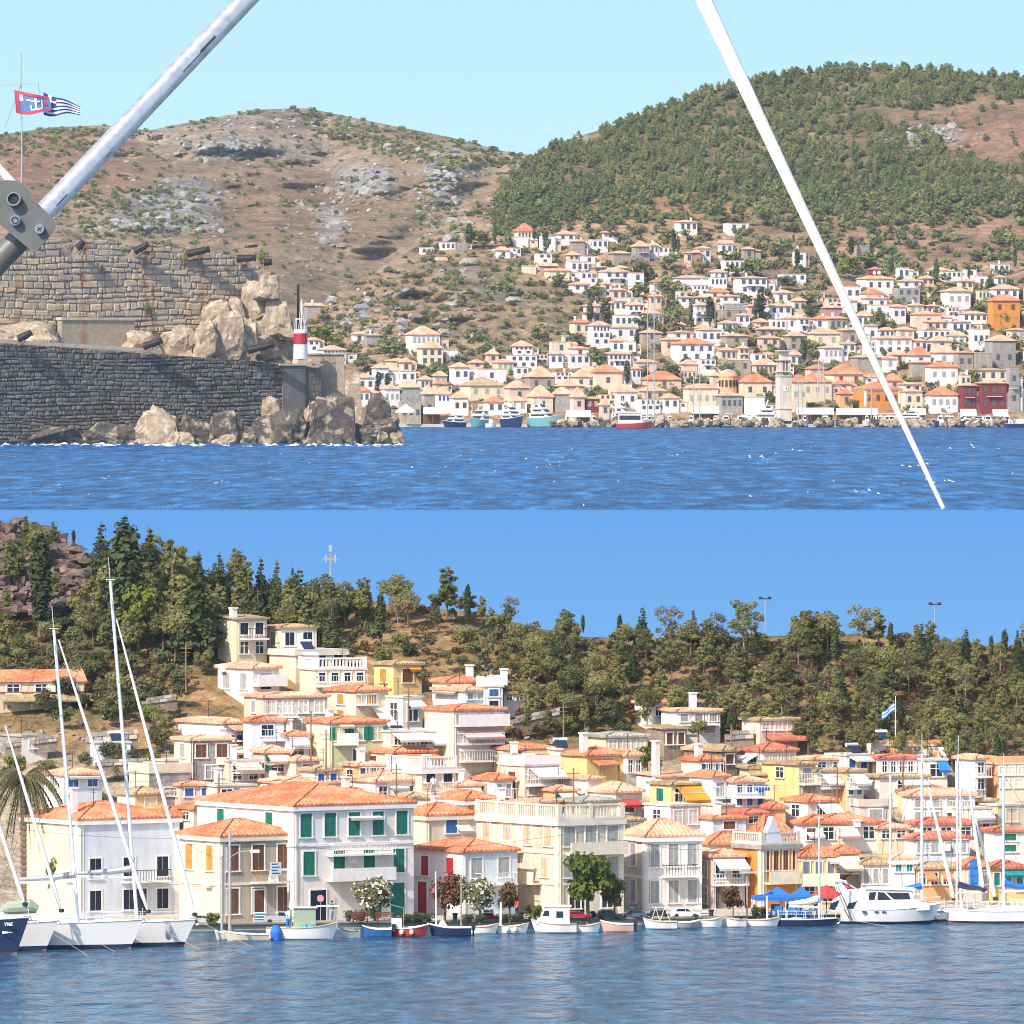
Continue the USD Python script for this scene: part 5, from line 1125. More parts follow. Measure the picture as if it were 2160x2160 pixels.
def town_label(r):
    x0, x1, ye, yb, rr, wl, rf, win = r; x = (x0 + x1) / 2; rw = rowspec(win); n = rw[0][0]
    size = 'wide ' if x1 - x0 > 62 else 'small ' if x1 - x0 < 30 else ''
    st = {1: '', 2: 'tall ', 3: 'very tall '}[len(rw)]
    w = f'{NUM[n]} {"dark" if rw[0][1] == "k" else "shuttered"} {"upper " if len(rw) > 1 else ""}window{"s" if n > 1 else ""}' if n else 'blank walls'
    if x < 830: z = 'by the lighthouse'
    elif yb < 560: z = 'on the hilltop'
    elif yb < 625: z = 'high on the slope'
    elif yb < 680: z = 'on the upper slope'
    elif yb < 735: z = 'in mid slope'
    elif yb < 785: z = 'on the lower slope'
    elif yb < 830: z = 'above the harbour front'
    else: z = 'on the harbour front'
    return f'{size}{st}{WALLS[wl][1]} house, {RFN[rf]}, {w}, {z}'
# the town is packed: smaller houses fill the gaps that its rows leave
_r5 = np.random.default_rng(91); _t = 0
while _t < 6000 and len(_rows) < 268:
    _t += 1; x = _r5.uniform(700, 2170); lo = np.interp(x, [700, 860, 1000, 1130, 1250, 1400, 1700, 2170], [815, 800, 790, 760, 640, 600, 610, 590]); yb = _r5.uniform(lo, 862); w = _r5.uniform(24, 46); h = _r5.uniform(13, 24)
    if any(min(x + w, a1) - max(x, a0) > .28 * w and min(yb, b) - max(yb - h - 9, e - r_ * .8) > .4 * h for a0, a1, e, b, r_, *_ in _rows): continue
    _rows.append((x, x + w, yb - h, yb, _r5.uniform(4, 9), _r5.choice(list('WWWWPCJK')), _r5.choice(['hp', 'hp', 'ho', 'fp', 'fw']), _r5.choice(['2k', '3k', '1k', '2w', '3k/2k'])))
_by = {}
for r in _rows: _by.setdefault(town_label(r), []).append(r)
for lb, rs in _by.items():
    rs.sort(key=lambda r: r[0])
    for i, r in enumerate(rs):
        x0, x1, ye, yb, rr, wl, rf, win = r; D = float(DA(x0, yb)); xc = x0 + (x1 - x0) * (.14 + .1 * (math.sin(x0 * 7 + yb) * .5 + .5))
        L = lb if len(rs) == 1 else f'{lb}, {ORD[min(i, 12)]}'.replace('very tall ', 'tall ')
        ex = []
        if rng.uniform() < .3 and rr > 3: ex.append(('chim', rng.uniform(.2, .8), rng.uniform(.3, .7), rng.uniform(1.2, 2.2)))
        if len(rowspec(win)) > 1 and rng.uniform() < .5: ex.append(('bal', 'F', .5, .2, .8, 'I'))
        if wl == 'O' and x1 - x0 > 80: ex += [('pil',), ('cor',)]
        house(L, D, x0, xc, x1, ye, yb, rr * 1.35, wl, rf, '0', win, 6.0, ex, False, 'houses of the harbour town', 'town_house')
# ---- landmark buildings of the harbour town
def apt(x, y, c): ox, oy, k = CROP[c]; return ox + x * k, oy + y * k
def clock_tower():
    x, y = apt(1596, 1710, 'B'); D = float(DA(x, y)) - 12; s = D / F; k = CROP['B'][2] * s
    p = thing('clock_tower', 'square stone clock tower with open belfry and dark cap on the harbour front', 'tower', W(x, y, D), 18)
    w = 52 * k; m = MB().box(-w, w, -w, w, -4, 270 * k); part(p, 'shaft', m, 'wall_K')
    m = MB()
    for a in (0, 265, 300, 395, 470): m.box(-w * 1.12, w * 1.12, -w * 1.12, w * 1.12, a * k, (a + 9) * k)
    part(p, 'cornice', m, 'wall_J')
    m = MB(); b = w * .88
    for sx in (-1, 1):
        for sy in (-1, 1): m.box(*sorted((sx * b, sx * b * .45)), *sorted((sy * b, sy * b * .45)), 279 * k, 400 * k)
    m.box(-b * .12, b * .12, -b, -b * .6, 279 * k, 390 * k); m.box(-b, b, -b, b, 390 * k, 400 * k); part(p, 'belfry', m, 'wall_K')
    part(p, 'belfry_core', MB().box(-b * .5, b * .5, -b * .5, b * .5, 279 * k, 390 * k), 'sh_dark')
    part(p, 'lantern', MB().box(-b * .7, b * .7, -b * .7, b * .7, 404 * k, 470 * k), 'wall_K')
    part(p, 'cap', MB().lathe([(b * .75, 479 * k), (b * .5, 520 * k), (.05, 560 * k)], 8), 'sh_dark')
    c = MB().lathe([(20 * k, 0), (20 * k, .15), (0.01, .16)], 20); V, f = c.get(); V = V[:, [0, 2, 1]] * (1, -1, 1) + (0, -w, 165 * k); part(p, 'clock_face', (V, f), 'white_trim')
    h = MB(); h.bar((0, -w - .2, 165 * k), (0, -w - .2, 180 * k), .18); h.bar((0, -w - .2, 165 * k), (9 * k, -w - .2, 160 * k), .18); part(p, 'clock_hand', h, 'sh_dark')
clock_tower()
def church():
    x, y = apt(1143, 1545, 'B'); D = float(DA(x, y)) - 4; k = CROP['B'][2] * D / F
    p = thing('church_dome', 'apricot church drum with arched windows and round tiled dome behind the harbour front', 'church', W(x, y, D), 0)
    R = 74 * k; part(p, 'drum', MB().lathe([(R, -5), (R, 95 * k), (R * 1.06, 98 * k), (R * 1.06, 106 * k), (R * .98, 108 * k)], 12), 'wall_A')
    part(p, 'dome', MB().lathe([(R * 1.02, 106 * k), (R * .9, 128 * k), (R * .6, 148 * k), (R * .2, 158 * k), (.05, 160 * k)], 16), 'roof_p')
    for i in range(6):
        a = -math.pi * (.08 + .84 * (i + .5) / 6); c, s_ = math.cos(a), math.sin(a); q = np.array([c * R, s_ * R, 0]); t = np.array([-s_, c, 0]) * 8 * k
        m = MB().bar(q + (0, 0, 18 * k), q + (0, 0, 70 * k), 16 * k, .5, up=(c, s_, 0.01)); part(p, 'window', m, 'sh_dark')
    part(p, 'cross', MB().bar((0, 0, 158 * k), (0, 0, 178 * k), .25).bar((-.9, 0, 171 * k), (.9, 0, 171 * k), .25), 'iron')
church()
def belvedere():
    x, y = apt(700, 540, 'C'); D = float(DA(x, y)); k = CROP['C'][2] * D / F; w = 125 * k
    p = thing('mansion', 'white mansion with dark red glazed lantern room on its roof', 'house', W(x - 28, y, D), 16, 'houses of the harbour town')
    part(p, 'wall', MB().box(0, 2 * w, 0, 2 * w, -5, 105 * k), 'wall_W'); part(p, 'roof', roof_mesh('h', 2 * w, 2 * w, 105 * k, 42 * k, .4), 'roof_p')
    part(p, 'lantern_room', MB().box(w * .62, w * 1.38, w * .62, w * 1.38, 112 * k, 185 * k), 'wall_R'); V, f = roof_mesh('h', w * .8, w * .8, 185 * k, 26 * k, .3).get(); part(p, 'lantern_roof', (V + (w * .6, w * .6, 0), f), 'roof_r')
    for i in range(3): window(p, 'F', w * (.4 + .6 * i), 55 * k, 1.1, 1.9, 'k', False)
    for i in range(2):
        m = MB().box(w * (.72 + .34 * i), w * (.93 + .34 * i), w * .62 - .05, w * .62 + .02, 145 * k, 178 * k); part(p, 'lantern_window', m, 'white_trim')
belvedere()
# quay awnings and parasols of the harbour front
for c, x0, x1, y, lb in [('C', 0, 318, 1580, 'long cream awning left of the second long one on the far quay'), ('C', 340, 690, 1582, 'second long cream awning before the orange house on the far quay'), ('C', 980, 1100, 1585, 'short white awning right of the mooring line on the far quay'), ('C', 1395, 1530, 1590, 'white awning below the dark red houses'), ('C', 1670, 1800, 1595, 'white awning at the right end of the far quay'), ('A', 1370, 1570, 1770, 'large white awning over the rocks beside the teal yacht'),
                         ('B', 840, 1070, 1740, 'white awning over boats before the grey four-window house'), ('A', 205, 350, 1745, 'beige awning left of the moored yachts on the far quay')]:
    (a, yy), (b, _) = apt(x0, y, c), apt(x1, y, c); D = 3141.0; s = D / F; w = (b - a) * s; p = thing('quay_awning', lb, 'awning', W(a, yy, D), 0, 'awnings on the far quay'); hh = 62 * CROP[c][2] * s * .8
    d = 5.0; v = [(0, 0, 0), (w, 0, 0), (w, d, hh), (0, d, hh)]; part(p, 'canopy', MB().add(v + [(x, y_, z - .25) for x, y_, z in v], [(0, 1, 2, 3), (4, 7, 6, 5), (0, 4, 5, 1), (1, 5, 6, 2), (3, 7, 4, 0)]), 'awning_white')
    for i in range(int(w / 5) + 2): part(p, 'post', MB().box(*(i * w / (int(w / 5) + 1) + np.array([-.07, .07])), .1, .25, -5.2, 0), 'wood')
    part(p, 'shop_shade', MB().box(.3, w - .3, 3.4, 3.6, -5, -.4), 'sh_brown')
x, y = apt(62, 1790, 'A'); p = thing('quay_parasol', 'pointed white parasol on the far quay left of the yachts', 'parasol', W(x, 892, 3139), 0); part(p, 'canopy', MB().lathe([(3.6, 3.4), (3.3, 3.9), (.2, 6.2), (.02, 6.4)], 8), 'awning_white'); part(p, 'pole', MB().tube([(0, 0, -1), (0, 0, 6)], .1), 'pole_grey')
# trees among the town houses
def town_tree(key, name, label, px, py, h, wide=1.0, group=None):
    D = float(DA(px, py)) - 2; s = h * D / F; copy(KINDS[key], name, label, 'tree', W(px, py, D) - (0, 0, .3), rng.uniform(0, 360), (s * wide, s * wide, s), group)
CY = 'A 1110 330 95 1;A 1200 425 180 1.3;B 700 430 180 1.0;B 735 430 130 1.0;B 840 1015 180 .9;B 995 1000 200 1.5;B 1370 960 150 1.1;B 1412 950 220 1.3;B 400 1215 150 1.1;B 318 1500 180 1.3;B 1700 545 130 1.2;B 1757 1320 180 1.1;B 1675 350 70 1.3;C 805 395 145 1.2;C 1185 470 205 1.0;C 1465 430 105 1.2;C 1640 500 100 1.6;C 60 1140 190 1.3;C 465 220 150 1.4;C 635 210 80 1.8;C 1855 330 170 .8;C 325 360 70 1.8;B 140 1000 190 2.0;B 20 1000 160 1.6;D 1570 1290 130 1.8;D 1655 1290 120 1.8;B 655 900 90 1.5;A 580 380 180 1.6;A 785 350 140 1.1;C 10 320 140 1.2'
for i, t in enumerate(CY.split(';')):
    c, x, y, h, w = t.split(); px, py = apt(float(x), float(y), c); k = CROP[c][2]
    zone = ('left of the bay of rocks' if px < 1130 else 'in the middle of the town' if px < 1700 else 'in the right half of the town') + (', high up' if py < 560 else ', mid slope' if py < 700 else ', low down')
    town_tree('far_cypress', 'cypress_tree', f'dark cypress {zone}, {"tall" if float(h) * k > 42 else "middling" if float(h) * k > 34 else "short"} and {"broad" if float(w) > 1.35 else "slim"}', px, py, float(h) * k, float(w), 'cypresses among the town houses')
rs_ = np.random.default_rng(55); GR = 'A 680 370 150 1.2 far_bright;A 1290 690 110 1.4 far_bush;A 860 780 170 1.1 far_bush;A 900 700 130 1 far_bush;A 1030 560 90 1.6 far_bush;A 1180 470 70 1.6 far_olive;A 340 1430 120 1.3 far_bush;A 260 1420 90 1.2 far_bush;A 1630 1330 110 1 far_bush;A 1280 1575 80 1.5 far_bright;A 1640 1610 110 1.3 far_bush;A 660 1450 60 1.5 far_bush;A 1440 1180 120 1.3 far_olive;A 1600 800 120 1.4 far_bush;A 410 720 130 1 far_bush;A 750 880 90 1.2 far_bush;B 80 1340 150 1 far_bush;B 60 1620 110 1.6 far_bush;B 640 1440 120 1.7 far_olive;B 690 1600 90 1.4 far_bush;B 1110 1410 100 1.5 far_bush;B 470 1050 140 1.5 far_bush;B 680 1080 150 1.2 far_olive;B 740 960 120 1.2 far_bush;B 450 620 150 1.4 far_olive;B 660 520 100 1.8 far_bush;B 900 560 100 1.3 far_bush;B 1340 600 150 1.2 far_bright;B 1200 590 80 1.6 far_olive;B 640 290 80 1.5 far_bush;B 780 300 70 1.6 far_bush;B 1400 160 90 1.5 far_bush;B 1020 110 60 1.5 far_bush;B 1560 420 130 1.2 far_bush;B 1630 700 90 1.8 far_olive;B 1730 860 120 1.6 far_bush;B 420 760 90 1.6 far_bright;B 540 820 90 1.6 far_bush;B 610 740 110 1.5 far_bush;B 760 760 110 1.5 far_bush;B 1100 460 60 1.8 far_bright;B 200 300 90 1.6 far_olive;C 720 820 150 1.1 far_bush;C 640 860 110 1.2 far_bush;C 410 390 90 1.6 far_bright;C 470 330 110 1.3 far_bright;C 600 300 110 1.8 far_bush;C 280 210 110 1.4 far_bush;C 100 640 110 1.8 far_bush;C 110 720 90 1.5 far_olive;C 860 650 60 1.8 far_bush;C 1180 570 120 1.5 far_bush;C 1570 690 100 1.5 far_bush;C 1500 1270 90 1.4 far_bright;C 1570 980 90 1.3 far_olive;C 1860 1060 180 1.0 far_bush;C 1330 990 60 1.8 far_olive;C 1270 450 70 1.5 far_bush;C 620 700 70 1.6 far_olive;D 1060 900 230 1.3 far_bright;D 1180 930 150 1.3 far_bright;D 960 830 120 1.3 far_bright;D 1420 1110 110 1.6 far_bush;D 1680 980 150 1.6 far_bush;D 1500 330 120 1.5 far_bush;D 1560 340 110 1.4 far_bush;D 1330 620 80 2 far_bush;C 1780 800 110 1.4 far_bush;C 460 790 110 1.4 far_bush;C 1740 120 60 1.5 far_bush;C 1500 240 70 1.5 far_bush;C 880 100 80 1.2 far_bush;C 1150 90 60 1.5 far_bush'
GL = {'far_bush': 'round dark green tree', 'far_bright': 'yellow green tree', 'far_olive': 'grey green olive tree'}
for t in GR.split(';'):
    c, x, y, h, w, kk = t.split(); px, py = apt(float(x), float(y), c); k = CROP[c][2]; zone = 'behind the lighthouse point' if px < 830 else ('in the left part of the town' if px < 1150 else 'in the middle of the town' if px < 1500 else 'right of the clock tower column' if px < 1850 else 'at the right end of the town') + (', high up' if py < 560 else ', mid slope' if py < 700 else ', low down')
    town_tree(kk, 'garden_tree', f'{GL[kk]} between houses {zone}', px, py, float(h) * k, float(w), 'garden trees of the harbour town')
px, py = apt(1425, 580, 'D'); town_tree('magenta', 'bougainvillea', 'magenta flowering bougainvillea beside the white house behind the lighthouse', px, py, 22, 1.2)
# ---------------------------------------------------------------- the fort on the point
def fortmat(name, c1, c2):
    """pale stone with rust that has run down below the cannons"""
    D_ = 2190.0; cols = [(44, 6), (176, 5), (303, 5), (420, 4), (318, 3)]; x0, x1 = -125.0, -50.0; st = [(0, (0, 0, 0))]
    for c_, w_ in sorted(cols): u = lambda q_: ((q_ - 1080) / F * D_ - x0) / (x1 - x0); st += [(u(c_ - w_ * 1.6), (0, 0, 0)), (u(c_ - w_ * .4), (1, 1, 1)), (u(c_ + w_ * .4), (1, 1, 1)), (u(c_ + w_ * 1.6), (0, 0, 0))]
    st = sorted(st + [(1, (0, 0, 0))], key=lambda q_: q_[0])
    MATS[name] = usdkit.material(stage, f'/World/Looks/{name}', {'g': ('geometry', {}), 's': ('separate_xyz', {}), 'w': ('noise_texture', {'scale': .35, 'detail': 3}), 'wx': ('math', {'math_type': 'multiply_add', 'value2': 2.4}), 'mr': ('map_range', {'from_min': x0 + 1.2, 'from_max': x1 + 1.2, 'clamp': True}), 'rs': ('rgb_ramp', {'ramp': st}),
        'n': ('noise_texture', {'scale': .9, 'detail': 5, 'roughness': .65}), 'r': ('rgb_ramp', {'ramp': [(.35, c1), (.65, c2)]}), 'fn': ('noise_texture', {'scale': .22, 'detail': 3}), 'fr': ('map_range', {'from_min': .38, 'from_max': .62, 'clamp': True}), 'fm': ('math', {'math_type': 'multiply'}), 'x': ('mix_color', {'b': (.30, .115, .035)}), 'p': ('principled_bsdf', {'roughness': .9, 'specular_ior_level': .2}), 'bn': ('noise_texture', {'scale': 2.0, 'detail': 4}), 'b': ('bump', {'strength': .6, 'distance': .15})},
        [('g.position', 's.vector'), ('g.position', 'w.vector'), ('w.fac', 'wx.value1'), ('s.x', 'wx.value3'), ('wx.value', 'mr.value'), ('mr.result', 'rs.fac'), ('g.position', 'n.vector'), ('n.fac', 'r.fac'), ('g.position', 'fn.vector'), ('fn.fac', 'fr.value'), ('rs.color', 'fm.value1'), ('fr.result', 'fm.value2'), ('fm.value', 'x.fac'), ('r.color', 'x.a'), ('x.result', 'p.base_color'), ('g.position', 'bn.vector'), ('bn.fac', 'b.height'), ('b.normal', 'p.normal')], surface='p.BSDF')
fortmat('fort_stone_0', (.44, .35, .245), (.33, .26, .185)); fortmat('fort_stone_1', (.36, .29, .215), (.27, .22, .165)); fortmat('fort_stone_2', (.50, .38, .25), (.37, .285, .195))
nmat('fort_rust', (.36, .17, .07), (.24, .13, .07), .8, bump=.4); nmat('mortar', (.20, .175, .14), (.14, .12, .10), .8)
nmat('sea_stone_0', (.165, .148, .125), (.095, .086, .075), .9, bump=.5); nmat('sea_stone_1', (.22, .19, .15), (.14, .122, .10), .9, bump=.5); nmat('sea_stone_2', (.12, .098, .08), (.075, .065, .058), .9, bump=.5); nmat('sea_mortar', (.045, .04, .036), (.03, .027, .025), .8)
nmat('boulder', (.42, .325, .225), (.27, .20, .14), .35, bump=.7, bscale=1.2, c3=(.50, .42, .32), dist=.3); nmat('wet_rock', (.115, .095, .075), (.055, .048, .042), .35, bump=.7, bscale=1.0, dist=.3, c3=(.42, .33, .22), lo=.34, hi=.66)
nmat('render_grey', (.16, .14, .12), (.10, .092, .085), .4, stretch=(1, 1, .3)); nmat('terrace', (.46, .41, .32), (.36, .32, .25), .5)
nmat('cannon', (.022, .016, .014), (.014, .011, .010), 2, .6)
def DF(px): return 2150 + (px + 60) * .07
YAW = math.degrees(math.atan2(.07, 1 / F * 2170 * 1.0)) if False else 33.0
def wall_frame(pxa, pxb, off):
    a, b = W(pxa, H0, DF(pxa) + off), W(pxb, H0, DF(pxb) + off); t = (b - a)[:2]; L = np.linalg.norm(t); return a[:2], t / L, L
def stone_wall(name, label, cat, pxa, pxb, off, top, bottom, hrow, wavg, mats, core, thick, rust=(), rmat='fort_rust', notch=None, holes=()):
    """a coursed rubble wall: stone by stone on a mortar core. top and bottom give the rows at a column of the frame"""
    o, t, L = wall_frame(pxa, pxb, off); n = np.array([t[1], -t[0]]); rs = np.random.default_rng(len(label))
    col = lambda s: (lambda q: 1080 + q[0] * F / q[1])(o + t * s)
    zt = lambda s: -(top(col(s)) - H0) / F * (o + t * s)[1]
    zb = lambda s: -(bottom(col(s)) - H0) / F * (o + t * s)[1]
    p = thing(name, label, cat, (o[0], o[1], 0), math.degrees(math.atan2(t[1], t[0])))
    ss = np.linspace(0, L, 50); v = []
    for s in ss: v += [(s, 0, zb(s) - 2), (s, 0, zt(s) - .05), (s, thick, zt(s) - .05), (s, thick, zb(s) - 2)]
    f = []
    for i in range(len(ss) - 1):
        a, b = 4 * i, 4 * i + 4; f += [(a, b, b + 1, a + 1), (a + 1, b + 1, b + 2, a + 2), (a + 2, b + 2, b + 3, a + 3)]
    f += [(0, 1, 2, 3), (4 * len(ss) - 4, 4 * len(ss) - 1, 4 * len(ss) - 2, 4 * len(ss) - 3)]
    part(p, 'wall_core', MB().add(v, f), core)
    S = []; zmin = min(zb(s) for s in ss); z = zmin; zmax = max(zt(s) for s in ss); row = 0
    while z < zmax:
        hh = hrow * rs.uniform(.65, 1.45); s = rs.uniform(-1, 0) * wavg
        while s < L:
            w = wavg * rs.uniform(.4, 1.8); a, b = max(s, 0) + .06, min(s + w, L) - .06; m_ = (a + b) / 2
            wob = (.3 * math.sin(m_ * .13 + row * .3) + rs.uniform(-.12, .12)) * hrow
            if b - a > .35:
                z0, z1 = max(z + .05 + wob, zb(m_)), min(z + hh - .05 + wob, zt(m_) - .02)
                if z1 - z0 > hrow * .3 and not (notch and notch(col(m_), -(z0 + z1) / 2 * F / (o + t * m_)[1] + H0)): S.append((a, b, z0, z1))
            s += w
        z += hh; row += 1
    S.sort(key=lambda q: -(q[1] - q[0]) * (q[3] - q[2])); rest = [MB() for _ in mats]
    for i, (a, b, z0, z1) in enumerate(S):
        d = rs.uniform(.10, .34); e = min(.24, (b - a) * .24, (z1 - z0) * .26); j = rs.uniform(-e, e, 8) * .9
        jj = rs.uniform(-.6, 1.0, 8) * e * .8; A = [(a + jj[0], -.0, z0 + jj[1]), (b - jj[2], 0, z0 + jj[3]), (b - jj[4], 0, z1 - jj[5]), (a + jj[6], 0, z1 - jj[7])]; Bq = [(a + e + j[0], -d, z0 + e + j[1]), (b - e + j[2], -d, z0 + e + j[3]), (b - e + j[4], -d, z1 - e + j[5]), (a + e + j[6], -d, z1 - e + j[7])]
        m = MB().add(A + Bq, [(4, 5, 6, 7), (0, 1, 5, 4), (1, 2, 6, 5), (2, 3, 7, 6), (3, 0, 4, 7)]); k = rs.integers(len(mats))
        c = col((a + b) / 2); r_ = any(abs(c - q) < 7 + 5 * rs.uniform() and rs.uniform() < .75 for q in rust)
        if i < 299: part(p, 'stone', m, rmat if r_ else mats[k])
        else: rest[k].add(*m.get())
    for k, m in enumerate(rest):
        if m.n: part(p, 'small_stones', m, mats[k], kind='stuff')
    return p, o, t, L, zt
TOPU = lambda x: np.interp(x, [-40, 128, 130, 176, 178, 258, 260, 300, 302, 390, 392, 470, 520, 522, 552], [500, 505, 540, 543, 505, 510, 545, 545, 512, 522, 530, 535, 548, 560, 562])
U = stone_wall('fort_wall', 'high upper fort wall of pale coursed stone with crenels and rust streaks', 'fort wall', -30, 545, 26, TOPU, lambda x: np.interp(x, [-30, 60, 130, 300, 470, 545], [680, 690, 700, 700, 715, 665]), 1.25, 2.2, ['fort_stone_0', 'fort_stone_1', 'fort_stone_2'], 'mortar', 5, rust=())
S_ = stone_wall('sea_wall', 'long dark sea wall of small grey stones below the fort', 'sea wall', -60, 600, 0, lambda x: 724 + (x - 11) * .071, lambda x: 934 + 0 * x, 0.92, 1.45, ['sea_stone_0', 'sea_stone_1', 'sea_stone_0', 'sea_stone_2'], 'sea_mortar', 12, rust=())
# terraces, the low inner wall, the bastion with its steps
def deck(name, label, pts, z, mat, th=4.0):
    v = [(x, y, z) for x, y in pts] + [(x, y, z - th) for x, y in pts]; n = len(pts)
    f = [(0, i, i + 1, i + 1) for i in range(1, n - 1)] + [(i, (i + 1) % n, n + (i + 1) % n, n + i) for i in range(n)]
    return MB().add(v, f)
def g2(px, D): return W(px, H0, D)[:2]
zt_ = lambda px, py, D: -(py - H0) / F * D
o, t, L, ztop = S_[1:]
m = MB(); ss = np.linspace(0, L, 30); v = []
nn = np.array([-t[1], t[0]])
for s in ss: q_ = o + t * s; r_ = q_ + nn * 34; v += [(*(q_ + nn * .2), ztop(s) - .35), (*r_, ztop(s) + .3)]
part('/World', 'fort_terrace', m.add(v, [(2 * i, 2 * i + 2, 2 * i + 3, 2 * i + 1) for i in range(len(ss) - 1)]), 'terrace'); tag(stage.GetPrimAtPath('/World/fort_terrace'), 'pale terrace between the sea wall and the upper fort wall', None, None, 'structure')
p = thing('parapet_ledge', 'pale lit ledge along the top of the sea wall at the far left', 'ledge', W(0, 730, DF(0)), 0)
a, b = W(-60, 716, DF(-60) + 2) - W(0, 730, DF(0)), W(330, 741, DF(330) + 2) - W(0, 730, DF(0)); part(p, 'ledge_stone', MB().bar(a, b, 2.2, .9), 'terrace')
p = thing('inner_wall', 'low plastered wall panel under the upper fort wall', 'wall', W(130, 735, DF(130) + 22), math.degrees(math.atan2(t[1], t[0]))); w_ = 165 * 2170 / F; part(p, 'panel', MB().box(0, w_ * 1.1, 0, 2, -3, 60 * 2170 / F), 'fort_stone_1'); part(p, 'coping', MB().box(-.2, w_ * 1.1 + .2, -.3, 2.2, 60 * 2170 / F + .01, 60 * 2170 / F + .7), 'terrace')
# bastion
D0 = DF(600) - 1; p = thing('bastion', 'smooth grey bastion under the red and white light with stone steps on its right', 'bastion', W(597, 934, D0), 30); k_ = D0 / F
part(p, 'front_wall', MB().box(0, 54 * k_, 0, 10, -2, 162 * k_), 'render_grey'); part(p, 'right_wall', MB().box(54 * k_ + .02, 94 * k_, .6, 10, -2, 159 * k_), 'sea_stone_1')
for i in range(6):
    for j in range(4 + i % 2): part(p, 'stone', MB().box((55.5 + j * 8.4 - (i % 2) * 3) * k_ + .2 * k_, (63 + j * 8.4 - (i % 2) * 3) * k_, .45, .62, (60 + i * 16) * k_, (75 + i * 16) * k_) if 55.5 + j * 8.4 - (i % 2) * 3 > 54.5 and 63 + j * 8.4 - (i % 2) * 3 < 94.5 else MB().box((54.5) * k_, (58) * k_, .45, .62, (60 + i * 16) * k_, (75 + i * 16) * k_), 'sea_stone_0')
part(p, 'parapet', MB().box(-1, 95 * k_, -.3, 10, 163 * k_, 167 * k_), 'terrace')
p = thing('stone_steps', 'pale wall with coping and stone steps leading down right of the bastion', 'steps', W(600, 934, D0 + 12), 0); k_ = (D0 + 12) / F
part(p, 'rear_wall', MB().box(24 * k_, 126 * k_, 0, 4, -2, 186 * k_), 'fort_stone_1'); part(p, 'rear_coping', MB().box(20 * k_, 129 * k_, -.4, 4.2, 186.2 * k_, 190 * k_), 'terrace')
for i in range(10): part(p, 'step', MB().box((127 + i * .6) * k_, (158 + i * .9) * k_, -i * .9, 4 - i * .9, -2, (150 - i * 12.4) * k_), 'boulder')
# boulders
def rock(name, label, px, py, wpx, hpx, D, mat, seed, group=None, sink=.5, depth=1.0):
    """a broken block: the hull of a few jittered points of a box, with fractured steps"""
    rs = np.random.default_rng(seed); k = D / F; v = []
    for sx in (-1, 1):
        for sy in (-1, 1):
            for sz in (-1, 1): v += [np.array([sx * rs.uniform(.45, 1), sy * rs.uniform(.45, 1), sz * rs.uniform(.55, 1)]) for _ in range(2)]
    v = np.array(v + [(rs.uniform(-.4, .4), 0, 1.1), (rs.uniform(-.5, .5), -1.05, rs.uniform(-.3, .4))]); h = trimesh.convex.convex_hull(v); m = h.subdivide().subdivide().subdivide(); P = m.vertices.copy(); nr = P / (np.linalg.norm(P, axis=1, keepdims=True) + 1e-9)
    st = np.floor(meshkit.fbm(P * 1.5 + seed * 3.7, 2) * 6) / 6; P = P + nr * ((st - .5) * .5 + (meshkit.fbm(P * 3.1 + seed, 3) - .5) * .20)[:, None]
    tp = rs.uniform(.05, .3); P[:, 0] = P[:, 0] * (1 - tp * (P[:, 2] + .2).clip(0)) + P[:, 2] * rs.uniform(-.25, .25); P[:, 2] += P[:, 0] * rs.uniform(-.35, .35)
    P = P - (P.max(0) + P.min(0)) / 2; P /= np.abs(P).max(0); P = P * (wpx * k / 2, wpx * k * .4 * depth, hpx * k / 2 * (1 + sink)) + (0, 0, hpx * k / 2 * (1 - sink))
    p = thing(name, label, 'rock', W(px, py, D), 0, group); part(p, 'stone', (P, m.faces), mat, smooth=22); return p
BIG = [(335, 935, 105, 82, 'big flat-topped sunlit boulder in front of the sea wall', 'boulder'), (232, 936, 130, 46, 'low ledge of pale rock left of the big flat-topped boulder', 'wet_rock'), (70, 938, 190, 44, 'dark low rock ledge at the left end of the sea wall', 'wet_rock'), (415, 935, 78, 62, 'dark leaning boulder right of the flat-topped one', 'wet_rock'), (476, 934, 76, 70, 'two-toned boulder with lit base before the sea wall', 'wet_rock'),
       (585, 933, 130, 74, 'dark broad boulder below the left edge of the bastion', 'wet_rock'), (572, 876, 44, 42, 'small lit boulder sitting on the dark broad boulder', 'boulder'), (692, 932, 120, 104, 'tall smooth boulder with pale lower lip below the bastion', 'wet_rock'), (660, 905, 54, 60, 'pale knobbly boulder left of the tall smooth one', 'boulder'), (800, 930, 96, 52, 'layered low rock at the very tip of the point', 'wet_rock'), (795, 888, 62, 62, 'brown upright rock below the stone steps', 'wet_rock'), (756, 932, 64, 40, 'small dark rock between the tall boulder and the tip', 'wet_rock'), (835, 931, 40, 26, 'last little rock at the tip of the point', 'boulder'), (525, 934, 60, 34, 'small wet rock between two larger boulders', 'wet_rock')]
for i, (x, y, w, h, l, mt) in enumerate(BIG): rock('shore_boulder', l, x, y, w, h, (2171 if y > 900 else 2176) - (6 if y > 928 else 0) + (2 if i % 2 else 0), mt, 40 + i, 'boulders along the foot of the fort')
rs_ = np.random.default_rng(8)
for i in range(34): x = rs_.uniform(10, 850); w = rs_.uniform(18, 44); rock('shore_stone', ('dark wet stone' if i % 3 else 'pale small stone') + ' wedged between the boulders at the waterline', x, 936, w, w * rs_.uniform(.4, .75), 2164 + rs_.uniform(-3, 3), 'wet_rock' if i % 3 else 'boulder', 120 + i, 'small stones along the foot of the fort')
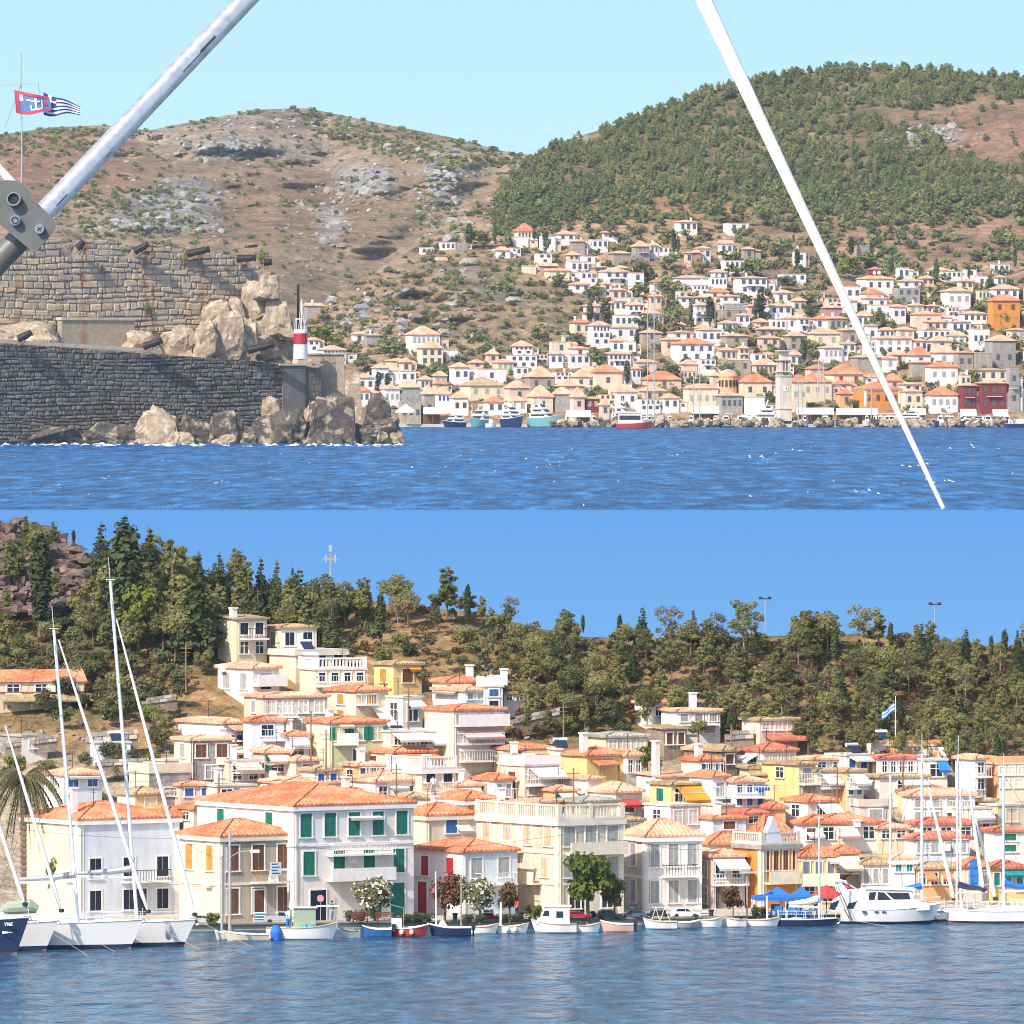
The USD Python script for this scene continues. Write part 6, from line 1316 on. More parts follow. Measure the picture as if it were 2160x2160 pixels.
UP = [(548, 704, 78, 66, 'broad pale boulder at the foot of the rock pile by the wall end'), (538, 650, 64, 62, 'pale boulder in the middle of the rock pile by the wall end'), (592, 752, 84, 78, 'big rounded rock left of the red and white light'), (588, 690, 70, 66, 'rounded rock stacked above the big one by the light'), (562, 618, 58, 40, 'lit rock cap on top of the rock column'), (482, 735, 74, 80, 'cracked pale boulder under the upper wall end'), (520, 740, 50, 70, 'orange stained rock right of the cracked boulder'), (437, 740, 70, 66, 'sloping pale rock beside the cracked boulder'), (370, 742, 90, 58, 'low sunlit rock on the fort terrace'), (560, 742, 70, 40, 'low rock behind the right-hand cannon'), (60, 735, 170, 58, 'pale rock base at the far left under the upper wall'), (605, 770, 40, 60, 'lit rock corner just left of the light'), (300, 735, 90, 40, 'pale rock behind the right end of the wall panel'), (455, 700, 70, 70, 'pale rock wedged under the wall, left of the cracked boulder'), (500, 672, 40, 46, 'square-topped rock against the upper wall')]
for i, (x, y, w, h, l) in enumerate(UP): rock('fort_rock', l, x, y, w, h, DF(x) + 21 - (6 if i in (3, 4, 5, 6, 7) else 0), 'boulder', 70 + i, 'pale rocks under the upper fort wall')
# cannons
def cannon(x, y, ln, ang, lab, D):
    k = D / F; p = thing('cannon', lab, 'cannon', W(x, y, D), 0, 'old cannons of the fort'); r = .85; c, s = math.cos(math.radians(ang)), math.sin(math.radians(ang))
    q = lambda u: np.array([u * ln * k * c, -.6 * u * ln * k * .3, u * ln * k * s + 1.0])
    part(p, 'barrel', MB().tube([q(-.5), q(-.46), q(-.45), q(.3), q(.42), q(.45), q(.5)], [r * .5, r * 1.05, r * 1.2, r * .9, r * .75, r * 1.05, r * .9], 10), 'cannon'); part(p, 'carriage', MB().bar(q(-.5) - (0, 0, 1.1), q(.0) - (0, 0, .9), 1.0, .9), 'wood')
cannon(170, 526, 20, 52, 'cannon pointing up in the left crenel of the upper wall', DF(170) + 23); cannon(298, 532, 34, 30, 'tilted cannon in the middle crenel of the upper wall', DF(300) + 23); cannon(418, 540, 48, 12, 'long cannon lying on the upper wall beside a caper plant', DF(420) + 23); cannon(519, 554, 40, 4, 'level cannon at the right end of the upper wall', DF(520) + 23); cannon(565, 562, 16, 4, 'short cannon tip sticking out beyond the wall end', DF(560) + 30)
cannon(52, 718, 32, 28, 'small cannon on the sea wall at the far left', DF(50) - 3); cannon(322, 734, 42, 20, 'cannon on the sea wall below the upper wall middle', DF(320) - 3); cannon(550, 742, 58, 14, 'long cannon on the sea wall near the red and white light', DF(550) - 3)
for x, y, h, l in ((214, 578, 22, 'square dark caper plant growing out of the upper wall'), (388, 560, 34, 'caper plant hanging beside the long cannon'), (308, 664, 30, 'plant tuft low on the upper wall'), (518, 680, 50, 'green plant growing up the end of the upper wall'), (548, 560, 44, 'grass tuft on the rock at the wall end'), (478, 575, 16, 'tiny plant right of the long cannon')):
    D = DF(x) + 25.4; s = h * D / F; copy(KINDS['far_bush'], 'wall_plant', l, 'plant', W(x, y, D), 0, (s * .55, s * .3, s), 'plants on the fort wall')
# the light
x, y = 634, 757; D = DF(620) + 2; k = D / F; p = thing('harbour_light', 'round white harbour light with red band on the bastion', 'lighthouse', W(x, y, D), 0)
part(p, 'plinth', MB().box(-17 * k, 24 * k, -1.5, 1.5, -16 * k, 0), 'boulder')
plain('light_red', (.38, .012, .03), .5); plain('light_white', (.66, .64, .58), .6)
part(p, 'lower_drum', MB().lathe([(15.6 * k, 0), (14.6 * k, 31 * k)], 24), 'light_white', smooth=50); part(p, 'red_band', MB().lathe([(14.8 * k, 31 * k), (14.4 * k, 54 * k)], 24), 'light_red', smooth=50); part(p, 'cap', MB().lathe([(14.5 * k, 54 * k), (14.3 * k, 60 * k), (13 * k, 62 * k), (.01, 62.2 * k)], 24), 'light_white', smooth=40)
m = MB()
for i in range(8): a = i * math.pi / 4; m.tube([(12 * k * math.cos(a), 12 * k * math.sin(a), 62 * k), (11 * k * math.cos(a), 11 * k * math.sin(a), 84 * k)], .06, 4)
m.lathe([(11.5 * k, 83 * k), (11.8 * k, 84 * k), (11.2 * k, 85 * k)], 16); part(p, 'cage', m, 'rail_white')
m = MB().tube([(2 * k, 0, 62 * k), (2 * k, 0, 126 * k)], .10, 6).tube([(-4 * k, 0, 62 * k), (1 * k, 0, 122 * k)], .06, 4).tube([(8 * k, 0, 62 * k), (3 * k, 0, 122 * k)], .06, 4); part(p, 'lantern_mast', m, 'rail_white')
x, y = 629, 619; p = thing('signal_post', 'thin dark post with short cross arm behind the light', 'post', W(x, 760, D + 14), 0); kk = (D + 14) / F; part(p, 'post', MB().box(-.3, .3, -.3, .3, 0, 160 * kk), 'cannon'); part(p, 'arm', MB().bar((0, 0, 141 * kk), (-9 * kk, 0, 138 * kk), .25), 'cannon')
# ---- flags
plain('flag_red', (.55, .05, .10), .8); plain('flag_blue', (.10, .18, .36), .8); plain('flag_white', (.78, .78, .80), .8); plain('flag_navy', (.02, .035, .16), .8)
D = 2205.0; k = D / F; base = W(44, 520, D); p = thing('fort_flagpole', 'thin grey flagpole with cross yard above the fort', 'flagpole', base, 0)
part(p, 'pole', MB().tube([(0, 0, -8 * k), (2 * k, 0, 200 * k), (0, 0, 408 * k)], [.22, .18, .12], 6), 'pole_grey'); part(p, 'yard', MB().bar((-40 * k, 0, 340 * k), (38 * k, 0, 345 * k), .16), 'pole_grey'); part(p, 'halyard', MB().tube([(0, -.2, 340 * k), (-34 * k, 0, 250 * k)], .05, 3).tube([(36 * k, 0, 345 * k), (40 * k, 0, 322 * k)], .05, 3), 'wire')
def cloth(u0, u1, v0, v1, shape, off=0.0, nu=14, nv=4, th=.12):
    U_, V_ = np.meshgrid(np.linspace(u0, u1, nu), np.linspace(v0, v1, nv)); P = shape(U_, V_); q1 = P.copy(); q1[..., 1] -= off + th; q2 = P.copy(); q2[..., 1] += off + th
    a, f = grid_mesh(q1); b, g = grid_mesh(q2); return MB().add(a, f).add(b, g[:, ::-1])
def hydra(u, v):                                                     # u along from the hoist, v up
    px = 30 + 74 * u + (1 - v) * 4; top = 190 + 15 * u; bot = 238 + 4 * np.sin(u * 5); return wxyz(px, bot + (top - bot) * v, D - 3 + .9 * np.sin(u * 7 + v)) - base
f = thing('island_flag', 'blue flag with red border and white anchor emblem, flying by the fort flagpole', 'flag', base, 0)
part(f, 'field', cloth(0, 1, 0, 1, hydra), 'flag_blue')
for r_ in ((0, .13, 0, 1), (.13, 1, 0, .14), (.13, 1, .86, 1)): part(f, 'border', cloth(*r_, hydra, .14), 'flag_red')
part(f, 'patch', cloth(.14, .24, .6, .86, hydra, .14), 'flag_white')
for r_ in ((.56, .62, .2, .8), (.47, .72, .58, .66), (.44, .76, .17, .25), (.43, .47, .24, .44), (.75, .78, .24, .74), (.32, .46, .62, .70)): part(f, 'emblem', cloth(*r_, hydra, .16), 'flag_white')
part(f, 'sun_emblem', cloth(.8, .92, .4, .62, hydra, .16), 'flag_red')
def greek(u, v):
    px = 92 + 78 * u; top = 194 + 46 * u ** .9 * .62; bot = 242 + 2 * np.sin(u * 6); bot = np.maximum(bot, top + 16); return wxyz(px, bot + (top - bot) * v + 2.0 * np.sin(u * 8), D - 1 + .8 * np.sin(u * 8 + 1)) - base
g = thing('national_flag', 'blue and white striped flag with white cross, streaming beside the anchor flag', 'flag', base, 0)
for i in range(9): part(g, 'stripe', cloth(0, 1, i / 9, (i + 1) / 9, greek), 'flag_navy' if i % 2 == 0 else 'flag_white')
part(g, 'canton', cloth(0, .34, 4 / 9, 1, greek, .14), 'flag_navy'); part(g, 'cross', cloth(.13, .21, 4 / 9, 1, greek, .16), 'flag_white'); part(g, 'cross', cloth(0, .34, .68, .78, greek, .17), 'flag_white')
# ---------------------------------------------------------------- on the boat one looks from: frame tube, its joint, the stay
MATS['alu'] = usdkit.material(stage, '/World/Looks/alu', {'g': ('geometry', {}), 'm': ('mapping', {'scale': (30, 30, 30)}), 'n': ('noise_texture', {'scale': 3.0, 'detail': 4}), 'r': ('rgb_ramp', {'ramp': [(.3, (.62, .61, .60)), (.7, (.78, .77, .76))]}), 'rr': ('map_range', {'to_min': .22, 'to_max': .42}), 'p': ('principled_bsdf', {'metallic': .75})},
    [('g.position', 'm.vector'), ('m.vector', 'n.vector'), ('n.fac', 'r.fac'), ('r.color', 'p.base_color'), ('n.fac', 'rr.value'), ('rr.result', 'p.roughness')], surface='p.BSDF')
nmat('joint_grey', (.135, .14, .14), (.11, .115, .115), 40, .45, spec=.5); plain('bolt_dark', (.03, .03, .035), .35, .5); plain('bolt_steel', (.5, .5, .5), .3, .5, .9); plain('scratch', (.06, .06, .07), .7)
nmat('rope_white', (.82, .80, .76), (.72, .70, .66), 60, .7)
D = 11.0; k = D / F
a, b = W(-60, 610, D), W(560, -45, D + .25); p = thing('awning_frame_tube', 'scuffed aluminium tube slanting up from the grey joint', 'tube', a, 0); d_ = b - a
part(p, 'tube', MB().tube([d_ * t_ for t_ in np.linspace(0, 1, 12)], 22.5 * k, 32), 'alu', smooth=50)
q_ = W(425, 112, D + .14) - a; e_ = d_ / np.linalg.norm(d_); nrm = np.array([.25, -1, -.1]); nrm -= e_ * (nrm @ e_); nrm /= np.linalg.norm(nrm)
sd = np.cross(e_, nrm)
for (cx, cy), ln, wd, ofs in (((425, 118), 26, 5, .1), ((395, 148), 40, 2, .2), ((210, 345), 8, 2, .5), ((115, 442), 18, 2, .2)):
    t_ = ((cx - (-60)) / 620); c_ = d_ * t_; rdir = nrm * math.cos(ofs) + sd * math.sin(ofs); c_ = c_ + rdir * 22.6 * k; part(p, 'scratch', MB().bar(c_ - e_ * ln * k, c_ + e_ * ln * k, wd * k, 1.2 * k, up=rdir), 'scratch')
# joint plate: outline in frame units, given a thickness and placed in front of the tube
from shapely.geometry import Polygon, Point
pl = [(-30, 390), (-8, 384), (14, 380), (32, 381), (46, 386), (58, 398), (66, 412), (70, 424), (80, 434), (96, 446), (112, 461), (117, 470), (116, 480), (104, 500), (78, 530), (70, 532), (-30, 448)]
o3 = W(40, 450, D - .03); P2 = np.array([((W(x, y, D - .03) - o3)[0], (W(x, y, D - .03) - o3)[2]) for x, y in pl])
def plate(poly, th, y0):
    m = trimesh.creation.extrude_polygon(poly, th, engine='earcut'); V = m.vertices.copy(); V = np.stack([V[:, 0], y0 + th - V[:, 2], V[:, 1]], 1); return V, m.faces
p = thing('frame_joint', 'grey clamp joint with two round bolts and a cross-head screw', 'clamp', o3, 0)
part(p, 'plate', plate(Polygon(P2).buffer(-3 * k).buffer(3 * k), .012, -.006), 'joint_grey'); part(p, 'sleeve', MB().tube([W(-40, 588, D) - o3, W(97, 447, D) - o3], 26 * k, 28), 'joint_grey', smooth=50)
def bolt(x, y, r, mat, nm): c_ = W(x, y, D - .03) - o3; return part(p, nm, plate(Point(c_[0], c_[2]).buffer(r * k, 24), .006, -.0125), mat)
bolt(30, 420, 14.5, 'bolt_dark', 'bolt'); bolt(33, 465, 11, 'bolt_steel', 'bolt'); z_ = bolt(84, 483, 10, 'bolt_steel', 'screw')
c_ = W(33, 465, D - .03) - o3; part(p, 'bolt_ring', plate(Point(c_[0], c_[2]).buffer(8 * k).difference(Point(c_[0], c_[2]).buffer(5.5 * k)), .002, -.0148), 'bolt_dark')
c_ = W(30, 420, D - .03) - o3; part(p, 'bolt_rim', plate(Point(c_[0], c_[2]).buffer(14.5 * k, 24).difference(Point(c_[0], c_[2]).buffer(12 * k, 24)), .003, -.0158), 'bolt_steel')
c_ = W(84, 483, D - .03) - o3
for an in (.6, .6 + math.pi / 2): dv = np.array([math.cos(an), 0, math.sin(an)]) * 6 * k; part(z_, 'slot', MB().bar(c_ - dv - (0, .0132, 0), c_ + dv - (0, .0132, 0), 2.6 * k, .001), 'bolt_dark')
p = thing('canopy_bow', 'short white tube end above the grey joint', 'tube', W(0, 360, D), 0); part(p, 'tube', MB().tube([W(-40, 315, D + .02) - W(0, 360, D), W(28, 388, D + .02) - W(0, 360, D)], 9 * k, 16), 'mast_white', smooth=50)
# the white stay: a thin furled strip that narrows downwards
a, b = W(1456, -60, 10.05), W(1990, 1072.5, 9.95)
p = thing('white_stay', 'white tapering stay slanting down across the harbour town', 'stay', a, 0); n_ = 60; t_ = np.linspace(0, 1, n_)[:, None]
part(p, 'furled_strip', MB().tube((b - a) * t_, np.interp(t_[:, 0], [0, 1], [18.5, 4.2]) * 10 / F * np.interp(t_[:, 0], [0, .3, 1], [1, .93, 1]), 18), 'rope_white', smooth=60)
part(p, 'seam', MB().tube((b - a) * t_[::3] + np.concatenate([np.interp(t_[::3], [0, 1], [9, 2.2]) * 10 / F, -np.interp(t_[::3], [0, 1], [17.2, 4.4]) * 10 / F, 0 * t_[::3]], 1), .0007, 5), 'cream_trim')
# breakwater
rs_ = np.random.default_rng(77); c = 0
for i in range(190):
    x = rs_.uniform(1165, 2160); 
    if 1300 < x < 1370: continue
    w = rs_.uniform(9, 24); D = 3113 + rs_.uniform(-7, 8); c += 1
    rock('breakwater_rock', 'pale boulder of the breakwater before the moored boats', x, 824 + 12.05 * F / D - rs_.uniform(0, 9), w, w * rs_.uniform(.5, .85), D, 'boulder' if rs_.uniform() < .6 else 'wet_rock', 300 + i % 12, 'boulders of the far breakwater', .3)
fo = MB(); rs_ = np.random.default_rng(5)
for i in range(120):
    x = rs_.uniform(0, 850); w = rs_.uniform(1.5, 9) * (1 + (rs_.uniform() < .2)); q_ = WZ(x, 937 + rs_.uniform(0, 5), ZA); k = q_[1] / F; fo.add([(q_[0] - w * k, q_[1], ZA + .02), (q_[0], q_[1] - 7, ZA + .08), (q_[0] + w * k, q_[1] + rs_.uniform(-4, 4), ZA + .02), (q_[0] + rs_.uniform(-1, 1), q_[1] + 6, ZA + rs_.uniform(.1, .5))], [(0, 1, 3, 3), (1, 2, 3, 3)])
_cl = [(rs_.uniform(0, 2160), 930 + 130 * rs_.uniform()) for _ in range(16)]
for i in range(110):
    x, y = _cl[i % 16]; x, y = (x + rs_.normal() * 26, min(1070, y + rs_.normal() * 3)) if i % 3 else (rs_.uniform(0, 2160), 914 + 155 * rs_.uniform()); w = rs_.uniform(.6, 2.4); q_ = WZ(x, y, ZA); k = q_[1] / F; d_ = rs_.uniform(3, 9); fo.add([(q_[0] - w * k, q_[1], ZA + .02), (q_[0] + rs_.uniform(-.2, .2), q_[1] - d_, ZA + .03), (q_[0] + w * k, q_[1] + 1, ZA + .02), (q_[0], q_[1] + 1.5, ZA + rs_.uniform(.08, .22))], [(0, 1, 3, 3), (1, 2, 3, 3)])
solo('foam', fo, 'flag_white', 'white foam at the rocks and small whitecaps on the bay', None, None, 'stuff')
# ---------------------------------------------------------------- boats
for n_, c_ in (('hull_white', (.83, .78, .73)), ('hull_navy', (.02, .03, .08)), ('hull_blue', (.03, .12, .30)), ('hull_red', (.50, .05, .05)), ('hull_pink', (.66, .42, .34)), ('hull_teal', (.16, .36, .38)), ('hull_grey', (.30, .31, .33)), ('hull_cream', (.62, .54, .42)), ('car_red', (.42, .02, .02)), ('car_dark', (.02, .025, .035)), ('car_blue', (.06, .09, .15)), ('car_white', (.72, .72, .72)), ('car_silver', (.38, .40, .42))):
    plain(n_, c_, .3, .5, 0, .3)
plain('tyre', (.02, .02, .02), .8); plain('tarp_blue', (.02, .14, .50), .7); plain('tarp_green', (.28, .33, .24), .8); plain('skin', (.45, .25, .16), .6); plain('chair_blue', (.03, .16, .42), .6); plain('sign_red', (.55, .22, .27), .6); plain('antifoul', (.30, .13, .12), .7); plain('deck_teak', (.42, .33, .23), .7)
def hull_mesh(L, B, H, rake=.12, sheer=.25, stern=.75, flare=.2, z0=0.0, z1=1.0, n=14, draft=.35):
    """shell of a hull, bow towards +x, between the heights z0 and z1 (fractions of the sheer)"""
    U_ = np.linspace(0, 1, n); R = []
    for u in U_:
        w = B / 2 * (stern + (1 - stern) * min(1, u / .35)) * (1 - max(0, (u - .5) / .5) ** 2.2); zs = H * (1 + sheer * max(0, (u - .35) / .65) ** 2)
        row = []
        for t in (z0, (z0 + z1) / 2, z1):
            k = .72 + .28 * max(t, 0) ** .6 if t >= 0 else .72 * (1 + t * 1.2); x = -L / 2 + u * L * (1 - rake * (1 - max(t, 0)) * u ** 3); row.append((x, max(w, .03) * (k - flare * (1 - t) * u ** 2 * .5), zs * t if t > 0 else t * draft))
        R.append(row)
    R = np.array(R); a = np.concatenate([R * (1, -1, 1), R[:, ::-1]], 1); V, f = grid_mesh(a); k = a.shape[1]; m = MB().add(V, f)
    m.add(a[0], [(0, 1, k - 2, k - 1), (1, 2, k - 3, k - 2)]); return m, R
def deck_mesh(R, drop=.06):
    t = R[:, -1]; V = np.concatenate([t * (1, -1, 1), t]) - (0, 0, drop); n = len(t); return MB().add(V, [(i, i + 1, n + i + 1, n + i) for i in range(n - 1)])
def hull_parts(p, L, B, H, mat, stripe='hull_navy', keel='antifoul', deck='hull_white', **k):
    m, R = hull_mesh(L, B, H, z0=.16, **k); part(p, 'hull', m, mat, smooth=45); m, _ = hull_mesh(L, B, H, z0=.06, z1=.16, **k); part(p, 'boot_stripe', m, stripe); m, _ = hull_mesh(L, B, H, z0=-1.0, z1=.06, **k); part(p, 'bottom', m, keel)
    part(p, 'deck', deck_mesh(R, .05), deck); t = R[:, -1]; part(p, 'rub_rail', MB().tube(t * (1, -1, 1), .05, 4).tube(t, .05, 4), deck); return R
def at_water(px, py, z=ZB): return WZ(px, py, z)
def loc2(p0, rz):                                                    # a function from a frame pixel (on the boat's own plane) to the boat's own axes
    D = p0[1]; c, s = math.cos(math.radians(rz)), math.sin(math.radians(rz))
    def f(px, py, dy=0.0):
        d = W(px, py, D + dy) - p0; return np.array([c * d[0] + s * d[1], -s * d[0] + c * d[1], d[2]])
    return f
def yacht(label, bow, deck_py, Lpx, hull, mast, stay_, boom=None, rz=0, B=4.2, extra=None, thick=.15):
    """a sailing yacht: bow = (column, row) of its waterline at the stem; mast and stay in frame units"""
    k = at_water(*bow)[1] / F; L = Lpx * k; H = (bow[1] - deck_py) * k * .84; s = 1 if rz < 90 else -1
    c = at_water(bow[0] - s * Lpx / 2, bow[1]); p = thing('sailing_yacht', label, 'sailing yacht', c, rz, 'moored sailing yachts'); g = loc2(c, rz)
    R = hull_parts(p, L, B, H, hull, sheer=.16, rake=.05, stern=.8)
    t = R[6:, -1]; xs = R[:, 0, 0]
    m = MB(); x0, x1 = -L * .30, L * .22; m.add([(x0, -B * .3, H), (x1, -B * .22, H), (x1, B * .22, H), (x0, B * .3, H), (x0 + .2, -B * .26, H * 1.24), (x1 - 1.4, -B * .18, H * 1.2), (x1 - 1.4, B * .18, H * 1.2), (x0 + .2, B * .26, H * 1.24)], [(4, 5, 6, 7), (0, 1, 5, 4), (1, 2, 6, 5), (2, 3, 7, 6), (3, 0, 4, 7)]); part(p, 'coachroof', m, 'hull_white')
    for i in range(3): a = x0 + .9 + i * (x1 - x0 - 2) / 3; part(p, 'cabin_window', MB().add([(a, -B * .305 + .02 * (i), H * 1.05), (a + 1.5, -B * .295 + .03 * (i), H * 1.05), (a + 1.4, -B * .285 + .03 * i, H * 1.17), (a + .1, -B * .295 + .02 * i, H * 1.17)], [(0, 1, 2, 3)]), 'pane')
    m = MB()
    for q0, q1 in zip(R[::2, -1][:-1], R[::2, -1][1:]):
        for sg in (-1, 1): a, b = q0 * (1, sg * .95, 1), q1 * (1, sg * .95, 1); m.bar(a, a + (0, 0, .75), .035); m.bar(a + (0, 0, .72), b + (0, 0, .72), .02); m.bar(a + (0, 0, .4), b + (0, 0, .4), .015)
    m.bar(R[-1, -1] * (1, 0, 1) + (-.1, 0, 0), R[-1, -1] * (1, 0, 1) + (-.05, 0, .95), .05); part(p, 'guard_rail', m, 'rail_white')
    if mast:
        (mx0, my0), (mx1, my1) = mast; a, b = g(mx0, my0), g(mx1, my1); a[1] = b[1] = 0; f = part(p, 'mast', MB().tube([a - (0, 0, .6), (a + b) / 2, b], [thick, thick, thick * .8], 8), 'mast_white')
        m = MB()
        for t_ in (.42, .7): q_ = a + (b - a) * t_; m.bar(q_ + (0, -1.0, 0), q_ + (0, 1.0, .05), .06)
        part(f, 'spreader', m, 'mast_white'); part(f, 'antenna', MB().tube([b, b + (b - a) / np.linalg.norm(b - a) * 1.9], .025, 4).bar(b + (-.35, 0, .1), b + (.35, 0, .1), .05), 'mast_white')
        e0 = R[2, -1] * (1, 0, 1); w = MB().tube([b, e0], .018, 3)
        for sg in (-1, 1): w.tube([b - (b - a) * .02, a + (b - a) * .7 + (0, sg, 0), a + (b - a) * .42 + (0, sg, 0), a + (-.2, sg * B * .45, .2)], .016, 3)
        part(p, 'shroud', w, 'wire')
        if boom: a2 = a + (b - a) * boom[0]; L2 = boom[1]; part(p, 'boom', MB().tube([a2, a2 + (-L2, 0, .1)], .11, 6), 'mast_white'); part(p, 'sail_cover', MB().tube([a2 + (-.1, 0, .75), a2 + (-L2 * .4, 0, .5), a2 + (-L2, 0, .32)], [.30, .24, .15], 8), boom[2])
    if stay_: (sx0, sy0), (sx1, sy1) = stay_; a, b = g(sx0, sy0), g(sx1, sy1); a[1] = b[1] = 0; part(p, 'furled_sail', MB().tube([a, (a * 3 + b) / 4, (a + b) / 2, b - (b - a) * .06, b], [.06, .12, .16, .17, .05], 8), 'awning_white'); part(p, 'furler', MB().lathe([(.05, 0), (.22, .05), (.22, .3), (.05, .35)], 10, b + (0, 0, -.1)), 'iron')
    m = MB(); q_ = R[-1, -1] * (1, 0, 1); m.bar(q_ + (-.5, 0, .05), q_ + (.12, 0, .02), .16, .1); m.tube([q_ + (.1, 0, 0), q_ + (.25, 0, -.35), q_ + (.05, 0, -.5)], .05, 5); part(p, 'anchor', m, 'bolt_steel')
    part(p, 'mooring_line', MB().tube([q_, q_ + (2.2, -.6, -H * .55), q_ + (5.0, -1.2, -q_[2] - .1)], .013, 4), 'awning_beige')
    if extra: extra(p, g, R, L, H, B)
    return p
def name_on_hull(p, g, R, L, H, B):
    V = meshkit.text_mesh('YNE', .26, .02, True); P = V.vertices.copy(); a = g(11, 1951); ys = np.interp(a[0], R[:, 2, 0], R[:, 2, 1]) * .985
    P = np.stack([P[:, 0] + P[:, 1] * .2 + a[0], -P[:, 2] - ys - .06, P[:, 1] + a[2]], 1); part(p, 'lettering', (P, V.faces), 'hull_white'); b = g(8, 1968); part(p, 'swoosh', MB().add([(b[0], -ys - .06, b[2]), (b[0] + .9, -ys - .07, b[2] + .12), (b[0], -ys - .06, b[2] + .22)], [(0, 1, 2)]), 'hull_white')
def dinghy(p, g, R, L, H, B): a = g(48, 1918); part(p, 'folded_dinghy', MB().tube([a + (-1.6, 0, -.1), a + (-1.2, 0, .1), a + (.6, 0, .25), a + (1.2, 0, 0)], [.3, .55, .62, .35], 10), 'tarp_green')
yacht('dark blue hulled yacht with white lettering at the far left', (63, 2012), 1932, 560, 'hull_navy', None, ((-60, 1560), (54, 1908)), None, -3, 4.0, lambda *a: (name_on_hull(*a), dinghy(*a)))
yacht('white yacht between the dark blue yacht and the tallest masts, furled sail', (123, 2004), 1940, 520, 'hull_white', ((-60, 1920), (-110, 1350)), ((12, 1530), (131, 1922)), (.12, 4.5, 'tarp_blue'), -3, 4.0)
yacht('white yacht with low coachroof and raked mast, second largest hull', (303, 2000), 1937, 540, 'hull_white', ((166, 1930), (114, 1328)), ((124, 1349), (314, 1924)), (.11, 5.0, 'hull_grey'), -3, 4.2)
yacht('white yacht with the tallest mast, bow nearest the tan house', (414, 1995), 1937, 520, 'hull_white', ((290, 1928), (233, 1225)), ((246, 1305), (412, 1930)), (.11, 5.0, 'hull_grey'), -3, 4.2, lambda p, g, R, L, H, B: part(p, 'fender', MB().lathe([(.05, 0), (.24, .15), (.28, .7), (.22, 1.2), (.05, 1.35)], 10, g(360, 1980) + (0, -2.0, 0)), 'hull_grey'))
yacht('white yacht right of the motor yacht, mast with radar dome', (2030, 1942), 1918, 230, 'hull_white', ((1945, 1912), (1945, 1594)), ((1959, 1661), (2013, 1900)), (.08, 3.0, 'tarp_blue'), 2, 2.6, None, .13)
yacht('white yacht just right of the motor yacht bow, turned left', (1990, 1946), 1916, 170, 'hull_white', None, None, None, 180, 2.4)
yacht('white yacht second from the right end, bow turned left', (2038, 1944), 1915, 200, 'hull_white', ((2018, 1912), (2021, 1598)), ((2044, 1659), (2074, 1880)), (.09, 2.6, 'hull_navy'), 180, 2.6, None, .1)
yacht('white yacht at the right end with tilted furled sail', (2112, 1943), 1912, 220, 'hull_white', ((2117, 1908), (2117, 1635)), ((2057, 1721), (2100, 1897)), (.1, 2.6, 'tarp_blue'), 180, 2.6, None, .12)
yacht('navy hulled sailing boat beside the blue tents', (1765, 1953), 1936, 124, 'hull_navy', ((1728, 1935), (1728, 1726)), None, (.1, 2.6, 'awning_white'), 0, 1.7, None, .1)
for x, t, b, l in ((1882, 1638, 1915, 'thin white mast standing behind the motor yacht cabin'), (2031, 1646, 1905, 'thin grey mast behind the yachts at the right')):
    c = WZ(x, b + 26, ZB) + (0, 4, 0); k = c[1] / F; p = thing('mast', l, 'mast', c, 0); part(p, 'pole', MB().tube([(0, 0, 0), (0, 0, (b - t) * k + 1)], [.11, .08], 6), 'mast_white'); part(p, 'spreader', MB().bar((-.7, 0, (b - t) * k * .6), (.7, 0, (b - t) * k * .6), .05), 'mast_white'); part(p, 'shroud', MB().tube([(0, 0, (b - t) * k), (-1.4, 0, 0)], .02, 3).tube([(0, 0, (b - t) * k), (1.4, 0, 0)], .02, 3), 'wire')
# motor yacht at the right: profiles in units of the frame, given a width
def extr(pts, y0, y1, g):
    P = np.array([g(*q_) for q_ in pts]); poly = Polygon(P[:, [0, 2]])
    if not poly.exterior.is_ccw: poly = Polygon(list(poly.exterior.coords)[::-1])
    m = trimesh.creation.extrude_polygon(poly, y1 - y0, engine='earcut'); V = m.vertices; return np.stack([V[:, 0], y1 - V[:, 2], V[:, 1]], 1), m.faces
E_ = lambda x, y: apt(x, y, 'e')
c = at_water(1880, 1947); p = thing('motor_yacht', 'white motor yacht with sloped flybridge and dark cabin windows', 'motor yacht', c, -4); g = loc2(c, -4); k = c[1] / F
hull_parts(p, 212 * k, 3.4, 30 * k, 'hull_white', 'hull_navy', 'hull_navy', sheer=.42, rake=.1, flare=.3)
part(p, 'cabin', extr([E_(210, 1705), E_(215, 1620), E_(300, 1560), E_(480, 1530), E_(500, 1520), E_(860, 1528), E_(880, 1600), E_(1010, 1650), E_(1010, 1690), E_(600, 1710)], -1.25, 1.25, g), 'hull_white'); part(p, 'cabin_roof', extr([E_(480, 1522), E_(490, 1508), E_(870, 1518), E_(900, 1532)], -1.4, 1.4, g), 'hull_white')
for q_ in ([(520, 1548), (575, 1545), (560, 1610), (515, 1608)], [(590, 1545), (640, 1548), (700, 1608), (585, 1610)], [(655, 1548), (840, 1552), (855, 1602), (720, 1605)], [(205, 1640), (275, 1610), (245, 1690), (190, 1690)], [(350, 1640), (420, 1620), (385, 1690), (330, 1690)]): part(p, 'cabin_window', extr([E_(*z) for z in q_], -1.29, 1.29, g), 'pane')
part(p, 'flybridge', extr([E_(300, 1562), E_(250, 1540), E_(220, 1440), E_(245, 1440), E_(330, 1535), E_(480, 1530)], -1.2, -1.0, g), 'hull_white'); part(p, 'flybridge', extr([E_(300, 1562), E_(250, 1540), E_(220, 1440), E_(245, 1440), E_(330, 1535), E_(480, 1530)], 1.0, 1.2, g), 'hull_white')
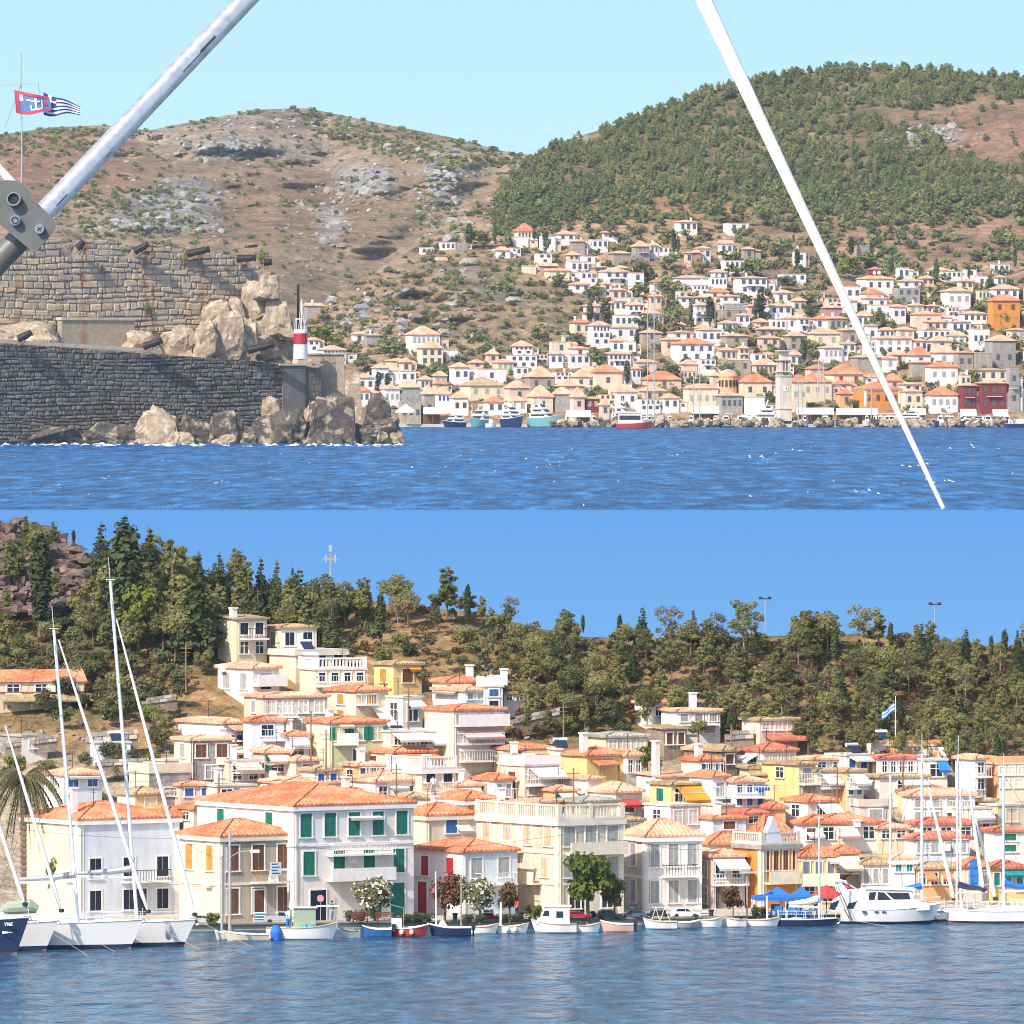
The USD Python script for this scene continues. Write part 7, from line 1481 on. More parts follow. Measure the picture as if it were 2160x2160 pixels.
part(p, 'canopy_frame', MB().bar(g(*E_(225, 1445)) + (0, -1.1, 0), g(*E_(330, 1470)) + (0, -1.1, 0), .1).bar(g(*E_(330, 1470)) + (0, -1.1, 0), g(*E_(430, 1530)) + (0, -1.1, 0), .1).bar(g(*E_(225, 1445)) + (0, 1.1, 0), g(*E_(330, 1470)) + (0, 1.1, 0), .1), 'mast_white')
part(p, 'bow_rail', MB().tube([g(*E_(900, 1640)) + (0, -.9, 0), g(*E_(920, 1600)) + (0, -.9, 0), g(*E_(1100, 1590))], .03, 4), 'rail_white')
for x in (480, 580, 640): part(p, 'porthole', MB().box(*(g(*E_(x, 1705))[0] + np.array([-.18, .18])), -1.72, -1.55, *(g(*E_(x, 1705))[2] + np.array([-.05, .06]))), 'sh_dark')
part(p, 'ladder', MB().bar(g(*E_(250, 1500)) + (0, -1.8, 0), g(*E_(370, 1790)) + (0, -1.9, 0), .06).bar(g(*E_(270, 1500)) + (0, -1.8, 0), g(*E_(390, 1790)) + (0, -1.9, 0), .06), 'iron')
def boat(label, x0, x1, wl, fb, hull, rz=0, B=1.7, stripe=None, extra=None, name='fishing_boat', cat='boat', z=ZB, group='small boats moored along the quay', stern=.55):
    c = WZ((x0 + x1) / 2, wl, z); k = c[1] / F; p = thing(name, label, cat, c, rz, group); L = (x1 - x0) * k; H = fb * k * .8; R = hull_parts(p, L, B, H, hull, stripe or hull, stripe or hull, 'hull_white' if hull != 'hull_white' else 'deck_teak', sheer=.5, rake=.1, stern=stern)
    m = MB()
    for u in (.35, .6): m.box(L * (u - .5) - .15, L * (u - .5) + .15, -B * .42, B * .42, H * .8, H * .88)
    part(p, 'thwart', m, 'deck_teak')
    if extra: extra(p, loc2(c, rz), L, H, B, k)
    return p
def outboard(p, g, L, H, B, k): part(p, 'outboard_motor', MB().box(-L / 2 - .35, -L / 2 - .02, -.2, .2, H * .7, H * 1.7).box(-L / 2 - .25, -L / 2 - .1, -.08, .08, -.3, H * .7), 'tyre')
def fenders(p, g, L, H, B, k):
    for u in (.3, .55): part(p, 'fender', MB().lathe([(.02, 0), (.16, .1), (.17, .35), (.02, .45)], 8, (L * (u - .5), -B * .52, H * .25)), 'hull_white')
def trawler(p, g, L, H, B, k):
    for q_ in (((619, 1952), (666, 1915), 'tarp_green', 'cabin'),): a, b = g(*q_[0]), g(*q_[1]); part(p, q_[3], MB().box(a[0], b[0], -.55, .55, H * .7, b[2]), q_[2]); part(p, 'cabin_roof', MB().box(a[0] - .15, b[0] + .15, -.7, .7, b[2] + .01, b[2] + .09), 'hull_white')
    a, b = g(614, 1955), g(613, 1811); part(p, 'mast', MB().tube([(a[0], 0, H * .6), (b[0], 0, b[2])], [.09, .05], 6), 'mast_white'); part(p, 'cross_arm', MB().bar((b[0] - .8, 0, b[2] - .9), (b[0] + .4, 0, b[2] - .7), .05), 'mast_white')
    a = g(672, 1912); part(p, 'canopy', MB().box(a[0] - .2, a[0] + 1.7, -.7, .7, a[2], a[2] + .08), 'hull_white'); part(p, 'canopy_post', MB().bar((a[0] + 1.5, -.6, H), (a[0] + 1.5, -.6, a[2]), .06).bar((a[0] + 1.5, .6, H), (a[0] + 1.5, .6, a[2]), .06), 'pole_grey')
    a = g(583, 1970); part(p, 'blue_cover', MB().lathe([(.1, -.9), (.42, -.7), (.5, .2), (.3, .75), (.02, .8)], 10, a + (0, -.95, 0)), 'tarp_blue')
    for x in (640, 655): a = g(x, 1955); part(p, 'crate', MB().box(a[0] - .25, a[0] + .25, -.9, -.56, H * .9, H * .9 + .45), 'hull_teal')
boat('white fishing boat with pale green cabin and mast before the tan house', 562, 716, 1981, 30, 'hull_white', 0, 2.2, 'hull_white', trawler)
boat('pale empty boat tied left of the green-cabin fishing boat', 470, 568, 1984, 17, 'hull_cream', 180, 1.6); boat('little tan boat at the left of the pale empty boat', 452, 510, 1982, 16, 'hull_cream', 180, 1.4)
boat('small white boat between the fishing boat and the blue boat', 716, 760, 1978, 18, 'hull_white', 180, 1.3); boat('small blue boat with white rim and outboard motor', 764, 826, 1976, 20, 'hull_blue', 180, 1.4, None, outboard)
def redx(p, g, L, H, B, k): a = g(836, 1945); part(p, 'console', MB().box(a[0] - .4, a[0] + .45, -.4, .4, H * .6, H * .6 + 1.1), 'hull_white'); part(p, 'frame', MB().bar((a[0] - .4, -.4, H), (a[0] - .5, -.4, H + 2.0), .05).bar((a[0] + .6, -.4, H), (a[0] + .6, -.4, H + 1.7), .05).bar((a[0] - .5, -.4, H + 2.0), (a[0] + .6, -.4, H + 1.7), .05), 'hull_teal'); fenders(p, g, L, H, B, k)
boat('bright red boat with small white console', 822, 906, 1975, 22, 'hull_red', 0, 1.6, None, redx)
def navyx(p, g, L, H, B, k): a, b = g(920, 1958), g(919, 1838); part(p, 'mast', MB().tube([(a[0], 0, H * .5), (b[0], 0, b[2])], [.09, .06], 6), 'mast_white'); part(p, 'cover', MB().add([(L * .02, -.5, H), (L * .3, -.5, H), (L * .3, .5, H), (L * .02, .5, H), (L * .16, 0, H + .75)], [(0, 1, 4, 4), (1, 2, 4, 4), (2, 3, 4, 4), (3, 0, 4, 4)]), 'awning_beige'); fenders(p, g, L, H, B, k); outboard(p, g, L, H, B, k)
boat('navy blue boat with white stripe, thin mast and round fenders', 902, 994, 1974, 22, 'hull_navy', 180, 1.7, None, navyx)
boat('long white rowing boat before the white oleander', 988, 1052, 1969, 18, 'hull_white', 0, 1.4, None, outboard); boat('white boat with black fenders beside the wheelhouse boat', 1050, 1116, 1968, 18, 'hull_white', 0, 1.4, None, lambda p, g, L, H, B, k: (fenders(p, g, L, H, B, k), part(p, 'post', MB().bar((-L * .42, 0, 0), (-L * .40, 0, 2.6), .16), 'hull_white')))
def wheel(p, g, L, H, B, k):
    q_ = lambda pts, y, n, m: part(p, n, extr([apt(*z, 'c') for z in pts], -y, y, g), m)
    q_([(1090, 1640), (1100, 1600), (1140, 1580), (1160, 1500), (1370, 1500), (1375, 1640)], .55, 'wheelhouse', 'hull_white'); q_([(1140, 1500), (1150, 1486), (1390, 1486), (1390, 1500)], .65, 'wheelhouse_roof', 'hull_white'); q_([(1145, 1575), (1160, 1530), (1200, 1530), (1200, 1575)], .58, 'window', 'pane'); q_([(1260, 1535), (1320, 1535), (1320, 1590), (1260, 1590)], .58, 'window', 'pane')
    for i in range(5): part(p, 'fender', MB().lathe([(.02, 0), (.15, .1), (.15, .3), (.02, .4)], 8, (L * (.15 * i - .3), -B * .52, H * .35)), 'hull_grey')
boat('white fishing boat with wheelhouse and rails in front of the mansion', 1120, 1216, 1968, 24, 'hull_white', 180, 1.8, 'hull_grey', wheel)
boat('grey and white boat right of the wheelhouse boat', 1206, 1268, 1967, 18, 'hull_white', 0, 1.4); boat('pinkish boat with dark stern before the dark parked cars', 1266, 1336, 1965, 20, 'hull_pink', 180, 1.5, None, outboard); boat('white boat with teal lower hull before the white parked car', 1356, 1428, 1960, 20, 'hull_white', 180, 1.5, 'hull_teal', lambda p, g, L, H, B, k: part(p, 'awning_frame', MB().bar((-L * .3, -.5, H), (-L * .15, -.5, H + 1.2), .05).bar((0, -.5, H), (-L * .15, -.5, H + 1.2), .05).bar((0, -.5, H), (L * .12, -.5, H + 1.2), .05).bar((L * .25, -.5, H), (L * .12, -.5, H + 1.2), .05).bar((-L * .3, -.5, H + 1.2), (L * .25, -.5, H + 1.2), .06), 'awning_beige'))
boat('grey inflatable with black outboard right of the teal-bottomed boat', 1426, 1476, 1957, 14, 'hull_grey', 0, 1.4, None, outboard); boat('white speedboat heap, first of the two before the tan tree', 1474, 1526, 1956, 20, 'hull_white', 0, 1.5, None, outboard); boat('white speedboat with windscreen before the tan tree', 1520, 1574, 1955, 20, 'hull_white', 180, 1.5, None, lambda p, g, L, H, B, k: part(p, 'windscreen', MB().add([(-.2, -.5, H), (-.2, .5, H), (-.5, .4, H + .5), (-.5, -.4, H + .5)], [(0, 1, 2, 3)]), 'pane'))
boat('slim white boat with short mast left of the navy sailing boat', 1572, 1646, 1954, 17, 'hull_white', 0, 1.4, None, lambda p, g, L, H, B, k: part(p, 'mast', MB().tube([(L * .12, 0, 0), (L * .12, 0, 2.6)], .08, 6), 'mast_white'))
# ---- boats of the far quay
def far_yacht(label, x0, x1, wl, top, hull, rz, tiers=3, D=3118.0, group='motor yachts at the far quay'):
    c = W((x0 + x1) / 2, 0, D); c[2] = ZA; k = D / F; w = (x1 - x0) * k; r = math.radians(rz); B = 5.2; L = max(8.0, (w - B * abs(math.sin(r))) / max(abs(math.cos(r)), .35)); H = (wl - top) * k
    p = thing('motor_yacht', label, 'motor yacht', c, rz, group); hull_parts(p, L, B, H * .42, hull, hull, hull, sheer=.35, rake=.12, stern=.9); z = H * .42
    for i in range(tiers):
        h = H * .6 / tiers; a, b, y = -L * (.42 - .05 * i), L * (.22 - .12 * i), B * (.42 - .05 * i)
        part(p, 'deckhouse', MB().add([(a, -y, z), (b, -y, z), (b, y, z), (a, y, z), (a, -y, z + h * .8), (b - h, -y * .9, z + h * .8), (b - h, y * .9, z + h * .8), (a, y, z + h * .8)], [(4, 5, 6, 7), (0, 1, 5, 4), (1, 2, 6, 5), (2, 3, 7, 6), (3, 0, 4, 7)]), 'hull_white')
        part(p, 'windows', MB().box(a + .6, b - h * 1.2, -y - .04, y + .04, z + h * .3, z + h * .62).add([(b - h * .25, -y * .8, z + h * .28), (b - h * .25, y * .8, z + h * .28), (b - h * .72, y * .8, z + h * .68), (b - h * .72, -y * .8, z + h * .68)], [(0, 1, 2, 3)]), 'pane'); part(p, 'roof_deck', MB().box(a - .5, b - h * .6, -y - .25, y + .25, z + h * .8 + .02, z + h * .9), 'hull_white'); z += h
    part(p, 'radar_arch', MB().bar((-L * .15, -1, z), (-L * .2, -1, z + 1.6), .2).bar((-L * .15, 1, z), (-L * .2, 1, z + 1.6), .2).bar((-L * .2, -1, z + 1.6), (-L * .2, 1, z + 1.6), .2), 'hull_white'); return p
far_yacht('white yacht with dark hull, first on the far quay right of the parasol', 928, 982, 898, 872, 'hull_navy', -150, 2); far_yacht('teal hulled yacht between two dark ones on the far quay', 980, 1038, 898, 862, 'hull_teal', -125, 2); far_yacht('big dark blue yacht with white upper decks on the far quay', 1052, 1116, 899, 856, 'hull_navy', -55, 3); far_yacht('teal hulled yacht with high white bridge beside the rocks', 1110, 1192, 901, 852, 'hull_teal', -30, 3)
far_yacht('white ship-like boat behind the little red ferry', 1290, 1350, 897, 846, 'hull_white', -20, 3, 3132.0); far_yacht('dark roofed boat behind the rocks right of the little red ferry', 1350, 1430, 884, 860, 'hull_grey', 8, 1, 3132.0); far_yacht('white yacht before the clock tower', 1562, 1646, 888, 842, 'hull_white', 175, 3, 3132.0); far_yacht('white yacht before the orange building, crossed by the stay', 1850, 1956, 884, 850, 'hull_white', 170, 3, 3132.0); far_yacht('white boat moored below the dark red houses', 1990, 2090, 886, 862, 'hull_white', 175, 2, 3132.0)
boat('little ferry with dark red hull before the breakwater', 1300, 1376, 904, 14, 'hull_red', 0, 4.5, None, lambda p, g, L, H, B, k: (part(p, 'cabin', MB().box(-L * .45, L * .2, -1.7, 1.7, H, H + 3.2), 'hull_white'), part(p, 'windows', MB().box(-L * .42, L * .17, -1.76, 1.76, H + 1.1, H + 2.5), 'pane'), part(p, 'roof', MB().box(-L * .48, L * .24, -2, 2, H + 3.22, H + 3.5), 'hull_white')), 'ferry', 'boat', ZA, 'small boats of the far bay', .8)
for x0, x1, wl, l in ((1024, 1048, 902, 'tiny white motor boat out on the bay'), (1440, 1480, 895, 'low grey boat among the breakwater rocks, middle'), (1500, 1560, 893, 'dark boat behind rocks left of the clock tower'), (1700, 1760, 892, 'dark boat behind rocks right of the clock tower'), (1790, 1850, 893, 'low boat behind rocks under the orange building'), (1900, 1990, 893, 'long dark boat behind the right rocks'), (2120, 2200, 902, 'dark hulled boat at the right end of the far quay'), (1140, 1200, 900, 'black inflatable along the first breakwater rocks'), (1230, 1290, 893, 'white boat behind the rocks left of the little ferry')):
    boat(l, x0, x1, wl, 11, 'hull_white' if 'white' in l else 'hull_navy' if 'hulled' in l else 'hull_grey', 0, 3.2, None, lambda p, g, L, H, B, k: part(p, 'cabin', MB().box(-L * .2, L * .12, -.9, .9, H * .8, H + 1.4), 'hull_white'), 'small_boat', 'boat', ZA, 'small boats of the far bay', .7)
for x, t, b, l in ((1380, 597, 892, 'tallest thin mast on the far quay'), (1366, 650, 892, 'second thin mast close left of the tallest on the far quay'), (1476, 679, 886, 'tall mast before the grey four-window house'), (1463, 780, 886, 'shorter mast left of the grey house mast'), (1684, 778, 886, 'thin mast right of the clock tower'), (1692, 790, 886, 'second thin mast right of the clock tower'), (1838, 770, 886, 'mast before the orange building')):
    D = 3126.0; c = W(x, 0, D); c[2] = ZA; k = D / F; h = (b - t) * k; p = thing('mast', l, 'mast', c, 0, 'masts at the far quay'); part(p, 'pole', MB().tube([(0, 0, 0), (0, 0, h + 1)], [.22, .14], 6), 'pole_grey'); part(p, 'spreader', MB().bar((-1.6, 0, h * .55), (1.6, 0, h * .55), .14), 'pole_grey'); part(p, 'shroud', MB().tube([(0, 0, h), (-3.2, 0, 1)], .05, 3).tube([(0, 0, h), (3.2, 0, 1)], .05, 3), 'pole_grey')
p = thing('lattice_tower', 'slim lattice tower on the far quay right of the clock tower', 'tower', W(1732, 850, 3146.0), 0); k = 3146 / F; m = MB(); w0, h = 8 * k, 92 * k
for i in range(8):
    z0, z1 = h * i / 8, h * (i + 1) / 8; w = w0 * (1 - .4 * i / 8)
    for sx in (-1, 1):
        for sy in (-1, 1): m.bar((sx * w, sy * w, z0), (sx * w * .95, sy * w * .95, z1), .2)
    m.bar((-w, -w, z0), (w, -w, z1), .12); m.bar((w, -w, z0), (-w, -w, z1), .12); m.bar((-w, -w, z1), (w, -w, z1), .14)
part(p, 'frame', m, 'pole_grey')
# ---------------------------------------------------------------- the near quay: cars, poles, tents, plants, people
def on_quay(px, py): return WZ(px, py, ZQ)
def car(label, x0, x1, py, col, rz=0, kind_='car'):
    c = on_quay((x0 + x1) / 2, py); k = c[1] / F; L = (x1 - x0) * k / max(math.cos(math.radians(rz)), .4) if abs(rz) < 90 else (x1 - x0) * k / max(-math.cos(math.radians(rz)), .4); p = thing('parked_' + kind_, label, kind_, c, rz, 'vehicles parked on the near quay'); s = L / 4.2
    def pf(pts, y, n, m): V = trimesh.creation.extrude_polygon(Polygon([(x * s, z * s) for x, z in pts]), 2 * y * s, engine='earcut'); q_ = V.vertices; part(p, n, (np.stack([q_[:, 0], y * s - q_[:, 2], q_[:, 1]], 1), V.faces), m)
    if kind_ == 'car': pf([(-2.1, .35), (2.08, .35), (2.1, .62), (1.9, .78), (1.05, .9), (-1.7, .95), (-2.05, .88), (-2.1, .6)], .85, 'body', col); pf([(-1.75, .95), (1.0, .9), (.35, 1.38), (-1.1, 1.42), (-1.5, 1.3)], .74, 'cabin', col); pf([(-1.45, .97), (-.1, .95), (-.1, 1.32), (-1.12, 1.34)], .765, 'side_window', 'pane'); pf([(0, .95), (.8, .92), (.32, 1.3), (0, 1.32)], .765, 'side_window', 'pane')
    else: pf([(-2.1, .45), (2.08, .45), (2.1, .95), (1.3, 1.05), (-2.1, 1.05)], .85, 'body', col); pf([(-.3, 1.05), (1.25, 1.05), (.75, 1.65), (-.2, 1.68)], .78, 'cabin', col); pf([(-.15, 1.1), (.95, 1.1), (.65, 1.55), (-.12, 1.58)], .80, 'side_window', 'pane')
    for x in (-1.3, 1.3):
        for y in (-.78, .78): m = MB().lathe([(.02, -.1), (.31, -.1), (.33, 0), (.31, .1), (.02, .1)], 14); V, f = m.get(); part(p, 'wheel', (V[:, [0, 2, 1]] * s + (x * s, y * s, .33 * s), f[:, ::-1]), 'tyre')
    for x, m_ in ((2.06, 'hull_white'), (-2.08, 'hull_red')): part(p, 'lamp', MB().box((x - .04) * s, (x + .04) * s, -.8 * s, -.5 * s, .62 * s, .76 * s), m_)
car('silver pickup behind the green-cabin fishing boat', 557, 622, 1948, 'car_silver', 0, 'pickup'); car('dark car half hidden behind the fishing boat canopy', 686, 728, 1938, 'car_blue', 20); car('bluish car behind the white yacht at the corner of the tan house', 404, 450, 1946, 'car_silver', 10); car('small red car behind the white rowing boat', 1008, 1056, 1942, 'car_red', 12); car('red car right of the wheelhouse boat', 1192, 1246, 1940, 'car_red', 8); car('dark car under the green tree by the mansion', 1256, 1314, 1939, 'car_dark', 10); car('dark blue car left of the grey-white house', 1308, 1366, 1938, 'car_blue', 172); car('white car in front of the grey-white house', 1414, 1476, 1936, 'car_white', 6); car('dark grey car left of the white car', 1366, 1412, 1936, 'car_dark', 6)
def pole(name, label, x, top, base, r=.09, D=None, mat='pole_grey', group=None, head=None, cat='pole'):
    c = on_quay(x, base) if D is None else W(x, base, D); k = c[1] / F; h = (base - top) * k; p = thing(name, label, cat, c, 0, group); part(p, 'pole', MB().tube([(0, 0, -.8), (0, 0, h)], [r, r * .75], 7), mat)
    if head == 'lamp': part(p, 'arm', MB().tube([(0, 0, h * .72), (.8, -.1, h * .78), (2.0, -.2, h * .79)], .045, 5), mat); part(p, 'lamp_head', MB().box(1.7, 2.5, -.35, -.05, h * .77, h * .8), 'rail_white')
    if head == 'box': part(p, 'lamp_head', MB().box(-.7, .9, -.25, .25, h, h + .16), mat)
    if head == 'cross': part(p, 'cross_arm', MB().bar((-.55, 0, h - .5), (.55, 0, h - .5), .08).bar((-.4, 0, h - .9), (.4, 0, h - .9), .06), 'wood')
    if head == 'antenna': part(p, 'antenna', MB().bar((-.8, 0, h - 1.0), (.8, 0, h - 1.0), .08).bar((-.45, 0, h - 1.3), (-.45, 0, h - .6), .16).bar((.45, 0, h - 1.3), (.45, 0, h - .6), .16).box(-.15, .15, -.15, .15, h - .3, h + .3), mat)
    if head == 'flood': part(p, 'flood_light', MB().bar((-.6, 0, h), (.6, 0, h), .1).box(-.6, -.25, -.1, .1, h, h + .2).box(.25, .6, -.1, .1, h, h + .2), 'iron')
    if head == 'noentry': V, f = MB().lathe([(.30, -.02), (.30, .02), (.01, .021)], 20).get(); part(p, 'sign_disc', (V[:, [0, 2, 1]] * (1, -1, 1) + (0, -.1, h), f), 'sign_red')
    return p, h, c
PW = {}
for n_, l_, x, t, b, r, hd in (('street_lamp', 'tall grey lamp pole with curved arm before the tan house', 485, 1751, 1957, .15, 'lamp'), ('utility_pole', 'pale pole just left of the tall lamp pole at the tan house', 468, 1806, 1957, .13, None), ('street_lamp', 'slim pole with small box lamp beside the pink awning house', 1576, 1842, 1937, .08, 'box'), ('utility_pole', 'thin pale pole rising behind the green-cabin boat', 639, 1803, 1945, .05, None), ('utility_pole', 'pale wooden pole between bougainvillea and white oleander', 973, 1846, 1946, .10, None), ('road_sign', 'round pinkish red road sign on a post before the big white house', 676, 1895, 1943, .04, 'noentry')): PW[x] = pole(n_, l_, x, t, b, r, None, 'pole_grey' if x != 973 else 'trunk_pale', None, hd, 'sign' if hd == 'noentry' else 'pole')
for c_, x, t, b, l in (('f', 180, 400, 700, 'wooden utility pole with white lamp left of the topmost cream house'), ('f', 1090, 895, 1250, 'dark utility pole left of the pale green house'), ('f', 1200, 1030, 1300, 'thin pole at the corner of the pale green house'), ('f', 1800, 720, 1030, 'tall thin pole right of the white awning on the slope'), ('f', 1712, 1280, 1560, 'dark pole before the white three-door house'), ('f', 420, 1350, 1500, 'short pole below the old grey stone house'), ('c', 1408, 320, 640, 'dark wooden pole with transformer box above the mansion'), ('g', 1135, 830, 1040, 'thin pole among the bushes in mid slope'), ('e', 790, 455, 640, 'thin pole before the five-window house'), ('d', 940, 110, 220, 'wooden pole of the pergola below the white house at the wood'), ('e', 255, 530, 760, 'pole between the pair of awning houses')):
    px, y0 = apt(x, t, c_); _, y1 = apt(x, b, c_); pole('utility_pole', l, px, y0, y1, .09, float(DB(px, y1)) - 7, 'wood', 'utility poles on the hillside', 'cross')
pole('antenna_mast', 'antenna mast standing on the skyline left of the dip', 697, 1157, 1256, .07, 906, 'pole_grey', None, 'antenna', 'antenna'); pole('flood_light', 'flood light on a tall pole high on the right skyline', 1972, 1275, 1350, .05, 908, 'pole_grey', None, 'flood', 'flood light'); pole('flood_light', 'flood light pole over the middle right ridge', 1614, 1263, 1345, .05, 908, 'pole_grey', None, 'flood', 'flood light')
p, h, c = pole('flagpole', 'white flagpole with blue and white flag above the right houses', 1889, 1468, 1562, .06, float(DB(1889, 1560)) - 4, 'rail_white', None, None, 'flagpole')
def fl(u, v): return np.stack([-.1 - u * 1.15, -.1 + .12 * np.sin(u * 6), h - 1.35 - u * .85 + v * .75 + .08 * np.sin(u * 7)], -1)
f = thing('hill_flag', 'small blue and white striped flag hanging from the white flagpole', 'flag', c, 0)
for i in range(5): part(f, 'stripe', cloth(0, 1, i / 5, (i + 1) / 5, fl, 0, 8, 3, .01), 'awning_blue' if i % 2 == 0 else 'flag_white')
def wire(label, pts, sag=.25, r=.016):
    P = [np.asarray(q_, float) for q_ in pts]; L = []
    for a, b in zip(P[:-1], P[1:]): L += [a + (b - a) * t - np.array([0, 0, 4 * sag * t * (1 - t)]) for t in np.linspace(0, 1, 9)]
    p = thing('overhead_wire', label, 'wire', L[0], 0, 'overhead wires across the waterfront'); part(p, 'cable', MB().tube(np.array(L) - L[0], r, 4), 'wire')
wq = lambda x, y, D=806: W(x, y, D)
wire('wire sagging from the lamp pole across the big white house to the mansion corner', [wq(485, 1770), wq(640, 1785), wq(860, 1790), wq(1240, 1752, 808), wq(1330, 1772, 812), wq(1500, 1792, 815)], .3); wire('wire across the blue-fronted house to the lamp pole', [wq(30, 1748), wq(380, 1768), wq(468, 1812)], .25); wire('wire low along the tan house front', [wq(468, 1868), wq(385, 1866), wq(300, 1855)], .15); wire('wire over the hillside from the short pole to the dark pole', [wq(120, 1640, 838), wq(462, 1643, 838), wq(640, 1640, 840), wq(836, 1630, 842)], .3)
for i, (x, l) in enumerate(((1640, 'left blue pyramid tent at the quay cafe'), (1690, 'right blue pyramid tent at the quay cafe'))):
    c = on_quay(x, 1934); k = c[1] / F; w = (50 if i == 0 else 40) * k; p = thing('blue_tent', l, 'tent', c, 8); h0, h1 = 44 * k, 64 * k; ca, cb = [(-w, -w * .8, h0), (w, -w * .8, h0), (w, w * .8, h0), (-w, w * .8, h0), (0, 0, h1)], None
    V = np.array(ca); mid = [(V[j] + V[4]) / 2 - (0, 0, .28) for j in range(4)]; part(p, 'canopy', MB().add(list(V) + mid + [v - (0, 0, .32) for v in V[:4]], [(0, 1, 5, 4 + 4 - 4), (4, 5, 6, 7)][:0] + [(0, 1, 6, 5), (1, 2, 7, 6), (2, 3, 8, 7), (3, 0, 5, 8), (5, 6, 4, 4), (6, 7, 4, 4), (7, 8, 4, 4), (8, 5, 4, 4), (0, 9, 10, 1), (1, 10, 11, 2), (2, 11, 12, 3), (3, 12, 9, 0)]), 'tarp_blue')
    for sx in (-1, 1):
        for sy in (-1, 1): part(p, 'post', MB().bar((sx * w * .96, sy * w * .77, 0), (sx * w * .96, sy * w * .77, h0), .07), 'rail_white')
for x, y, r, l in ((1745, 1936, 34, 'red parasol behind the navy sailing boat'), (1785, 1935, 30, 'second red parasol, nearer the motor yacht')): c = on_quay(x, y) + (0, 2, 0); k = c[1] / F; p = thing('red_parasol', l, 'parasol', c, 0); part(p, 'canopy', MB().lathe([(r * k, 40 * k), (r * k * .98, 46 * k), (.1, 66 * k), (.01, 67 * k)], 8), 'awning_red'); part(p, 'pole', MB().tube([(0, 0, 0), (0, 0, 66 * k)], .05), 'rail_white')
ck = kindclass('kind_chair'); part(ck, 'seat', MB().box(-.24, .24, -.24, .24, .42, .47), 'chair_blue'); part(ck, 'backrest', MB().box(-.24, .24, .2, .25, .5, .9), 'chair_blue')
for sx in (-1, 1):
    for sy in (-1, 1): part(ck, 'leg', MB().box(sx * .21 - .025, sx * .21 + .025, sy * .21 - .025, sy * .21 + .025, 0, .42 if sy < 0 else .9), 'chair_blue')
for i in range(12): copy(ck, 'cafe_chair', 'blue cafe chair under the blue tents', 'chair', on_quay(1622 + i * 8 + (i % 3) * 2, 1938 - (i % 2) * 4), rng.uniform(0, 360), (1.2,) * 3, 'blue chairs of the quay cafe')
for x, y, l in ((760, 1948, 'red-brown slatted bench before the round bush'), (812, 1948, 'red-brown slatted bench by the oleander trunk')):
    p = thing('bench', l, 'bench', on_quay(x, y), 6)
    for i in range(3): part(p, 'seat_slat', MB().box(-.8, .8, -.25 + i * .16, -.12 + i * .16, .44, .48), 'sh_brown')
    for i in range(3): part(p, 'back_slat', MB().box(-.8, .8, .24, .28, .55 + i * .15, .66 + i * .15), 'sh_brown')
    for sx in (-.6, .6): part(p, 'leg', MB().box(sx - .04, sx + .04, -.22, .28, 0, .44), 'iron')
def street_plant(key, name, label, x, top, base, wide=1.0, cat='tree', group=None, back=0.0):
    c = on_quay(x, base) + (0, back, 0); s = (base - top) * c[1] / F; copy(KINDS[key], name, label, cat, c, rng.uniform(0, 360), (s * wide, s * wide, s), group)
street_plant('oleander', 'oleander', 'large white flowering oleander before the big white house', 791, 1846, 1944, 1.15); street_plant('bougain', 'bougainvillea', 'rust brown bougainvillea before the red-door house', 938, 1838, 1944, .85); street_plant('oleander', 'oleander', 'smaller white flowering oleander right of the bougainvillea', 1013, 1848, 1944, .95); street_plant('round_2', 'leafy_tree', 'olive brown round tree right of the smaller oleander', 1075, 1858, 1944, .8); street_plant('round_1', 'leafy_tree', 'bright green leafy tree before the mansion', 1240, 1788, 1940, .95); street_plant('round_3', 'leafy_tree', 'greyish tree right of the bright green tree', 1296, 1850, 1938, .8); street_plant('round_2', 'leafy_tree', 'tan round tree before the pink awning house', 1546, 1868, 1938, .85); street_plant('round_0', 'leafy_tree', 'dark green tree against the cream side wall behind the yachts', 128, 1792, 1930, .55); street_plant('bush_0', 'bush', 'round green bush behind the red-brown bench', 752, 1912, 1945, 1.5, 'bush'); street_plant('bush_2', 'bush', 'green bush left of the wheelhouse boat', 1128, 1902, 1943, 1.0, 'bush'); street_plant('bush_2', 'bush', 'yellow green bush at the corner of the tan house', 452, 1920, 1952, 1.0, 'bush')
for i, x in enumerate((856, 880, 904, 985, 1008, 1062, 1090)): street_plant('bush_5', 'hedge_bush', 'low dark hedge bush on the quay behind the boats', x, 1922, 1946, 1.3, 'bush', 'hedge along the near quay')
for x, l in ((1595, 'dark bush left under the blue tents'), (1610, 'dark bush beside the tent post'), (1345, 'dark bush at the corner of the grey-white house')): street_plant('bush_5', 'bush', l, x, 1905, 1938, .7, 'bush')
c = on_quay(28, 1950) + (0, 18, 0); s = (1935 - 1570) * c[1] / F; copy(KINDS['palm'], 'palm_tree', 'tall palm tree at the left edge behind the yachts', 'tree', c + (0, 0, 0), 20, (s * .62, s * .62, s))
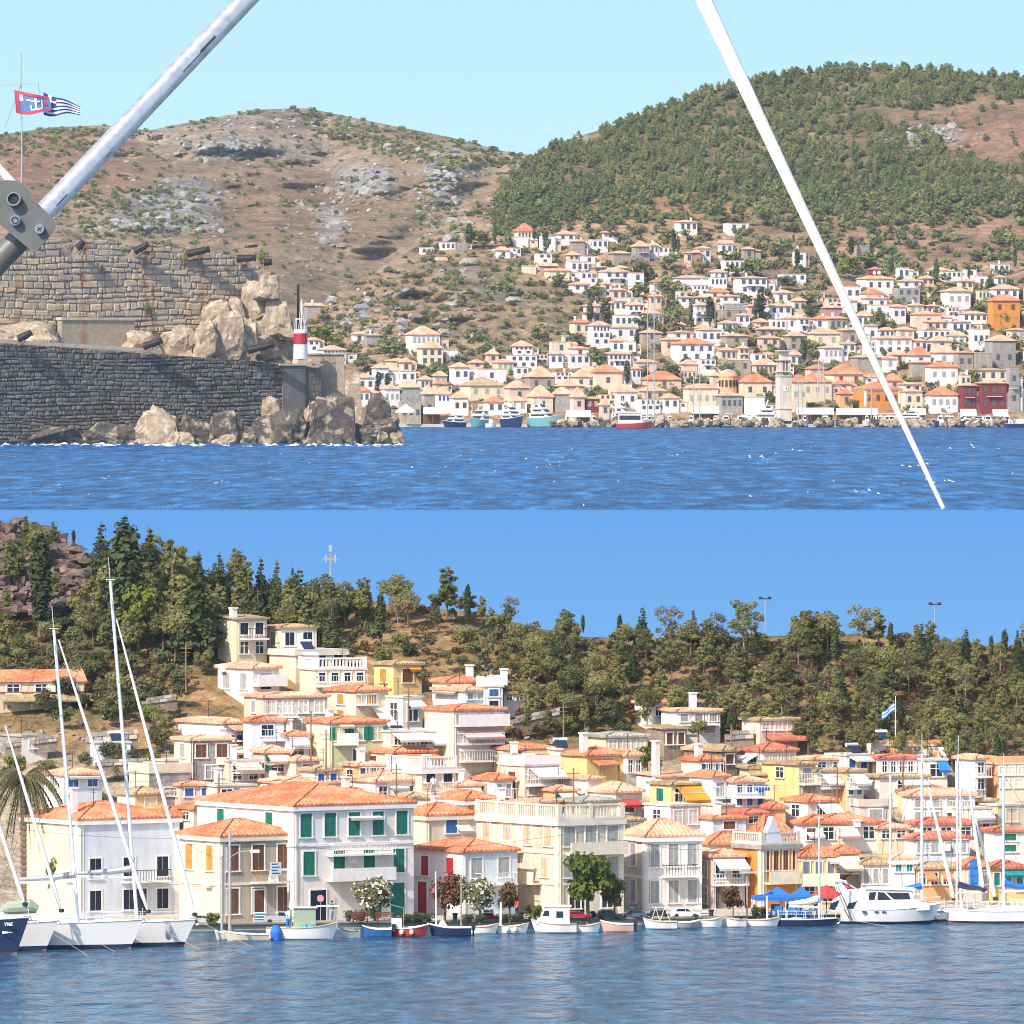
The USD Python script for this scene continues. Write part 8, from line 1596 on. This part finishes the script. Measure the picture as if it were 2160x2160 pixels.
# people
import manifold3d as m3
def person(label, loc, h, top, legs, rz=0, reach=.0):
    """one continuous body from hulls of spheres along its bones; clothing is laid over it"""
    J = dict(head=((0, 0, .93), .062), neck=((0, 0, .84), .035), chest=((0, 0, .74), .085), waist=((0, 0, .60), .075), hip=((0, 0, .52), .085), ls=((.10, 0, .79), .04), rs=((-.10, 0, .79), .04), le=((.13, -.04, .64), .028), re=((-.13, -.05, .64), .028), lw=((.12, -.13 - reach, .55), .02), rw=((-.12, -.12, .54), .02), lh=((.12, -.17 - reach, .52), .02), rh=((-.12, -.16, .50), .02), lp=((.05, 0, .49), .06), rp=((-.05, 0, .49), .06), lk=((.055, -.02, .27), .042), rk=((-.06, .01, .27), .042), la=((.055, .01, .04), .026), ra=((-.065, .03, .04), .026), lt=((.06, -.09, .018), .018), rt=((-.07, -.07, .018), .018))
    def body(bones, grow=1.0):
        tot = m3.Manifold()
        for a, b in bones: A, B_ = J[a], J[b]; tot += m3.Manifold.batch_hull([m3.Manifold.sphere(A[1] * grow, 10).translate(A[0]), m3.Manifold.sphere(B_[1] * grow, 10).translate(B_[0])])
        q_ = tot.to_mesh(); return q_.vert_properties[:, :3] * h, q_.tri_verts
    torso = [('chest', 'waist'), ('waist', 'hip'), ('ls', 'chest'), ('rs', 'chest'), ('ls', 'le'), ('rs', 're')]; leg = [('hip', 'lp'), ('hip', 'rp'), ('lp', 'lk'), ('rp', 'rk'), ('lk', 'la'), ('rk', 'ra')]
    p = thing('person', label, 'person', loc, rz); part(p, 'body', body([('head', 'head'), ('head', 'neck'), ('neck', 'chest')] + torso + leg + [('le', 'lw'), ('re', 'rw'), ('lw', 'lh'), ('rw', 'rh'), ('la', 'lt'), ('ra', 'rt')]), 'skin', smooth=60); part(p, 'shirt', body(torso, 1.14), top, smooth=60); part(p, 'trousers', body(leg, 1.14), legs, smooth=60)
    V, f = body([('head', 'head')], 1.12); k = V[:, 2] > .925 * h; part(p, 'hair', (np.where(k[:, None], V, V * (.3, .3, 1) + (0, .03 * h, .0)), f), 'tyre')
q_ = WZ(621, 1981, ZB); person('person in white shirt and blue trousers standing in the green-cabin boat', q_ + (-.5, -.2, .75), 1.9, 'flag_white', 'tarp_blue', 40, .05)
x, y = apt(215, 525, 'c'); person('person in white on the navy-door balcony', W(x, y + 3, float(DB(890, 1690)) - .75), 1.6, 'flag_white', 'hull_grey', 20)

# small things on the quay
bk = kindclass('kind_bollard'); part(bk, 'post', MB().lathe([(.16, 0), (.14, .35), (.2, .42), (.2, .5), (.02, .54)], 10), 'iron', smooth=40)
for i, x in enumerate((640, 735, 830, 960, 1100, 1250, 1400, 1500)): copy(bk, 'bollard', 'dark iron bollard on the quay edge behind the small boats', 'bollard', W(x, H0, DE(x) + .6) * (1, 1, 0) + (0, 0, ZQ), 0, (1.3,) * 3, 'bollards along the quay edge')
bk = kindclass('kind_crate'); m = MB()
for i in range(4): part(bk, 'slat', MB().box(-.35, .35, -.25, .25, .02 + i * .11, .10 + i * .11), 'rail_white' if i % 2 else 'chair_blue')
for x, n_, l in ((548, 2, 'stacked fish crates left of the silver pickup'), (846, 1, 'fish crate behind the red boat'), (1030, 2, 'stacked fish crates behind the white rowing boat'), (1340, 2, 'stacked fish crates by the teal-bottomed boat'), (1490, 1, 'fish crate behind the speedboats')):
    for j in range(n_): copy(bk, 'fish_crate', l + ('' if n_ == 1 else ', upper one' if j else ', lower one'), 'crate', W(x, H0, DE(x) + 2.0) * (1, 1, 0) + (0, 0, ZQ + .46 * j), 8 * j, (1.2, 1.2, 1), None)
for x, rz, tp, lg, l in ((700, 60, 'hull_blue', 'hull_grey', 'person in blue shirt walking on the quay before the big white house'), (1090, -50, 'hull_red', 'hull_navy', 'person in red shirt walking behind the white boats'), (1590, 30, 'flag_white', 'hull_grey', 'person in white shirt standing left of the blue tents')):
    person(l, W(x, H0, DE(x) + 3.5) * (1, 1, 0) + (0, 0, ZQ), 1.75, tp, lg, rz)

# the packed row of small craft along the far quay
_r7 = np.random.default_rng(23)
for i in range(34):
    x = _r7.uniform(1190, 2150); w = _r7.uniform(16, 44); D = 3121 + _r7.uniform(0, 14); hl = ['hull_white', 'hull_white', 'hull_cream', 'hull_grey', 'hull_navy'][_r7.integers(5)]
    zone = 'left of the little ferry' if x < 1300 else 'between the ferry and the clock tower' if x < 1590 else 'right of the clock tower' if x < 1800 else 'crossed by the white stay' if x < 1960 else 'below the dark red houses'
    nm_ = {'hull_white': 'white', 'hull_cream': 'cream', 'hull_grey': 'grey', 'hull_navy': 'dark blue'}[hl]
    c = W(x, 0, D); c[2] = ZA + .2; k = D / F; p = thing('small_boat', f'small {nm_} boat tied up behind the breakwater rocks, {zone}', 'boat', c, _r7.choice([0, 180, 8, -8]), 'small craft behind the breakwater'); L = w * k; R = hull_parts(p, L, 3.0, 1.9, hl, hl, hl)
    part(p, 'cabin', MB().add([(-L * .25, -1, 1.8), (L * .18, -1, 1.8), (L * .18, 1, 1.8), (-L * .25, 1, 1.8), (-L * .22, -.9, 3.6), (L * .06, -.9, 3.6), (L * .06, .9, 3.6), (-L * .22, .9, 3.6)], [(4, 5, 6, 7), (0, 1, 5, 4), (1, 2, 6, 5), (2, 3, 7, 6), (3, 0, 4, 7)]), 'hull_white'); part(p, 'window', MB().box(-L * .2, L * .06, -1.02, 1.02, 2.5, 3.2), 'pane')
    if _r7.uniform() < .5: part(p, 'awning', MB().box(-L * .42, -L * .05, -1.3, 1.3, 4.2, 4.35), 'awning_white'); part(p, 'awning_post', MB().bar((-L * .4, -1.2, 1.8), (-L * .4, -1.2, 4.2), .1).bar((-L * .4, 1.2, 1.8), (-L * .4, 1.2, 4.2), .1), 'rail_white')
# ---------------------------------------------------------------- the air
HAZE = .000022
MATS['haze'] = usdkit.material(stage, '/World/Looks/haze', {'v': ('principled_volume', {'color': (.72, .82, .97), 'density': HAZE, 'anisotropy': .2})}, [], volume='v.volume')
solo('haze', MB().box(-900, 900, -60, 6200, -50, 340), 'haze', 'thin pale blue haze over the bay and hills', None, None, 'stuff')
